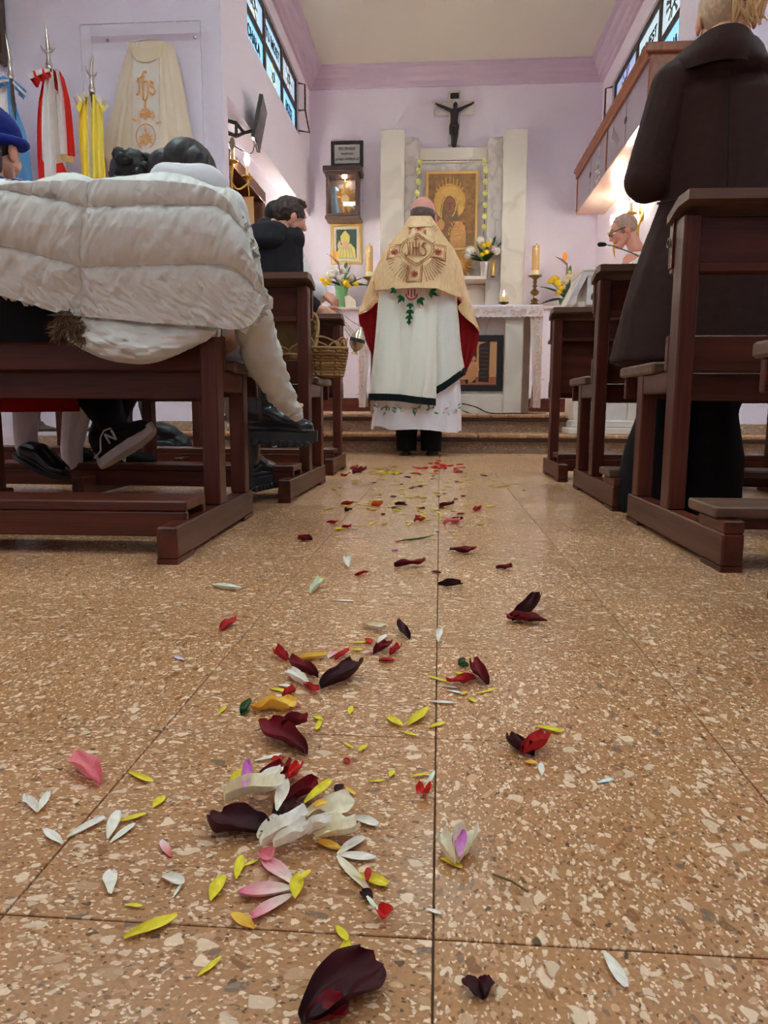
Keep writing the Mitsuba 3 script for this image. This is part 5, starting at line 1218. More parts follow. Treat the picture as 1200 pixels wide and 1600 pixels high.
put(k+'__coat__half_belt', tube([on_coat(px, 300+6*math.sin((px-1040)/40)) for px in range(1046, 1200, 8)], .004, 6, 50), 'coat_wool', True)
top = [(1044, 104, 2.66), (1080, 72, 2.52), (1110, 49, 2.45), (1137, 39, 2.43), (1162, 43, 2.45), (1180, 66, 2.52), (1192, 100, 2.66)]
bot = [(1046, 112, 2.62), (1078, 106, 2.49), (1108, 97, 2.435), (1137, 92, 2.425), (1162, 94, 2.435), (1184, 102, 2.5), (1200, 112, 2.62)]
mid = [((a[0]+b_[0])/2-(3 if a[0] < 1137 else -3), (a[1]+b_[1])/2, (a[2]+b_[2])/2-.012) for a, b_ in zip(top, bot)]
G = pxsheet([bot, mid, top], 12, 50)
put(k+'__coat__collar', slab(G, .014), 'coat_wool', 60)
Gi = G.copy(); cc = np.mean(G.reshape(-1, 3), 0); Gi[:, :, :2] += (np.array([w_(1134, 60)[0], 2.6])-Gi[:, :, :2])*.09; Gi[-1, :, 2] -= .002
put(k+'__coat__collar_lining', slab(Gi, .008), 'vc_cloth', 60, C(20, 17, 19))
put(k+'__coat__back_seam', tube([w_(1139, 110, 2.444), w_(1138, 200, 2.432), w_(1136, 296, 2.42)], .0025, 5, 12), 'vc_matte', col=C(30, 22, 19))
for px in (1022, 1112):
    a0 = w_(1085 if px < 1100 else 1150, 520, 2.6); a1 = w_(px, 700); 
    kx = at(1040 if px < 1100 else 1110, 640, Y)
    put(k+'__trouser_leg', blob(chain([(*a0, .11), (kx[0], Y, kx[2], .085), (a1[0], Y, .19, .105), (a1[0]-.01, Y, .035, .115)]), .02, 5).slice_plane((0, 0, .006), (0, 0, 1)), 'vc_cloth', True, C(24, 21, 23))
    shoe(k, 'shoe', frame((a1[0]-.02, Y-.06, 0), (0, 1, 0), (0, 0, 1)), .25)
tag(k, 'woman with clipped blonde hair in a long dark brown coat, standing at the right pew', 'person')

# ---- three people seated on the near left pew
SZ = .484


def seated(k, x, y, M, zs, col, shirt, knees, ankles, hands=(), skin=SKIN, r=1.0):
    b = xp(head_parts(), M); nk = M[:3, 3]+[0, -.03, -.12]
    b += [bone(nk, .055*r, (x, y, zs), (.14*r, .1, .07)), bone((x, y, zs), (.14*r, .1, .07), (x, y+.02, SZ+.11), (.11*r, .09, .09))]
    for s, kn, an in zip((-1, 1), knees, ankles): b += chain([(x+s*.08, y+.02, SZ+.10, .09*r), (*kn, .062*r), (*an, .038*r)])
    for s, (e, h, fr_) in zip((-1, 1), hands): b += chain([(x+s*.15*r, y, zs, .05), (*e, .042), (*h, .028)]); b += xp(hand_parts(.9), frame(h, *fr_) @ np.diag([.85, .9, .9, 1]))
    put(k+'__body', blob(b, .013, 4), 'vc_skin', True, skin_col(skin, M)); face_bits(k, M, brow=HAIRD)
    sh = [bone((x, y, zs), (.16*r, .12, .08), (x, y, SZ+.11), (.165*r, .14, .1))]
    for s, (e, h, fr_) in zip((-1, 1), hands): sh += chain([(x+s*.14*r, y, zs, .07), (*e, .058), (*(np.array(e)*.2+np.array(h)*.8), .045)])
    return sh


# left: blue knitted hat, patterned scarf, red skirt, white stockings, black loafers
k = 'person_005'; M = HM(at(-12, 238, 2.25), yaw=-4, pitch=6, s=.96); x, y = M[0, 3]-.02, 2.2
an = [at(40, 676, 2.62), at(112, 700, 2.80)]
sh = seated(k, x, y, M, .90, SKIN, None, [(x-.1, 2.60, .56), (x+.10, 2.62, .56)], an, [((x-.22, 2.3, .66), (x-.1, 2.5, .64), ((.6, .8, 0), (0, 0, 1))), ((x+.22, 2.3, .66), (x+.1, 2.5, .64), ((-.6, .8, 0), (0, 0, 1)))])
put(k+'__jacket', blob(sh, .02, 6), 'vc_cloth', True, C(24, 22, 28))
put(k+'__hat', hair_cap(M, 1.22, [((0, -.25, 1), .012)], noise=.003, freq=(150, 150, 150), c=(0, -.012, .033)), 'vc_cloth', True, C(22, 32, 104))
put(k+'__hat__brim', xf(blob([bone((.096*math.cos(a), -.012+.116*math.sin(a), .025+.03*math.sin(a)), .013, (.096*math.cos(a+.35), -.012+.116*math.sin(a+.35), .025+.03*math.sin(a+.35)), .013, 10) for a in np.arange(0, 6.28, .35)], .01, 4), M), 'vc_cloth', True, C(26, 38, 116))
put(k+'__hair', hair_cap(M, 1.06, [((0, -1, .2), -.01), ((0, 0, -1), -.06)], noise=.004, extra=[bone((.04, -.07, -.02), .035, (.045, -.06, -.075), .025)]), 'vc_hair', True, strand_col(HAIRD, M))


def scarf_col(v):
    n = nnoise(v*np.array([110, 110, 160]), 4); c = np.tile(np.array(C(24, 40, 110)), (len(v), 1)); c[n > .66] = C(198, 206, 216); c[(n < .2)] = C(20, 84, 96); return c


nk = M[:3, 3]+[0, -.02, -.13]
put(k+'__scarf', blob([bone(nk+[.085*math.cos(a), .085*math.sin(a), .012*math.sin(a*3)], (.048, .048, .045), nk+[.085*math.cos(a+.5), .085*math.sin(a+.5), .012*math.sin(a*3+1.5)], (.048, .048, .045), 12) for a in np.arange(0, 6.28, .5)], .008, 4), 'vc_cloth', True, scarf_col)
sk = [(x-.23, .58), (x+.2, .58)]
G = np.array([[(x-.06+.17*math.cos(t)*q[1], 2.42+.24*math.sin(t)*q[1], q[0]) for t in np.linspace(0, 2*math.pi, 40)] for q in ((.64, .7), (.55, 1), (.42, 1.02), (.335, 1.06))])
G = np.stack([catmull(G[:, j], 14) for j in range(40)], 1); put(k+'__skirt', slab(G[:, ::-1], .008), 'vc_cloth', 60, C(140, 24, 26))
for i, a in enumerate(an):
    kn = np.array([(x-.1, 2.60, .56), (x+.10, 2.62, .56)][i]); put(k+'__stocking', blob([bone(kn, .058, kn*.6+a*.4+[0, 0, 0], .058), bone(kn*.6+a*.4, .058, a, .042), bone(a, .042, a+[0, 0, -.05], .04)], .014, 5), 'vc_cloth', True, C(216, 204, 204))
shoe(k, 'shoe', tr(an[0]+[-.05, 0, -.085]) @ rz(-14) @ ry(22), .26); shoe(k, 'shoe', frame((an[1][0]-.05, an[1][1]-.03, an[1][2]-.09), (.4, 1, 0), (0, 0, 1)), .24)
tag(k, 'person in a blue knitted hat and patterned scarf at the left photo edge', 'person')
# middle: dark curls, black trousers and sneakers
k = 'person_006'; M = HM(at(210, 298, 2.38), yaw=15, pitch=20, s=.88); x, y = M[0, 3]-.12, 2.28
an = [at(178, 690, 2.58), at(160, 706, 2.86)]; kns = [np.array(at(150, 612, 2.66)), np.array((x-.02, 2.72, .57))]
sh = seated(k, x, y, M, .86, SKIN, None, kns, an, [((x-.2, 2.3, .64), (x-.1, 2.48, .62), ((.6, .8, 0), (0, 0, 1))), ((x+.2, 2.3, .64), (x+.08, 2.48, .62), ((-.6, .8, 0), (0, 0, 1)))], r=.74)
put(k+'__shirt', blob(sh+[bone(M[:3, 3]+[-.05, -.03, -.1], .05, M[:3, 3]+[.05, -.03, -.1], .05)], .02, 6), 'vc_cloth', True, C(222, 216, 214))
rng = random.Random(9); cu = [sph((0, -.014, .037), (.085, .102, .094))]
for q in range(46):
    a, e = rng.uniform(0, 6.28), rng.uniform(-.9, 1.4); d = np.array([math.cos(a)*math.cos(e), math.sin(a)*math.cos(e), math.sin(e)])
    if d[1] > .45 and d[2] < .5: continue
    cu.append(sph(np.array([0, -.014, .03])+d*np.array([.085, .1, .092]), rng.uniform(.018, .03), 10))
cu += [sph((-.095-.012*q, -.03, -.045-.014*q), .026, 10) for q in range(4)]
t = blob(cu, .008, 2); v = np.array(t.vertices); t.vertices = v+t.vertex_normals*((nnoise(v*150, 3)-.5)*.01)[:, None]
put(k+'__hair', xf(t, M), 'vc_hair', True, strand_col(C(30, 22, 22), M))
put(k+'__hair__tie', xf(trimesh.creation.torus(.024, .008, 20, 8), M @ tr((.075, -.07, -.02)) @ ry(60)), 'vc_cloth', True, C(206, 90, 40))
for i, a in enumerate(an):
    put(k+'__trouser_leg', blob(chain([(x+(.07, -.07)[i]*-1, 2.36, .58, .095), (*kns[i], .082), (*(a+[0, 0, .06]), .052)]), .018, 5), 'vc_cloth', True, C(24, 22, 24))
    put(k+'__sock', blob([bone(a+[0, 0, .05], .042, a+[.01, 0, -.02], .038)], .012, 3), 'vc_cloth', True, C(214, 208, 206))
    SM = tr(a+[-.045, -.01, -.10]) @ rz(-8) @ ry(-30) if i == 0 else tr(a+[-.04, 0, -.088]) @ rz(10)
    shoe(k, 'sneaker', SM, .265, C(30, 29, 31), C(206, 198, 188), 'sneaker'); lace(k, 'sneaker', SM, .03, 5, C(190, 186, 182))
    # side patch, pale edge line and the letter on the near side
    put(k+('__sneaker__side_stripe' if i == 0 else '__sneaker_001__side_stripe'), xf(cat([tube([(.02, -.041, .038), (.06, -.047, .045), (.085, -.048, .085)], .0035, 5), tube([(.085, -.047, .085), (.11, -.045, .10), (.135, -.04, .095)], .003, 5)]), SM), 'vc_satin', col=C(200, 192, 184))
    nm = cat([tube([(.105, 0, 0), (.105, 0, .038)], .004, 5), tube([(.105, 0, .038), (.135, 0, 0)], .004, 5), tube([(.135, 0, 0), (.135, 0, .038)], .004, 5)]); v = np.array(nm.vertices); v[:, 1] -= .0445; v[:, 2] += .05; nm.vertices = v
    put(k+('__sneaker__letter' if i == 0 else '__sneaker_001__letter'), xf(nm, SM), 'vc_satin', col=C(196, 190, 184))
tag(k, 'child with dark curly hair and black sneakers, seated between blue hat and white puffer coat', 'person')
# right: bent forward, straight dark hair, pale sweater, black lace-up boots
k = 'person_007'; M = HM(at(292, 290, 2.36), yaw=-12, pitch=42, s=1.02); x, y = at(286, 300, 2.2)[0], 2.22
an = [at(390, 706, 2.66), at(398, 630, 2.56)]; kns = [np.array((x-.06, 2.66, .56)), np.array((x+.03, 2.66, .58))]
hd_ = at(428, 600, 2.42)
el = at(372, 470, 2.26)
sh = seated(k, x, y, M, .92, SKIN, None, kns, an, [((x-.2, 2.34, .70), (x-.06, 2.5, .62), ((.7, .7, 0), (0, 0, 1))), (el, hd_, ((.38, .15, -.95), (-.9, .1, -.45)))], r=.86)
t = blob(sh+[bone(at(268, 300, 2.22), .08, at(315, 303, 2.2), .085)], .018, 6); v = np.array(t.vertices); t.vertices = v+t.vertex_normals*((nfbm(v*18, 3, 7)-.5)*.016)[:, None]
put(k+'__sweater', t, 'vc_cloth', True, C(206, 202, 204))
put(k+'__hair', hair_cap(M, 1.13, [((0, -.8, 1), -.055)], noise=.003, extra=[bone((-.05, -.07, .01), (.05, .04, .05), (-.07, -.02, -.09), (.03, .03, .03)), bone((.05, -.06, .02), (.045, .04, .05), (.07, .0, -.09), (.025, .03, .03))]), 'vc_hair', True, strand_col(C(34, 24, 24), M))
for i, a in enumerate(an):
    put(k+'__trouser_leg', blob(chain([(x+(-.07, .07)[i], 2.3, .58, .10), (*kns[i], .08), (*(a+[0, 0, .1]), .058)]), .018, 5), 'vc_cloth', True, C(196, 190, 190))
SM = tr(an[1]+[-.055, 0, -.135]) @ rz(6) @ ry(2); shoe(k, 'boot', SM, .275, C(36, 38, 42), C(44, 45, 48), 'boot'); lace(k, 'boot', SM, .055, 5, C(24, 24, 26))
SM = frame(an[0]+[-.02, -.06, -.135], (.25, 1, 0), (0, 0, 1)); shoe(k, 'boot', SM, .275, C(36, 38, 42), C(44, 45, 48), 'boot')
tag(k, 'person with straight dark hair and black boots bending forward at the left pew end', 'person')
# ---------------------------------------------------------------- puffer coat hung over the near left pew
k = 'puffer_coat'
SX = np.array([-90, 0, 60, 92, 125, 165, 233, 325, 371, 404, 418])         # columns, by their place along the lower hem
TOPX = np.array([-90, 0, 50, 85, 120, 160, 225, 300, 335, 366, 392]); TOPY = np.array([290, 288, 285, 284, 283, 282, 283, 288, 296, 318, 392])
BOTX = SX; BOTY = np.array([432, 462, 478, 491, 495, 498, 506, 510, 518, 505, 462])
nu, nv = 230, 150
su = np.linspace(0, 1, nu); cs = lambda a: np.interp(su, np.linspace(0, 1, len(a)), a)
from scipy.ndimage import gaussian_filter1d as _g1
tx, ty, bx_, by_ = [_g1(cs(a.astype(float)), 7, mode='nearest') for a in (TOPX, TOPY, BOTX, BOTY)]
vv = np.linspace(0, 1, nv)[:, None]
PX = tx[None]*(1-vv)+bx_[None]*vv; PY_ = ty[None]*(1-vv)+by_[None]*vv


def seg_d(px, py, pts):
    d = np.full(px.shape, 1e9)
    for (x0, y0), (x1, y1) in zip(pts, pts[1:]):
        t = np.clip(((px-x0)*(x1-x0)+(py-y0)*(y1-y0))/((x1-x0)**2+(y1-y0)**2), 0, 1); d = np.minimum(d, np.hypot(px-x0-t*(x1-x0), py-y0-t*(y1-y0)))
    return d


SEAMS = [[(137, 270), (135, 325), (131, 343), (127, 418), (126, 500)], [(-120, 288), (0, 295), (83, 310), (135, 324)], [(135, 325), (208, 321), (333, 321), (358, 332), (385, 366), (404, 410)], [(-120, 370), (0, 384), (67, 400), (127, 417)], [(127, 418), (208, 416), (333, 414), (375, 426), (410, 462), (425, 500)]]
dm = np.min([seg_d(PX, PY_, s) for s in SEAMS], 0)
edge = np.minimum(np.minimum(vv*60, (1-vv)*55)+0*PX, (1-su)[None]*150)
puff = .022*(1-np.exp(-dm/10.0))+.022*(1-np.exp(-edge/12.0))-.01
q3 = np.stack([PX*.05, PY_*.05, PX*0], -1)
wr = (nfbm(np.stack([PX*.085+PY_*.03, PY_*.028, PX*0+2], -1), 3, 3)-.5)*.020+(nfbm(np.stack([PX*.20+PY_*.11, PY_*.05, PX*0+5], -1), 3, 8)-.5)*.011*np.exp(-dm/26)+(nfbm(np.stack([PX*.16-PY_*.10, PY_*.12, PX*0+7], -1), 2, 5)-.5)*.012*np.clip((PY_-400)/80, 0, 1)
pucker = -.004*np.exp(-dm/5.0)*(.5+.5*np.sin(PX*.9+PY_*.4))
G = np.zeros((nv, nu, 3))
dirs = _f+((PX-600)/FOC)[..., None]*_r-((PY_-800)/FOC)[..., None]*_u
yb0 = 1.845+.035*np.clip((vv-.35)/.5, 0, 1)+.02*np.clip((PX-380)/60, 0, 1)
yfront = yb0-puff-wr-pucker
G = dirs*(yb0/dirs[..., 1])[..., None]+np.array([0, 0, EYE]); G[..., 1] = yfront
back = []                                     # over the top of the pew back and a little way down behind it
for dy, dz in ((.03, .020), (.07, .026), (.14, .024), (.22, .014), (.275, -.012), (.295, -.06), (.30, -.13), (.30, -.20)):
    fd = np.clip((.93-su)/.13, 0, 1); r_ = G[0].copy(); r_[:, 1] += dy*(.25+.75*fd); r_[:, 2] += np.where(dz < 0, dz*fd, dz)+.008*np.sin(np.arange(nu)*.09+dy*30); back.append(r_)
GG = np.concatenate([np.array(back)[::-1], G]); 


def f_puffer(p, n, uv): return mi.Color3f(C(206, 204, 196))*(.95+.08*mikit.fbm(p.x*6, p.y*6, p.z*6, 2))


scene['puffer_nylon'] = two(prin(mikit.proc(f_puffer), .5, .35, sheen=.3))
put(k+'__body', slab(GG, .022, -1), 'puffer_nylon', True)
for i, s in enumerate(SEAMS):
    pts = []
    for (a, b) in catmull(s, 50):
        if a < -85 or a > 416: continue
        j = np.argmin((PX-a)**2+(PY_-b)**2); ii, jj = divmod(j, nu)
        if abs(PX[ii, jj]-a)+abs(PY_[ii, jj]-b) < 4: pts.append(G[ii, jj]-[0, .0005, 0])
    if len(pts) > 3: put(k+'__seam', tube(pts, .0016, 5), 'vc_cloth', True, C(204, 196, 184))
# sleeve falling into the aisle
CL = [(362, 328, 1.97, .026), (374, 372, 1.96, .040), (380, 430, 1.98, .050), (390, 482, 2.05, .058), (402, 530, 2.14, .060), (416, 572, 2.22, .056), (434, 606, 2.30, .045), (448, 630, 2.34, .036), (460, 644, 2.36, .027), (466, 652, 2.37, .016)]
P = catmull([at(a, b, c) for a, b, c, _ in CL], 90); R = np.interp(np.linspace(0, 1, 90), np.linspace(0, 1, len(CL)), [c[3] for c in CL])
sl = tube(P, R, 48); v = np.array(sl.vertices)
v += sl.vertex_normals*((nfbm(v*np.array([26, 26, 40]), 3, 4)-.5)*.026+(nfbm(v*70, 2, 6)-.5)*.008)[:, None]; sl.vertices = v
put(k+'__sleeve', sl, 'puffer_nylon', True)
put(k+'__sleeve__cuff', tube([P[80]+[0, 0, 0], P[86], P[89]+[.004, 0, -.008]], [.026, .022, .015], 14), 'vc_cloth', True, C(206, 198, 196))
# lower lining and hood under the hem, fur trim
rows = [[(88, 486, 1.935), (150, 488, 1.90), (230, 496, 1.90), (300, 502, 1.915), (345, 508, 1.94)], [(96, 506, 1.91), (150, 525, 1.85), (215, 535, 1.845), (290, 526, 1.87), (340, 518, 1.92)], [(104, 528, 1.91), (150, 549, 1.86), (205, 560, 1.855), (262, 555, 1.87), (325, 531, 1.92)], [(108, 534, 1.94), (152, 557, 1.91), (200, 568, 1.905), (250, 565, 1.91), (318, 535, 1.95)]]
G2 = pxsheet(rows, 50, 90); G2[:, :, 1] -= (nfbm(G2*np.array([30, 30, 60]), 3, 2)-.5)*.03
put(k+'__hood', slab(G2, .02, -1), 'puffer_nylon', True)
rng = random.Random(3); fur = []
for q in range(520):
    t = rng.random(); p = at(90+46*t+rng.uniform(-6, 6), 494+36*abs(t-.35)+rng.uniform(-10, 20), 1.895-.03*rng.random()); d = unit([rng.uniform(-1, .6), -.55, rng.uniform(-1.1, .3)]); L = rng.uniform(.018, .04)
    fur.append((tube([p, p+d*L*.6, p+d*L+[0, 0, -.006]], [.0016, .0013, .0003], 3), [C(92, 70, 48), C(128, 100, 70), C(64, 46, 32)][rng.randrange(3)]))
m_, col_ = vcat(fur); fk = put(k+'__fur_trim', m_, 'vc_hair', False, lambda v: col_); labels[fk] = dict(kind='stuff')
put(k+'__badge', xf(lathe([(0, 0), (.009, 0), (.009, .002), (0, .003)], 16), tr(at(78, 306, 1.83)) @ rx(90) @ np.diag([1.6, .8, 1, 1])), 'vc_metal', 30, C(150, 140, 128))
tag(k, 'bulky white quilted puffer coat hung over the back of the near left pew', 'coat')
# dark garment hanging beside the coat's hem, far left
tag(put('dark_garment', sheet([[at(-60, 425, 2.0), at(0, 440, 1.98), at(60, 465, 1.98), at(100, 480, 2.0)], [at(-60, 500, 1.99), at(0, 500, 1.965), at(60, 505, 1.965), at(104, 510, 1.98)], [at(-60, 535, 1.99), at(0, 535, 1.97), at(60, 535, 1.97), at(112, 532, 1.985)]], 20, 30, .012), 'vc_cloth', 50, C(20, 18, 22)), 'black garment hanging below the hem of the white puffer coat', 'garment')

# ---------------------------------------------------------------- wicker baskets on the second left pew
WK = [C(150, 112, 72), C(176, 138, 92), C(120, 86, 54), C(192, 154, 106)]


def basket(k, M, w, d, h, flare, scallop, label, seed):
    rng = random.Random(seed)
    def ring(z, u):           # rounded rectangle
        a = 2*math.pi*u; f = 1+flare*z/h; c, s = math.cos(a), math.sin(a); e = .55
        return np.array([w/2*f*math.copysign(abs(c)**e, c), d/2*f*math.copysign(abs(s)**e, s), z])
    N = 72; nr = max(int(h/.0125), 5)
    for r_ in range(nr):
        z = .008+(h-.01)*r_/nr; pts = []
        for j in range(N+1):
            u = j/N; p = ring(z, u); o = unit([p[0], p[1], 0]); pts.append(p+o*(.004*(1 if (j//2+r_) % 2 else -1))+[0, 0, rng.uniform(-.001, .001)])
        put(k+'__weaver', xf(tube(pts, .0058, 5), M), 'vc_matte', True, WK[rng.randrange(4)])
    for j in range(18):
        u = j/18; put(k+'__stake', xf(tube([ring(0, u), ring(h*.5, u), ring(h, u)], .0045, 5), M), 'vc_matte', True, WK[2])
    put(k+'__base', xf(extr([tuple(ring(0, j/40)[:2]) for j in range(40)], .008), M), 'vc_matte', col=C(112, 80, 50))
    if scallop:
        for j in range(9):
            u0, u1 = j/9, (j+1.15)/9; a, b_ = ring(h, u0), ring(h, u1); m = ring(h, (u0+u1)/2)
            put(k+'__rim_arch', xf(tube([a, a*.75+m*.25+[0, 0, .03], m+[0, 0, .05], b_*.75+m*.25+[0, 0, .03], b_], .0042, 5, 14), M), 'vc_matte', True, WK[1])
    put(k+'__rim', xf(tube([ring(h, j/N)+[0, 0, .003] for j in range(N+1)], .007, 6), M), 'vc_matte', True, WK[1])
    tag(k, label, 'basket')


b0 = at(505, 588, 3.34); b0[2] = SZ+.004
basket('wicker_basket', tr(b0+[.01, .0, 0]) @ rz(15), .15, .17, .12, .28, True, 'small pale wicker basket with arched rim, at the pew end by the aisle', 4)
b1 = at(455, 570, 3.34); b1[2] = SZ+.004
basket('wicker_basket_001', tr(b1+[-.05, -.02, 0]) @ rz(4), .24, .18, .09, .2, True, 'low brown wicker basket with arched rim under the tipped basket', 5)
b2 = at(452, 520, 3.33)
basket('wicker_basket_002', tr(b2+[-.03, .05, -.03]) @ rz(-14) @ rx(70) @ ry(32), .22, .20, .12, .18, False, 'brown wicker basket tipped on its side on top of the low basket', 6)

# ---------------------------------------------------------------- vestment in its acrylic case
k = 'display_case'; FY = YF-.004
x0, x1, z1, z0 = at(132, 44, 6.0)[0], at(318, 44, 6.0)[0], at(200, 44, 6.0)[2], 1.62
scene['acrylic'] = {'type': 'thindielectric', 'int_ior': 1.22}
dp = .17
put(k+'__front_sheet', box((x0, FY-dp, z0), (x1, FY-dp+.004, z1)), 'acrylic')
put(k+'__side_sheet', box((x0, FY-dp+.005, z0), (x0+.004, FY, z1)), 'acrylic'); put(k+'__side_sheet', box((x1-.004, FY-dp+.005, z0), (x1, FY, z1)), 'acrylic')
put(k+'__top_sheet', box((x0+.005, FY-dp+.005, z1-.004), (x1-.005, FY, z1)), 'acrylic')
for a, b in (((x0, z1), (x1, z1)), ((x0, z0), (x0, z1)), ((x1, z0), (x1, z1))): put(k+'__edge', tube([(a[0], FY-dp, a[1]), (b[0], FY-dp, b[1])], .0045, 6), 'vc_gloss', True, C(214, 204, 216))
for a in (x0+.14, x1-.10): put(k+'__screw', xf(lathe([(0, 0), (.014, 0), (.012, .006), (0, .008)], 14), tr((a, FY-.001, z1-.04)) @ rx(90)), 'vc_metal', 35, C(150, 146, 150))
tag(k, 'clear acrylic display case on the left front wall, around the cream vestment', 'display case')
k = 'chasuble'; YC = FY-.075; cp = lambda x, y, d=0: at(x, y, YC+d)
BG = C(224, 202, 176)
rows = [[(203, 68, .0), (213, 66, -.02), (234, 64, -.03), (256, 65, -.02), (270, 70, .0)], [(190, 110, .02), (208, 110, -.035), (232, 110, -.045), (256, 110, -.035), (282, 112, .02)], [(176, 175, .03), (200, 175, -.03), (232, 175, -.045), (262, 175, -.03), (294, 177, .03)], [(162, 218, .04), (196, 218, -.03), (232, 218, -.05), (266, 218, -.03), (301, 215, .04)], [(160, 235, .05), (190, 290, -.01), (232, 300, -.04), (268, 290, -.01), (300, 222, .05)], [(170, 250, .05), (186, 350, .01), (232, 360, -.03), (272, 350, .01), (292, 235, .05)]]
G = np.array([[at(a, b, YC+c) for a, b, c in r] for r in rows]); G = resample(list(G), 70, 90); u = np.linspace(0, 1, 90)
G[:, :, 1] += sum(dp_*np.exp(-((u-c)/w)**2) for c, w, dp_ in ((.2, .025, .035), (.30, .02, .02), (.12, .03, .02), (.72, .02, .02), (.81, .025, .035), (.9, .03, .02)))[None]*np.linspace(.2, 1, 70)[:, None]
G[:, :, 1] = np.minimum(G[:, :, 1], FY-.012)
put(k+'__body', slab(G, .006), 'vc_cloth', 60, BG)
OR_ = pxsheet([[(209, 88, YC-.052), (229, 86, YC-.058), (249, 88, YC-.052)], [(208, 180, YC-.056), (228, 180, YC-.06), (248, 180, YC-.056)], [(208, 300, YC-.056), (228, 300, YC-.06), (248, 300, YC-.056)]], 30, 14)
put(k+'__front_band', slab(OR_, .004), 'vc_cloth', 60, C(226, 214, 200))
YT = YC-.064
put(k+'__collar', slab(pxsheet([[(200, 66, YC-.02), (212, 72, YC-.05), (229, 76, YC-.06), (246, 72, YC-.05), (257, 67, YC-.02)], [(203, 80, YC-.03), (214, 94, YC-.06), (229, 98, YC-.07), (244, 93, YC-.06), (254, 80, YC-.03)]], 10, 30), .008), 'vc_cloth', 60, C(216, 194, 162))
OG = C(206, 148, 84)
# ihs monogram in curved strokes
def st(pts, r=.008, n=24): return tube([at(a, b, YT) for a, b in pts], r, 6, n)
mono = [st([(214, 128), (217, 126), (218, 132), (217, 146), (213, 148)]), st([(229, 113), (226, 112), (223, 118), (224, 135), (224, 157)]), st([(222, 130), (229, 127), (232, 132), (231, 146), (228, 157), (225, 156)]), st([(240, 130), (236, 127), (235, 133), (241, 138), (242, 144), (238, 148), (235, 144)]), st([(219, 121), (226, 120)], n=0), st([(216, 122), (216, 123.5)], .009, 0)]
put(k+'__monogram', cat(mono), 'vc_satin', True, OG)
em = []
for (cx_, cy_, s) in ((227, 177, 1.0), (228, 217, 1.1)):
    c = at(cx_, cy_, YT); 
    for a in np.linspace(-.4, math.pi+.4, 9): em.append(leaf(c+[0, 0, -.01], (math.cos(a), 0, math.sin(a)), (0, -1, 0), .058*s, .024, .02, 5))
    for a in (-.25, math.pi+.25): em.append(leaf(c+[0, 0, -.015], (math.cos(a), 0, math.sin(a)), (0, -1, 0), .05*s, .02, .02, 5))
    em.append(leaf(c+[0, 0, .03], (0, 0, 1), (0, -1, 0), .06*s, .018, .02, 5)); em.append(leaf(c+[0, 0, -.02], (0, 0, -1), (0, -1, 0), .035, .03, .02, 5))
for (cx_, cy_, a) in ((237, 188, .9), (239, 183, 1.6), (214, 190, 2.6), (220, 193, 2.2), (222, 232, 2.4), (243, 194, .3)): em.append(leaf(at(cx_, cy_, YT), (math.cos(a), 0, math.sin(a)), (0, -1, 0), .05, .022, .02, 5))
em.append(tube([at(228+15*math.cos(t), 213-19*math.sin(t), YT) for t in np.linspace(-1.2, 4.3, 40)], .0045, 5)); em.append(tube([at(228, y, YT) for y in (160, 166, 172)], .004, 5))
put(k+'__embroidery', cat(em), 'vc_satin', False, OG)
put(k+'__hanger', tube([at(202, 66, YC), at(228, 62, YC), at(252, 66, YC)], .008, 7, 12), 'vc_gloss', True, C(226, 220, 222))
tag(k, 'cream vestment with a gold ihs monogram hanging in the acrylic case', 'vestment')

# ---------------------------------------------------------------- three ceremonial flags on poles
YFL = 5.72


def flagpole(k, px, tip, px_b, base_px, crescent):
    t = at(px, tip, YFL); b = at(px_b, base_px, YFL); b0_ = b.copy(); b0_[2] = .16; jt = at(px+(px_b-px)*.25, base_px, YFL)
    L = t[2]-b[2]; 
    put(k+'__pole', tube([(b[0]+.05, YFL, .16), (b[0], YFL, b[2])], .017, 10), 'vc_satin', True, C(74, 44, 34))
    put(k+'__finial_socket', lathe([(0, 0), (.022, 0), (.022, .02), (.026, .025), (.016, .06), (.013, .09), (.018, .10), (.016, .11), (0, .115)], 16, b), 'vc_metal', 35, C(206, 198, 192))
    put(k+'__spear', tube([b+[0, 0, .105], b+[0, 0, .15], t], [.010, .015, .002], 8), 'vc_metal', True, C(190, 178, 160))
    if crescent: put(k+'__crescent', tube([b+[.055*math.cos(a), 0, .175+.055*math.sin(a)] for a in np.linspace(math.pi*1.02, math.pi*1.98, 17)], [.003, .010, .012, .010, .003], 7), 'vc_metal', True, C(206, 200, 196))
    put(k+'__foot', lathe([(0, 0), (.14, 0), (.14, .02), (.05, .05), (.03, .08), (0, .08)], 20, (b[0]+.05, YFL, .15)), 'vc_satin', 40, C(60, 44, 38))
    return b


def drape(key, rows, n, m, cols, folds=(), ph=0):
    """strip of cloth; cols: list of (u_to, colour) across"""
    G = pxsheet([[(a, b, YFL+c) for a, b, c in r] for r in rows], n, m); u = np.linspace(0, 1, m)
    G[:, :, 1] += .014*np.sin(u*15+ph)[None]+.01*np.sin(u*31+ph*2)[None]
    prev = 0
    for ut, cc in cols:
        j1 = max(int(round(ut*(m-1))), prev+1); put(key, slab(G[:, prev:j1+1], .005), 'vc_cloth', 60, cc); prev = j1


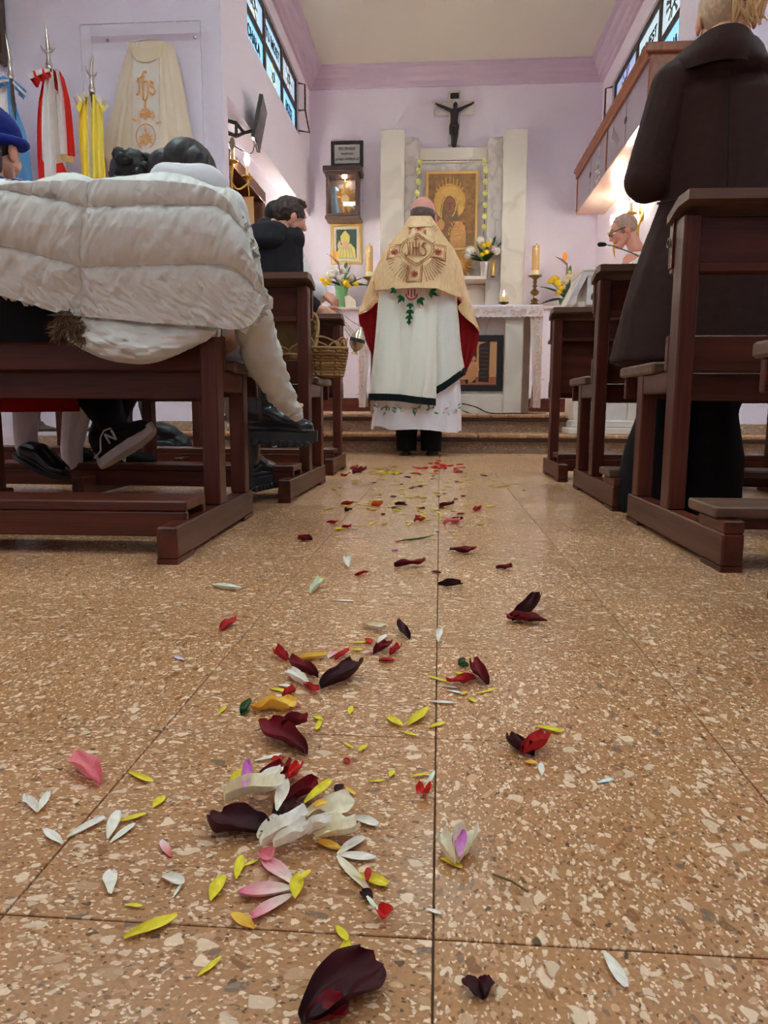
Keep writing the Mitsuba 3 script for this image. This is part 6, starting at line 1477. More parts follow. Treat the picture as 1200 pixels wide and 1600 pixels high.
RED, FW, FY_ = C(200, 40, 34), C(230, 220, 216), C(246, 218, 70)
k = 'flag'; flagpole(k, 71, 38, 77, 108, True)
drape(k+'__bow', [[(43, 116, -.05), (60, 111, -.08), (78, 108, -.06)], [(48, 124, -.06), (62, 119, -.09), (78, 113, -.07)], [(56, 136, -.05), (68, 126, -.08), (80, 118, -.06)]], 14, 20, [(1, RED)])
put(k+'__bow__edge', slab(pxsheet([[(42, 115, YFL-.065), (60, 109, YFL-.095), (78, 107, YFL-.075)], [(47, 124, YFL-.07), (62, 117, YFL-.1), (77, 112, YFL-.08)]], 6, 18), .004), 'vc_cloth', 60, FW)
drape(k+'__cloth', [[(70, 112, .0), (76, 112, -.05), (84, 114, .0)], [(60, 165, .02), (74, 165, -.05), (90, 170, .02)], [(58, 225, .02), (76, 225, -.06), (96, 228, .03)], [(60, 284, .02), (80, 284, -.05), (106, 284, .03)], [(60, 400, .02), (82, 400, -.05), (108, 400, .03)]], 50, 44, [(.22, RED), (.62, FW), (.72, C(214, 204, 200)), (1, FW)])
put(k+'__cloth__lower_red', slab(pxsheet([[(88, 256, YFL-.07), (98, 254, YFL-.07)], [(89, 284, YFL-.07), (107, 284, YFL-.07)], [(90, 400, YFL-.07), (120, 400, YFL-.07)]], 20, 10), .004), 'vc_cloth', 60, RED)
put(k+'__cloth__lower_red', slab(pxsheet([[(62, 246, YFL-.045), (69, 254, YFL-.06)], [(60, 284, YFL-.045), (69, 284, YFL-.06)], [(60, 400, YFL-.04), (70, 400, YFL-.06)]], 20, 10), .004), 'vc_cloth', 60, RED)
drape(k+'__sash', [[(84, 109, -.06), (92, 110, -.07), (100, 124, -.04)], [(90, 160, -.07), (100, 160, -.08), (110, 168, -.05)], [(93, 240, -.07), (105, 242, -.08), (117, 244, -.05)]], 40, 24, [(.48, FW), (1, RED)])
put(k+'__sash__fringe', slab(pxsheet([[(95, 241, YFL-.085), (115, 246, YFL-.085)], [(96, 250, YFL-.085), (115, 255, YFL-.085)]], 4, 24), .008), 'vc_satin', False, C(196, 152, 84))
drape(k+'__tail', [[(83, 108, -.07), (86, 112, -.08)], [(84, 124, -.08), (89, 126, -.08)], [(86, 138, -.08), (90, 142, -.08)]], 12, 8, [(1, C(150, 30, 28))])
tag(k, 'white and red flag with a bow under a spear finial, tallest pole of the three', 'flag')
k = 'flag_001'; flagpole(k, 145.5, 81, 144, 145, False)
put(k+'__crescent', tube([at(144, 145, YFL)+[.018*math.cos(a), .05*math.cos(a), .17+.05*math.sin(a)] for a in np.linspace(math.pi*1.02, math.pi*1.98, 13)], [.003, .009, .010, .009, .003], 7), 'vc_metal', True, C(206, 200, 196))
for s, pts in ((0, [[(114, 152, -.05), (124, 147, -.07), (138, 144, -.05)], [(122, 172, -.04), (130, 160, -.07), (140, 148, -.05)]]), (1, [[(148, 145, -.05), (158, 153, -.07), (170, 164, -.05)], [(148, 148, -.05), (154, 162, -.07), (162, 176, -.04)]])):
    drape(k+'__bow', pts, 14, 18, [(1, C(226, 214, 196))], ph=s)
put(k+'__bow__yellow_edge', slab(pxsheet([[(119, 167, YFL-.07), (127, 156, YFL-.085)], [(124, 176, YFL-.07), (129, 164, YFL-.085)]], 6, 8), .004), 'vc_cloth', 60, FY_)
put(k+'__bow__yellow_edge', slab(pxsheet([[(157, 160, YFL-.085), (164, 168, YFL-.075)], [(157, 168, YFL-.085), (160, 177, YFL-.075)]], 6, 8), .004), 'vc_cloth', 60, FY_)
drape(k+'__cloth', [[(128, 150, .0), (136, 148, -.04), (141, 150, -.02)], [(123, 190, .02), (134, 190, -.05), (144, 192, -.02)], [(126, 240, .02), (136, 240, -.05), (145, 240, -.02)], [(129, 290, .02), (138, 290, -.05), (146, 290, -.02)], [(130, 400, .02), (140, 400, -.05), (147, 400, -.02)]], 40, 26, [(.55, FY_), (1, C(220, 208, 190))])
drape(k+'__sash', [[(145, 148, -.03), (150, 150, -.05), (156, 158, -.03)], [(143, 190, -.03), (151, 190, -.06), (160, 190, -.03)], [(142, 240, -.03), (152, 240, -.06), (162, 240, -.03)], [(142, 290, -.03), (153, 290, -.06), (165, 290, -.03)], [(142, 400, -.03), (154, 400, -.06), (168, 400, -.03)]], 40, 28, [(.85, C(238, 214, 90)), (1, FY_)])
tag(k, 'yellow and white flag with a bow, right beside the acrylic case', 'flag')
k = 'flag_002'; flagpole(k, 8, 52, 17, 124, False)
BLU = C(96, 146, 190)
for i, pts in enumerate(([[(-14, 122, -.05), (0, 119, -.08), (14, 122, -.05)], [(-14, 140, -.05), (0, 136, -.08), (12, 130, -.05)]], [[(20, 124, -.05), (30, 132, -.08), (41, 142, -.05)], [(22, 134, -.05), (29, 146, -.08), (36, 156, -.05)]])):
    drape(k+'__bow', pts, 12, 24, [(1, BLU)], ph=i)
    put(k+'__bow__white_stripe', slab(pxsheet([[(x, y*.55+y2*.45-2, YFL+c-.03) for (x, y, c), (x_2, y2, c2) in zip(pts[0], pts[1])], [(x, y*.4+y2*.6, YFL+c-.03) for (x, y, c), (x_2, y2, c2) in zip(pts[0], pts[1])]], 5, 18), .004), 'vc_cloth', 60, FW)
drape(k+'__cloth', [[(-4, 126, .0), (8, 124, -.04), (19, 126, 0)], [(-12, 170, .02), (8, 170, -.05), (26, 170, .02)], [(-14, 230, .02), (10, 230, -.05), (44, 232, .03)], [(-14, 400, .02), (14, 400, -.05), (62, 400, .03)]], 40, 40, [(.3, BLU), (.62, FW), (1, BLU)])
tag(k, 'light blue and white flag on a pole above the blue hat', 'flag')
# dark carved picture at the edge of the nave wall
k = 'wall_picture'; X = -NX+.01; e = atx(12, 105, X+.03)
y1, z0 = e[1], e[2]
put(k+'__frame', cat([box((X-.005, y1-1.1, z0), (X+.04, y1, z0+.07), .008), box((X-.005, y1-.07, z0), (X+.04, y1, z0+1.3), .008), box((X-.005, y1-1.1, z0+1.23), (X+.04, y1, z0+1.3), .008), box((X-.005, y1-1.1, z0), (X+.04, y1-1.03, z0+1.3), .008)]), 'vc_satin', col=C(60, 38, 26))
put(k+'__picture', box((X-.003, y1-1.05, z0+.05), (X+.02, y1-.05, z0+1.25)), 'icon_ground')
tag(k, 'dark brown picture at the upper left edge of the photo', 'picture')

# ---------------------------------------------------------------- black bag on the floor under the pews
k = 'bag'; c = at(258, 690, 4.9); c[2] = .0
c = at(255, 668, 4.6); c[2] = 0; zb = 0
t = blob([bone(c+[-.10, 0, .12], (.09, .08, .10), c+[.10, 0, .10], (.09, .08, .09)), bone(c+[-.02, 0, .2], (.10, .07, .06), c+[.04, 0, .17], (.09, .07, .06))], .02, 6); v = np.array(t.vertices); t.vertices = v+t.vertex_normals*((nfbm(v*16, 3, 3)-.5)*.03)[:, None]; t.vertices[:, 2] = np.maximum(t.vertices[:, 2], .002)
put(k+'__body', t, 'vc_satin', True, C(24, 22, 26))
put(k+'__strap', tube([c+[-.08, -.06, .2], c+[-.12, -.05, .34], c+[-.16, 0, .45], c+[-.22, .02, .3], c+[-.2, .02, .06]], .012, 7, 24), 'vc_satin', True, C(30, 28, 32))
put(k+'__pocket', blob([bone(c+[-.02, -.08, .09], (.06, .02, .05), c+[.06, -.075, .09], (.05, .02, .05))], .015, 4), 'vc_satin', True, C(30, 28, 32))
tag(k, 'black bag on the floor seen under the left pews', 'bag')
# ---------------------------------------------------------------- petals strewn on the floor
PC = {'DR': (C(70, 9, 15), C(120, 20, 28)), 'BK': (C(34, 4, 9), C(62, 9, 16)), 'R': (C(150, 22, 26), C(178, 34, 34)), 'RR': (C(196, 36, 30), C(206, 48, 40)), 'W': (C(222, 212, 190), C(232, 224, 214)), 'C': (C(218, 200, 160), C(228, 216, 190)),
      'Y': (C(206, 186, 40), C(226, 206, 60)), 'YO': (C(214, 150, 44), C(234, 196, 84)), 'P': (C(214, 110, 120), C(224, 128, 132)), 'PW': (C(226, 214, 196), C(216, 110, 130)), 'M': (C(214, 150, 196), C(176, 70, 160)), 'WP': (C(206, 60, 50), C(226, 200, 196)),
      'B': (C(196, 214, 216), C(206, 226, 230)), 'O': (C(214, 84, 30), C(226, 110, 44)), 'G': (C(40, 64, 34), C(64, 92, 50)), 'GW': (C(206, 212, 180), C(220, 224, 204)), 'V': (C(190, 170, 196), C(214, 200, 216))}


def petal_mesh(p0, p1, W, kind, cup, curl, seed, lift=.0012, n=10, m=7):
    p0, p1 = np.asarray(p0, float)*[1, 1, 0], np.asarray(p1, float)*[1, 1, 0]; d = p1-p0; L = np.linalg.norm(d); d /= L; sd = np.array([-d[1], d[0], 0])
    s = np.linspace(0, 1, n)[:, None]; t = np.linspace(-1, 1, m)[None]
    if kind == 'rose': w = W/2*np.clip(s, .02, 1)**.42*(1-.42*np.clip((s-.72)/.28, 0, 1)**2)
    elif kind == 'ray': w = W/2*np.sin(np.pi*(.07+.87*s))**.75*(.75+.5*s)
    else: w = W/2*np.sin(np.pi*(.05+.9*s))**.9
    rs = np.random.RandomState(seed); a, b, c = rs.uniform(0, 6.28, 3)
    s2 = s*L*(1-.10*np.abs(t)**2*(kind == 'rose'))
    z = cup*W*.5*(t*t)*np.sin(np.pi*np.clip(.15+.8*s, 0, 1))+curl*.7*L*(s-.35)**2*np.sign(s-.35)*(s > .35)+.05*W*np.sin(5*t+a+4*s)*s+.04*W*np.sin(9*t+b)*s+(.26*W*(nnoise(np.stack([s*4+0*t+a*9, t*2.6+0*s+b*9, 0*s+0*t+c], -1), seed)-.5) if kind == 'rose' else 0)
    if kind == 'rose': z = z+cup*W*.22*np.clip((s-.6)/.4, 0, 1)**2*(1+.5*np.sin(3*t+c))
    shr = 1-.22*cup*(t*t)+(.16*(nnoise(np.stack([s*3.5+0*t+a*5, t*1.5+0*s+b*5, 0*s+0*t+c], -1), seed+3)-.5)*np.abs(t) if kind == 'rose' else 0)
    s2 = s2*(1+(.14*(nnoise(np.stack([t*3.2+0*s+a*7, 0*s+0*t+b*3, 0*s+0*t], -1), seed+5)-.5)*s if kind == 'rose' else 0))
    P = p0+d*s2[..., None]+sd*(w*t*shr)[..., None]+np.array([0, 0, 1.0])*(z+0*t)[..., None]
    P[..., :2] += (.04*W*np.sin(4*s+a)*np.ones_like(t))[..., None]*sd[:2]
    P[..., 2] += lift-P[..., 2].min()
    return grid(P), np.repeat(s, m, 1).ravel()


_pi = 0


def petal(kind, x0, y0, x1, y1, W, c, cup=.4, curl=.15, label=None, lift=.0012, group=None, key='petal', world=None):
    global _pi
    _pi += 1
    a, b = (fl(x0, y0), fl(x1, y1)) if world is None else world
    m, s = petal_mesh(a, b, W/1000, kind, cup, curl, _pi*7+1, lift, *((18, 13) if kind == 'rose' and W > 16 else (10, 7) if W > 9 else (6, 5)))
    c0, c1 = np.array(PC[c][0]), np.array(PC[c][1]); v = np.asarray(m.vertices); nz = .82+.36*nnoise(v*[400, 400, 90], _pi)
    col = (c0*(1-s[:, None])+c1*s[:, None])*nz[:, None]
    k = name(key); put(k, m, 'vc_petal', True, lambda v_: col)
    tag(k, label, 'petal' if key == 'petal' else key, group)
    return k


H1 = 'in the near petal heap'
for e in [
    # front edge
    ('rose', 470, 1606, 592, 1520, 46, 'BK', .45, .10, 'large almost black rose petal at the bottom edge of the photo'),
    ('rose', 478, 1604, 545, 1582, 26, 'DR', .5, .1, 'maroon folded petal lying against the large black one at the bottom edge'),
    ('rose', 755, 1566, 724, 1539, 14, 'BK', .7, .3, 'left lobe of a small black butterfly-shaped petal right of the centre joint'),
    ('rose', 755, 1566, 764, 1538, 14, 'BK', .7, .3, 'right lobe of a small black butterfly-shaped petal right of the centre joint'),
    ('ray', 526, 1449, 542, 1474, 7, 'Y', .3, .2, 'short yellow petal across the nearest cross joint, above a longer one'),
    ('ray', 543, 1468, 535, 1512, 9, 'Y', .4, .2, 'long yellow petal pointing down to the large black rose petal'),
    ('ray', 666, 1422, 690, 1431, 4, 'W', .3, .2, 'white sliver of petal on the centre joint'),
    ('ray', 942, 1489, 980, 1549, 9, 'W', .4, .2, 'long white petal alone at the lower right'),
    ('ray', 310, 1528, 346, 1499, 5, 'Y', .3, .2, 'thin yellow petal near the bottom left, beside the black chips'),
    ('ray', 194, 1470, 277, 1438, 12, 'Y', .5, .35, 'large yellow petal by the nearest cross joint on the left'),
    ('ray', 194, 1416, 223, 1419, 4, 'Y', .3, .2, 'small yellow petal just above the nearest cross joint on the left'),
    ('rose', 172, 1400, 173, 1364, 13, 'W', .3, .05, 'blunt white folded petal at the lower left'),
    ('ray', 252, 1372, 287, 1386, 11, 'W', .6, .3, 'curled white petal with a hooked stem end at the lower left'),
    ('ray', 270, 1405, 287, 1380, 3, 'GW', .3, .3, 'thin pale stem below the hooked white petal'),
    ('ray', 267, 1341, 252, 1317, 8, 'WP', .4, .2, 'small pinkish white petal with a red tip on the left'),
    ('ray', 105, 1311, 164, 1282, 10, 'W', .5, .25, 'long white petal on the left diagonal joint'),
    ('ray', 168, 1313, 186, 1272, 12, 'W', .5, .2, 'upright white petal left of a yellow one'),
    ('ray', 187, 1286, 229, 1275, 8, 'Y', .4, .2, 'yellow petal touching the upright white petal'),
    ('ray', 172, 1319, 211, 1291, 8, 'W', .4, .2, 'slim white petal below the yellow one on the left'),
    ('ray', 98, 1321, 70, 1300, 9, 'W', .4, .2, 'small white petal crossing the left diagonal joint'),
    ('rose', 58, 1273, 40, 1252, 13, 'W', .7, .3, 'crumpled white petal at the far left'), ('ray', 58, 1272, 78, 1244, 9, 'W', .5, .4, 'narrow white petal spreading from the crumpled one at the far left'),
    ('leaf', 240, 1265, 257, 1247, 10, 'Y', .4, .15, 'small round yellow petal right of the pink rose petal'),
    ('ray', 201, 1208, 238, 1228, 9, 'Y', .5, .25, 'yellow petal below the left joint crossing'),
    ('rose', 158, 1230, 116, 1196, 31, 'P', .8, .3, 'cupped salmon pink rose petal on the left'),
    # near heap
    ('rose', 420, 1306, 330, 1292, 46, 'BK', .55, .1, f'broad black-red petal at the left of the heap {H1[3:]}' if 0 else 'broad black-red rose petal under the cream cup, left side of the near heap'),
    ('rose', 395, 1234, 452, 1208, 30, 'DR', .7, .4, 'dark red rose petal standing at the back of the near heap'),
    ('rose', 440, 1262, 502, 1240, 28, 'DR', .6, .3, 'dark red petal at the right back of the near heap'),
    ('rose', 432, 1300, 470, 1262, 36, 'BK', .4, .1, 'black-red petal in the middle of the near heap'),
    ('ray', 366, 1240, 382, 1218, 16, 'R', .6, .5, 'small red petal behind the magenta streak in the near heap'),
    ('ray', 414, 1290, 372, 1296, 5, 'PW', .4, .3, 'pinkish sliver at the left rim of the near heap')]:
    petal(*e)
for e in [
    ('rose', 352, 1268, 444, 1244, 40, 'C', .75, .25, 'cream cupped petal holding a magenta streak in the near heap', .008),
    ('ray', 384, 1262, 387, 1226, 11, 'M', .5, .6, 'magenta petal standing in the cream cup', .018), ('leaf', 362, 1244, 384, 1222, 13, 'Y', .5, .5, 'yellow petal behind the cream cup in the near heap', .012),
    ('leaf', 366, 1282, 388, 1274, 12, 'YO', .4, .2, 'golden petal under the front of the cream cup', .003), ('ray', 434, 1284, 446, 1240, 13, 'W', .5, .3, 'white tongue-shaped petal in the middle of the near heap', .010),
    ('ray', 405, 1247, 440, 1226, 16, 'W', .6, .5, 'white ruffled petal at the right of the cream cup', .014),
    ('rose', 470, 1296, 556, 1268, 38, 'C', .5, .15, 'large cream petal at the right of the near heap', .004), ('rose', 492, 1318, 560, 1302, 34, 'C', .6, .25, 'rounded cream petal at the right end of the near heap', .004),
    ('rose', 408, 1336, 478, 1296, 26, 'W', .9, .3, 'ruffled white petal at the front of the near heap', .006), ('rose', 428, 1344, 488, 1318, 18, 'W', .9, .4, 'frilled white petal edge at the front of the near heap', .010), ('rose', 402, 1318, 440, 1290, 18, 'W', .8, .3, 'small white petal joining the dark and pale parts of the near heap', .004),
    ('rose', 470, 1318, 520, 1308, 20, 'W', .9, .4, 'pleated white petal beside the golden one', .008),
    ('ray', 476, 1289, 519, 1256, 11, 'Y', .5, .3, 'yellow petal lying across the large cream petal', .020), ('leaf', 490, 1293, 510, 1284, 10, 'YO', .4, .2, 'small golden petal on the large cream petal', .018),
    ('ray', 546, 1281, 591, 1293, 12, 'W', .5, .2, 'white petal pointing right from the near heap', .0015), ('leaf', 496, 1319, 533, 1332, 11, 'YO', .6, .3, 'orange yellow petal in front of the near heap', .0015),
    ('ray', 527, 1339, 569, 1313, 11, 'W', .5, .2, 'upper white petal of a forked pair right of the heap', .0015), ('ray', 528, 1340, 587, 1346, 11, 'W', .4, .2, 'lower white petal of a forked pair right of the heap', .0012),
    ('leaf', 406, 1338, 424, 1352, 18, 'P', .6, .4, 'pink crumpled petal at the front tip of the near heap', .003), ('ray', 456, 1386, 412, 1346, 15, 'PW', .5, .25, 'white petal with a pink streak leading to the front tip', .0015),
    ('ray', 456, 1394, 374, 1402, 17, 'PW', .5, .2, 'upper pink-tipped white petal in front of the near heap', .0015), ('ray', 456, 1402, 394, 1440, 13, 'PW', .5, .2, 'lower pink-tipped white petal in front of the near heap', .0015),
    ('leaf', 460, 1412, 468, 1376, 12, 'Y', .5, .3, 'yellow petal touching the pink-tipped petals', .004), ('ray', 466, 1388, 486, 1373, 6, 'Y', .5, .3, 'narrow yellow petal forking off by the pink-tipped petals', .006),
    ('ray', 370, 1376, 377, 1341, 9, 'Y', .5, .2, 'upright yellow petal left of the pink-tipped petals', .0012), ('ray', 380, 1355, 403, 1347, 4, 'Y', .3, .2, 'thin yellow petal beside the upright one', .0012),
    ('leaf', 329, 1410, 351, 1372, 12, 'Y', .5, .2, 'pointed yellow petal left of the near heap', .0012), ('leaf', 397, 1454, 361, 1432, 11, 'YO', .5, .2, 'orange-edged yellow petal at the nearest cross joint', .0012),
    ('ray', 580, 1402, 527, 1345, 9, 'C', .5, .2, 'long pale pink petal right of the near heap', .0015), ('ray', 554, 1370, 605, 1388, 12, 'Y', .5, .2, 'yellow petal right of the near heap under a brown one', .0012),
    ('ray', 574, 1390, 576, 1370, 6, 'R', .5, .3, 'reddish brown petal on the yellow one', .006), ('leaf', 564, 1396, 581, 1410, 11, 'BK', .7, .2, 'small black petal below the reddish brown one', .0012),
    ('ray', 398, 1191, 441, 1182, 7, 'W', .4, .2, 'slim white petal above the near heap', .0012), ('leaf', 430, 1198, 440, 1186, 14, 'RR', .8, .3, 'small bright red petal above the near heap', .0012), ('ray', 417, 1205, 463, 1206, 6, 'W', .4, .2, 'long thin white petal at the back of the near heap', .0012),
    ('rose', 452, 1222, 470, 1204, 17, 'RR', .9, .4, 'ruffled bright red petal at the back right of the near heap', .002), ('leaf', 446, 1226, 462, 1214, 13, 'P', .7, .3, 'pink petal beside the ruffled red one', .002),
    ('rose', 478, 1183, 412, 1146, 38, 'DR', .7, .3, 'wide dark red rose petal behind the near heap', .0012), ('rose', 440, 1150, 482, 1146, 26, 'DR', .8, .4, 'folded back half of the wide dark red petal', .010),
    ('leaf', 524, 1240, 535, 1228, 9, 'BK', .6, .2, 'tiny black petal right of the near heap', .0012), ('ray', 537, 1229, 555, 1246, 5, 'YO', .4, .3, 'brownish yellow petal beside the tiny black one', .0012),
    ('leaf', 538, 1187, 546, 1196, 7, 'R', .6, .2, 'tiny red petal between two cross joints', .0012), ('leaf', 560, 1176, 574, 1167, 8, 'Y', .4, .2, 'small round yellow petal left of the centre joint', .0012),
    ('ray', 575, 1223, 602, 1222, 4, 'Y', .4, .3, 'thin yellow petal left of the centre joint', .0012), ('leaf', 609, 1216, 616, 1206, 7, 'Y', .4, .2, 'tiny yellow petal above the thin one', .0012),
    ('ray', 640, 1216, 669, 1211, 5, 'Y', .4, .2, 'flat yellow petal beside the centre joint', .0012), ('ray', 534, 1160, 552, 1172, 4, 'Y', .4, .2, 'thread-like yellow petal left of the centre joint', .0012),
    # red petals with pale stem ends
    ('ray', 664, 1236, 679, 1213, 5, 'GW', .5, .3, 'pale stem end of the red bud on the centre joint', .003), ('rose', 664, 1234, 660, 1251, 20, 'RR', .9, .4, 'bright red bud-like petal beside the centre joint', .002),
    ('ray', 592, 1430, 573, 1409, 4, 'GW', .4, .3, 'pale stem end of the red bud at the nearest cross joint', .003), ('rose', 590, 1428, 606, 1445, 17, 'RR', .9, .4, 'bright red bud-like petal at the nearest cross joint', .002),
    ('rose', 714, 1358, 738, 1314, 30, 'C', .9, .3, 'peach cup-shaped petal right of the centre joint', .0012), ('rose', 712, 1357, 688, 1318, 20, 'C', .9, .4, 'left edge of the peach cup-shaped petal', .0012), ('ray', 718, 1354, 717, 1312, 13, 'M', .4, .4, 'mauve petal inside the peach cup', .008), ('ray', 688, 1344, 722, 1359, 7, 'Y', .5, .2, 'yellow petal at the front of the peach cup', .0012),
    ('ray', 935, 1225, 957, 1219, 6, 'B', .3, .2, 'pale bluish petal alone on the right', .0012), ('ray', 846, 1214, 846, 1196, 7, 'W', .4, .2, 'white petal in front of the red and black pair', .0012),
    ('rose', 834, 1184, 792, 1160, 28, 'BK', .6, .2, 'black half of the red and black petal pair on the right', .0012), ('rose', 814, 1184, 856, 1166, 30, 'R', .8, .4, 'red half of the red and black petal pair on the right', .004), ('ray', 820, 1193, 839, 1196, 9, 'YO', .4, .2, 'ochre petal in front of the red half', .0012),
    ('ray', 837, 1137, 878, 1147, 11, 'Y', .4, .2, 'yellow petal on the joint behind the red and black pair', .0012)]:
    petal(*e[:9], e[9], e[10])
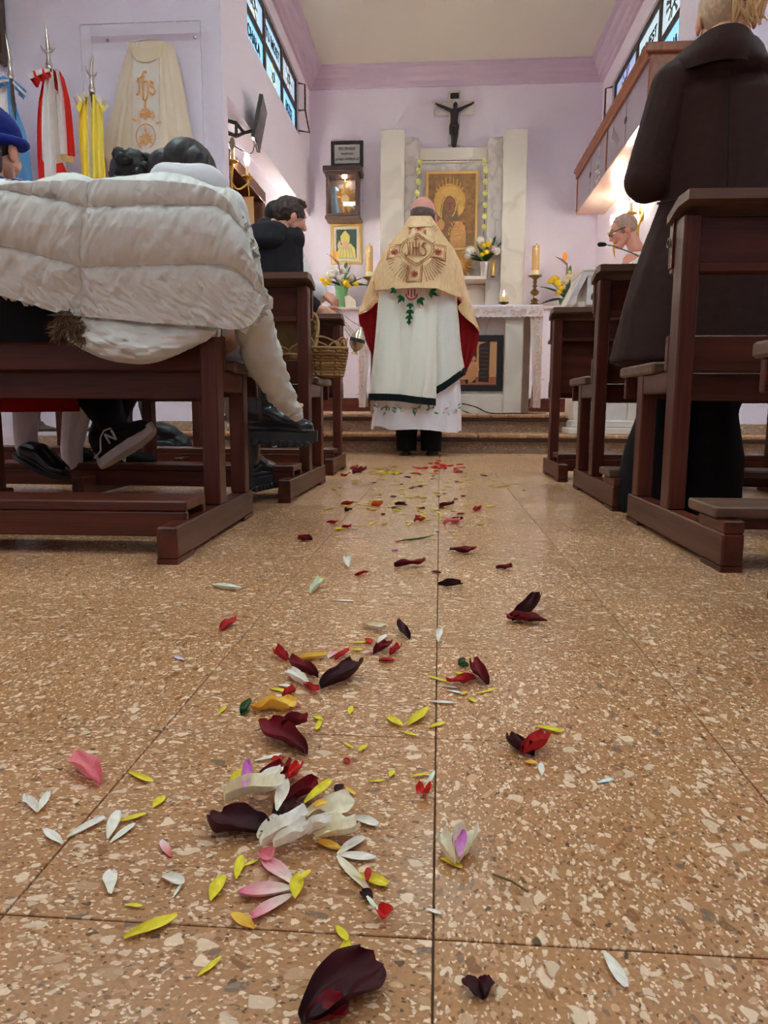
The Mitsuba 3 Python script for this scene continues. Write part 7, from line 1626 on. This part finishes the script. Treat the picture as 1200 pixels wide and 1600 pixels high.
for e in [
    # middle distance
    ('leaf', 604, 1122, 629, 1139, 13, 'Y', .5, .2, 'oval yellow petal left of the centre joint, before the second cross joint'), ('leaf', 637, 1136, 670, 1112, 15, 'Y', .5, .3, 'broad notched yellow petal left of the centre joint'), ('ray', 669, 1139, 696, 1132, 8, 'Y', .4, .2, 'yellow petal crossing the centre joint'), ('ray', 627, 1145, 652, 1152, 5, 'Y', .4, .2, 'narrow yellow petal on the second cross joint'),
    ('ray', 672, 1098, 712, 1101, 8, 'W', .3, .1, 'white petal crossing the centre joint'), ('rose', 742, 1062, 700, 1076, 24, 'R', .6, .3, 'red petal of the pair by the green sprig'), ('rose', 762, 1074, 738, 1048, 26, 'DR', .8, .5, 'dark folded petal of the pair by the green sprig'),
    ('ray', 692, 1073, 714, 1077, 6, 'W', .3, .2, 'white petal in front of the red one by the green sprig'), ('ray', 698, 1080, 723, 1086, 6, 'B', .3, .2, 'pale blue petal in front of the red one'), ('ray', 667, 1057, 702, 1069, 7, 'Y', .4, .2, 'yellow petal left of the red one, across the centre joint'), ('ray', 712, 1052, 728, 1060, 9, 'Y', .4, .3, 'yellow petal behind the red one'),
    ('leaf', 720, 1088, 730, 1083, 8, 'YO', .4, .2, 'golden speck of petal below the pale blue one'), ('leaf', 733, 1092, 741, 1100, 8, 'Y', .4, .2, 'yellow speck of petal right of the golden one'), ('ray', 741, 1086, 776, 1079, 5, 'Y', .4, .2, 'thin yellow petal right of the dark folded one'), ('leaf', 718, 1042, 726, 1034, 12, 'G', .9, .6, 'small dark green sprig leaf'), ('leaf', 716, 1040, 732, 1046, 12, 'G', .9, .6, 'dark green leaf scrap behind the red petal'),
    ('rose', 855, 978, 792, 970, 36, 'DR', .5, .1, 'front half of the big dark red petal alone on the right'), ('rose', 800, 972, 842, 952, 34, 'BK', .9, .7, 'raised back half of the big dark red petal alone on the right'),
    ('rose', 684, 1006, 688, 992, 16, 'W', .8, .4, 'crumpled white petal on the centre joint'), ('rose', 566, 980, 606, 990, 22, 'C', .7, .3, 'cream boat-shaped petal left of the centre joint'), ('rose', 640, 1000, 622, 984, 22, 'BK', .9, .6, 'small pointed black petal right of the cream one'),
    ('leaf', 570, 1000, 582, 1008, 11, 'RR', .7, .3, 'bright red scrap of petal left of the pointed black one'), ('ray', 545, 1006, 572, 1005, 7, 'Y', .4, .2, 'yellow sliver left of the red scraps'), ('ray', 546, 1018, 566, 1017, 9, 'Y', .4, .2, 'short yellow petal below the sliver'), ('rose', 584, 1024, 610, 1012, 22, 'DR', .7, .4, 'dark red petal in the small red cluster'), ('rose', 610, 1026, 624, 1016, 18, 'R', .7, .4, 'red petal at the right of the small red cluster'), ('ray', 592, 1034, 616, 1034, 14, 'R', .6, .2, 'pinkish red petal at the front of the small red cluster'), ('leaf', 568, 1024, 584, 1022, 14, 'PW', .6, .2, 'white and pink petal at the left of the small red cluster'), ('leaf', 590, 1006, 604, 994, 13, 'W', .6, .2, 'white petal behind the small red cluster'),
    ('rose', 450, 1034, 428, 1024, 22, 'R', .8, .5, 'red petal at the left end of the middle heap'), ('leaf', 458, 1034, 511, 1028, 20, 'YO', .6, .3, 'orange yellow petal at the back of the middle heap'), ('rose', 524, 1034, 543, 1022, 16, 'R', .7, .4, 'red petal at the back right of the middle heap'), ('leaf', 512, 1030, 526, 1020, 12, 'PW', .5, .3, 'whitish pink petal beside the red one of the middle heap'),
    ('rose', 497, 1060, 450, 1044, 32, 'DR', .7, .4, 'rounded dark red petal in the middle heap'), ('rose', 500, 1078, 566, 1052, 44, 'BK', .7, .45, 'largest black-red petal in the middle heap'), ('rose', 508, 1062, 549, 1048, 20, 'R', .6, .3, 'red petal lying in the largest black-red one'), ('rose', 482, 1074, 448, 1058, 26, 'W', .5, .2, 'round cream white petal in the middle heap'), ('ray', 422, 1078, 450, 1083, 9, 'Y', .4, .2, 'yellow petal left of the round white one'), ('leaf', 436, 1072, 454, 1076, 10, 'W', .4, .2, 'white scrap left of the round white petal'),
    ('rose', 476, 1074, 496, 1086, 17, 'R', .6, .3, 'red petal at the front of the middle heap'), ('rose', 442, 1094, 460, 1082, 17, 'R', .7, .4, 'red petal above the big yellow one'), ('rose', 394, 1112, 468, 1106, 40, 'YO', .6, .25, 'big yellow rose petal in front of the middle heap'), ('leaf', 452, 1100, 468, 1106, 10, 'P', .6, .3, 'pink end beside the big yellow petal'),
    ('leaf', 376, 1118, 392, 1100, 13, 'G', .9, .5, 'dark green sprig left of the big yellow petal'), ('ray', 376, 1112, 388, 1120, 9, 'G', .9, .6, 'small green leaf of the sprig left of the big yellow petal'), ('ray', 341, 1119, 353, 1106, 6, 'Y', .4, .2, 'small yellow petal left of the green sprig'), ('leaf', 489, 1120, 504, 1128, 9, 'Y', .5, .3, 'upper part of the bent yellow petal before the second joint'), ('ray', 503, 1124, 494, 1146, 7, 'Y', .5, .3, 'lower part of the bent yellow petal before the second joint'), ('leaf', 546, 1118, 549, 1106, 8, 'Y', .4, .2, 'tiny yellow petal right of the bent one'),
    ('ray', 270, 1026, 288, 1034, 8, 'V', .3, .2, 'pale lilac petal alone on the left'), ('rose', 345, 988, 366, 973, 24, 'R', .6, .3, 'single red petal on the left'), ('leaf', 331, 916, 376, 925, 26, 'GW', .6, .3, 'greenish white petal before the near left pew'), ('rose', 484, 930, 504, 916, 24, 'GW', .9, .4, 'round crumpled greenish white petal in the aisle'), ('ray', 518, 939, 553, 941, 9, 'W', .3, .1, 'flat white petal right of the crumpled one'), ('ray', 492, 901, 511, 905, 8, 'Y', .3, .2, 'yellow petal above the crumpled white one'), ('rose', 554, 901, 576, 898, 16, 'R', .7, .3, 'small red petal with a white edge in the aisle'), ('rose', 545, 890, 540, 878, 24, 'W', .7, .3, 'white torn petal in the aisle beyond the crumpled one'),
    ('rose', 616, 887, 663, 886, 44, 'DR', .6, .3, 'dark red rose petal left of the centre joint, beyond the last long tile joint'), ('rose', 702, 863, 743, 866, 42, 'DR', .6, .3, 'dark red rose petal right of the centre joint, furthest of the big ones'), ('rose', 684, 917, 722, 919, 32, 'BK', .7, .3, 'black-red rolled petal on the centre joint'), ('rose', 775, 889, 800, 891, 32, 'DR', .6, .3, 'dark red petal on the right side of the aisle'), ('ray', 674, 894, 690, 897, 12, 'DR', .5, .2, 'small dark petal touching the centre joint'), ('rose', 488, 846, 465, 846, 36, 'DR', .8, .4, 'dark red petal near the second left pew'),
    ('leaf', 626, 846, 678, 842, 14, 'G', .5, .3, 'long dark green leaf in the aisle'), ('rose', 647, 816, 663, 815, 34, 'R', .6, .3, 'red petal before the long green leaf'), ('rose', 692, 820, 718, 818, 46, 'P', .5, .2, 'large pale pink petal near the centre joint'), ('rose', 704, 813, 723, 815, 26, 'DR', .6, .3, 'dark red petal behind the large pale pink one'), ('rose', 580, 792, 599, 792, 44, 'O', .8, .4, 'orange blossom left of the centre, far down the aisle'), ('rose', 533, 790, 553, 790, 36, 'R', .6, .3, 'red petal left of the orange blossom'), ('rose', 539, 800, 549, 799, 30, 'BK', .6, .3, 'black-red petal in front of the red one by the orange blossom'), ('rose', 617, 790, 633, 790, 40, 'BK', .6, .3, 'dark petal right of the orange blossom'), ('rose', 687, 792, 710, 791, 40, 'DR', .6, .3, 'dark red petal at the centre joint, far down the aisle'), ('rose', 740, 800, 750, 797, 34, 'R', .6, .3, 'red petal at the right, far down the aisle'), ('rose', 510, 819, 529, 819, 26, 'R', .5, .2, 'red petal by the end of the second left pew'), ('leaf', 523, 829, 536, 828, 26, 'Y', .4, .2, 'yellow petal below the red one by the second left pew'), ('rose', 534, 825, 549, 825, 22, 'R', .5, .2, 'red petal beside the yellow one by the second left pew'),
    ('leaf', 612, 862, 622, 861, 18, 'M', .5, .2, 'small magenta petal in the aisle'), ('leaf', 617, 848, 627, 847, 16, 'P', .5, .2, 'small pink petal beside the long green leaf'),
    ('rose', 551, 741, 572, 738, 62, 'DR', .7, .4, 'dark red petal at the end of the left kneeling desk'), ('rose', 533, 745, 543, 744, 42, 'R', .6, .3, 'red petal left of the dark one by the left kneeling desk'), ('rose', 548, 735, 559, 733, 40, 'R', .6, .3, 'red petal behind the dark one by the left kneeling desk'), ('leaf', 566, 735, 574, 732, 40, 'GW', .5, .2, 'pale petal beside the dark one by the left kneeling desk')]:
    petal(*e)
# stems and twigs
tag(put('twig', tube([fl(770, 1370)+[0, 0, .002], fl(798, 1384)+[0, 0, .004], fl(826, 1398)+[0, 0, .002]], .0009, 5), 'vc_matte', col=C(104, 84, 52)), 'thin brown twig on the floor right of the centre joint', 'twig')

# small petals strewn thickly before the altar steps: alike within each colour
rng = random.Random(77)
GR = {'RR': 'small bright red petal strewn before the altar steps', 'Y': 'small yellow petal scrap strewn along the far aisle', 'W': 'small white petal scrap strewn along the far aisle', 'DR': 'small dark red petal scrap strewn along the far aisle', 'YO': 'small golden petal scrap strewn along the far aisle'}


rest, nc = [], {'RR': 34, 'DR': 30, 'Y': 40, 'W': 12, 'YO': 8}


def scrap(px, py, c, L, W):
    p = fl(px, py); a = rng.uniform(0, 6.28); d = np.array([math.cos(a), math.sin(a), 0])*L/2000
    nc[c] -= 1
    if nc[c] < 0:
        rest.append((petal_mesh(p-d, p+d, W/1000, 'leaf', .5, .3, len(rest), .0012, 5, 4)[0], PC[c][1])); return
    petal('leaf', 0, 0, 0, 0, W, c, .5, .3, GR[c], group=GR[c].replace('small ', '').replace('petal', 'petals'), world=(p-d, p+d))


# the larger scraps first
for q in range(34): scrap(rng.gauss(685, 17), rng.gauss(732, 4.5), 'RR', rng.uniform(30, 52), rng.uniform(20, 34))
for q in range(92):
    y = 728+100*rng.random()**1.6; x = 640+rng.gauss(0, 62)*(1 if y < 800 else .8); scrap(min(max(x, 512), 800), y, 'Y', rng.uniform(22, 50), rng.uniform(9, 18))
for q in range(22): scrap(rng.gauss(612, 22), rng.gauss(739, 3), 'Y', rng.uniform(34, 60), rng.uniform(14, 26))
for q in range(18): scrap(rng.gauss(742, 34), rng.gauss(759, 3), 'Y', rng.uniform(24, 44), rng.uniform(8, 14))
for q in range(24): scrap(rng.gauss(640, 65), rng.uniform(732, 835), 'W', rng.uniform(22, 50), rng.uniform(8, 16))
for q in range(34): scrap(rng.gauss(655, 60), rng.uniform(730, 815), 'DR', rng.uniform(18, 40), rng.uniform(12, 24))
for q in range(18): scrap(rng.gauss(650, 60), rng.uniform(735, 850), 'YO', rng.uniform(12, 26), rng.uniform(6, 12))
tag(putc('petal_scraps', rest, 'vc_petal'), 'fine scraps of yellow, white and red petals scattered over the far aisle', 'petals', kind='stuff')
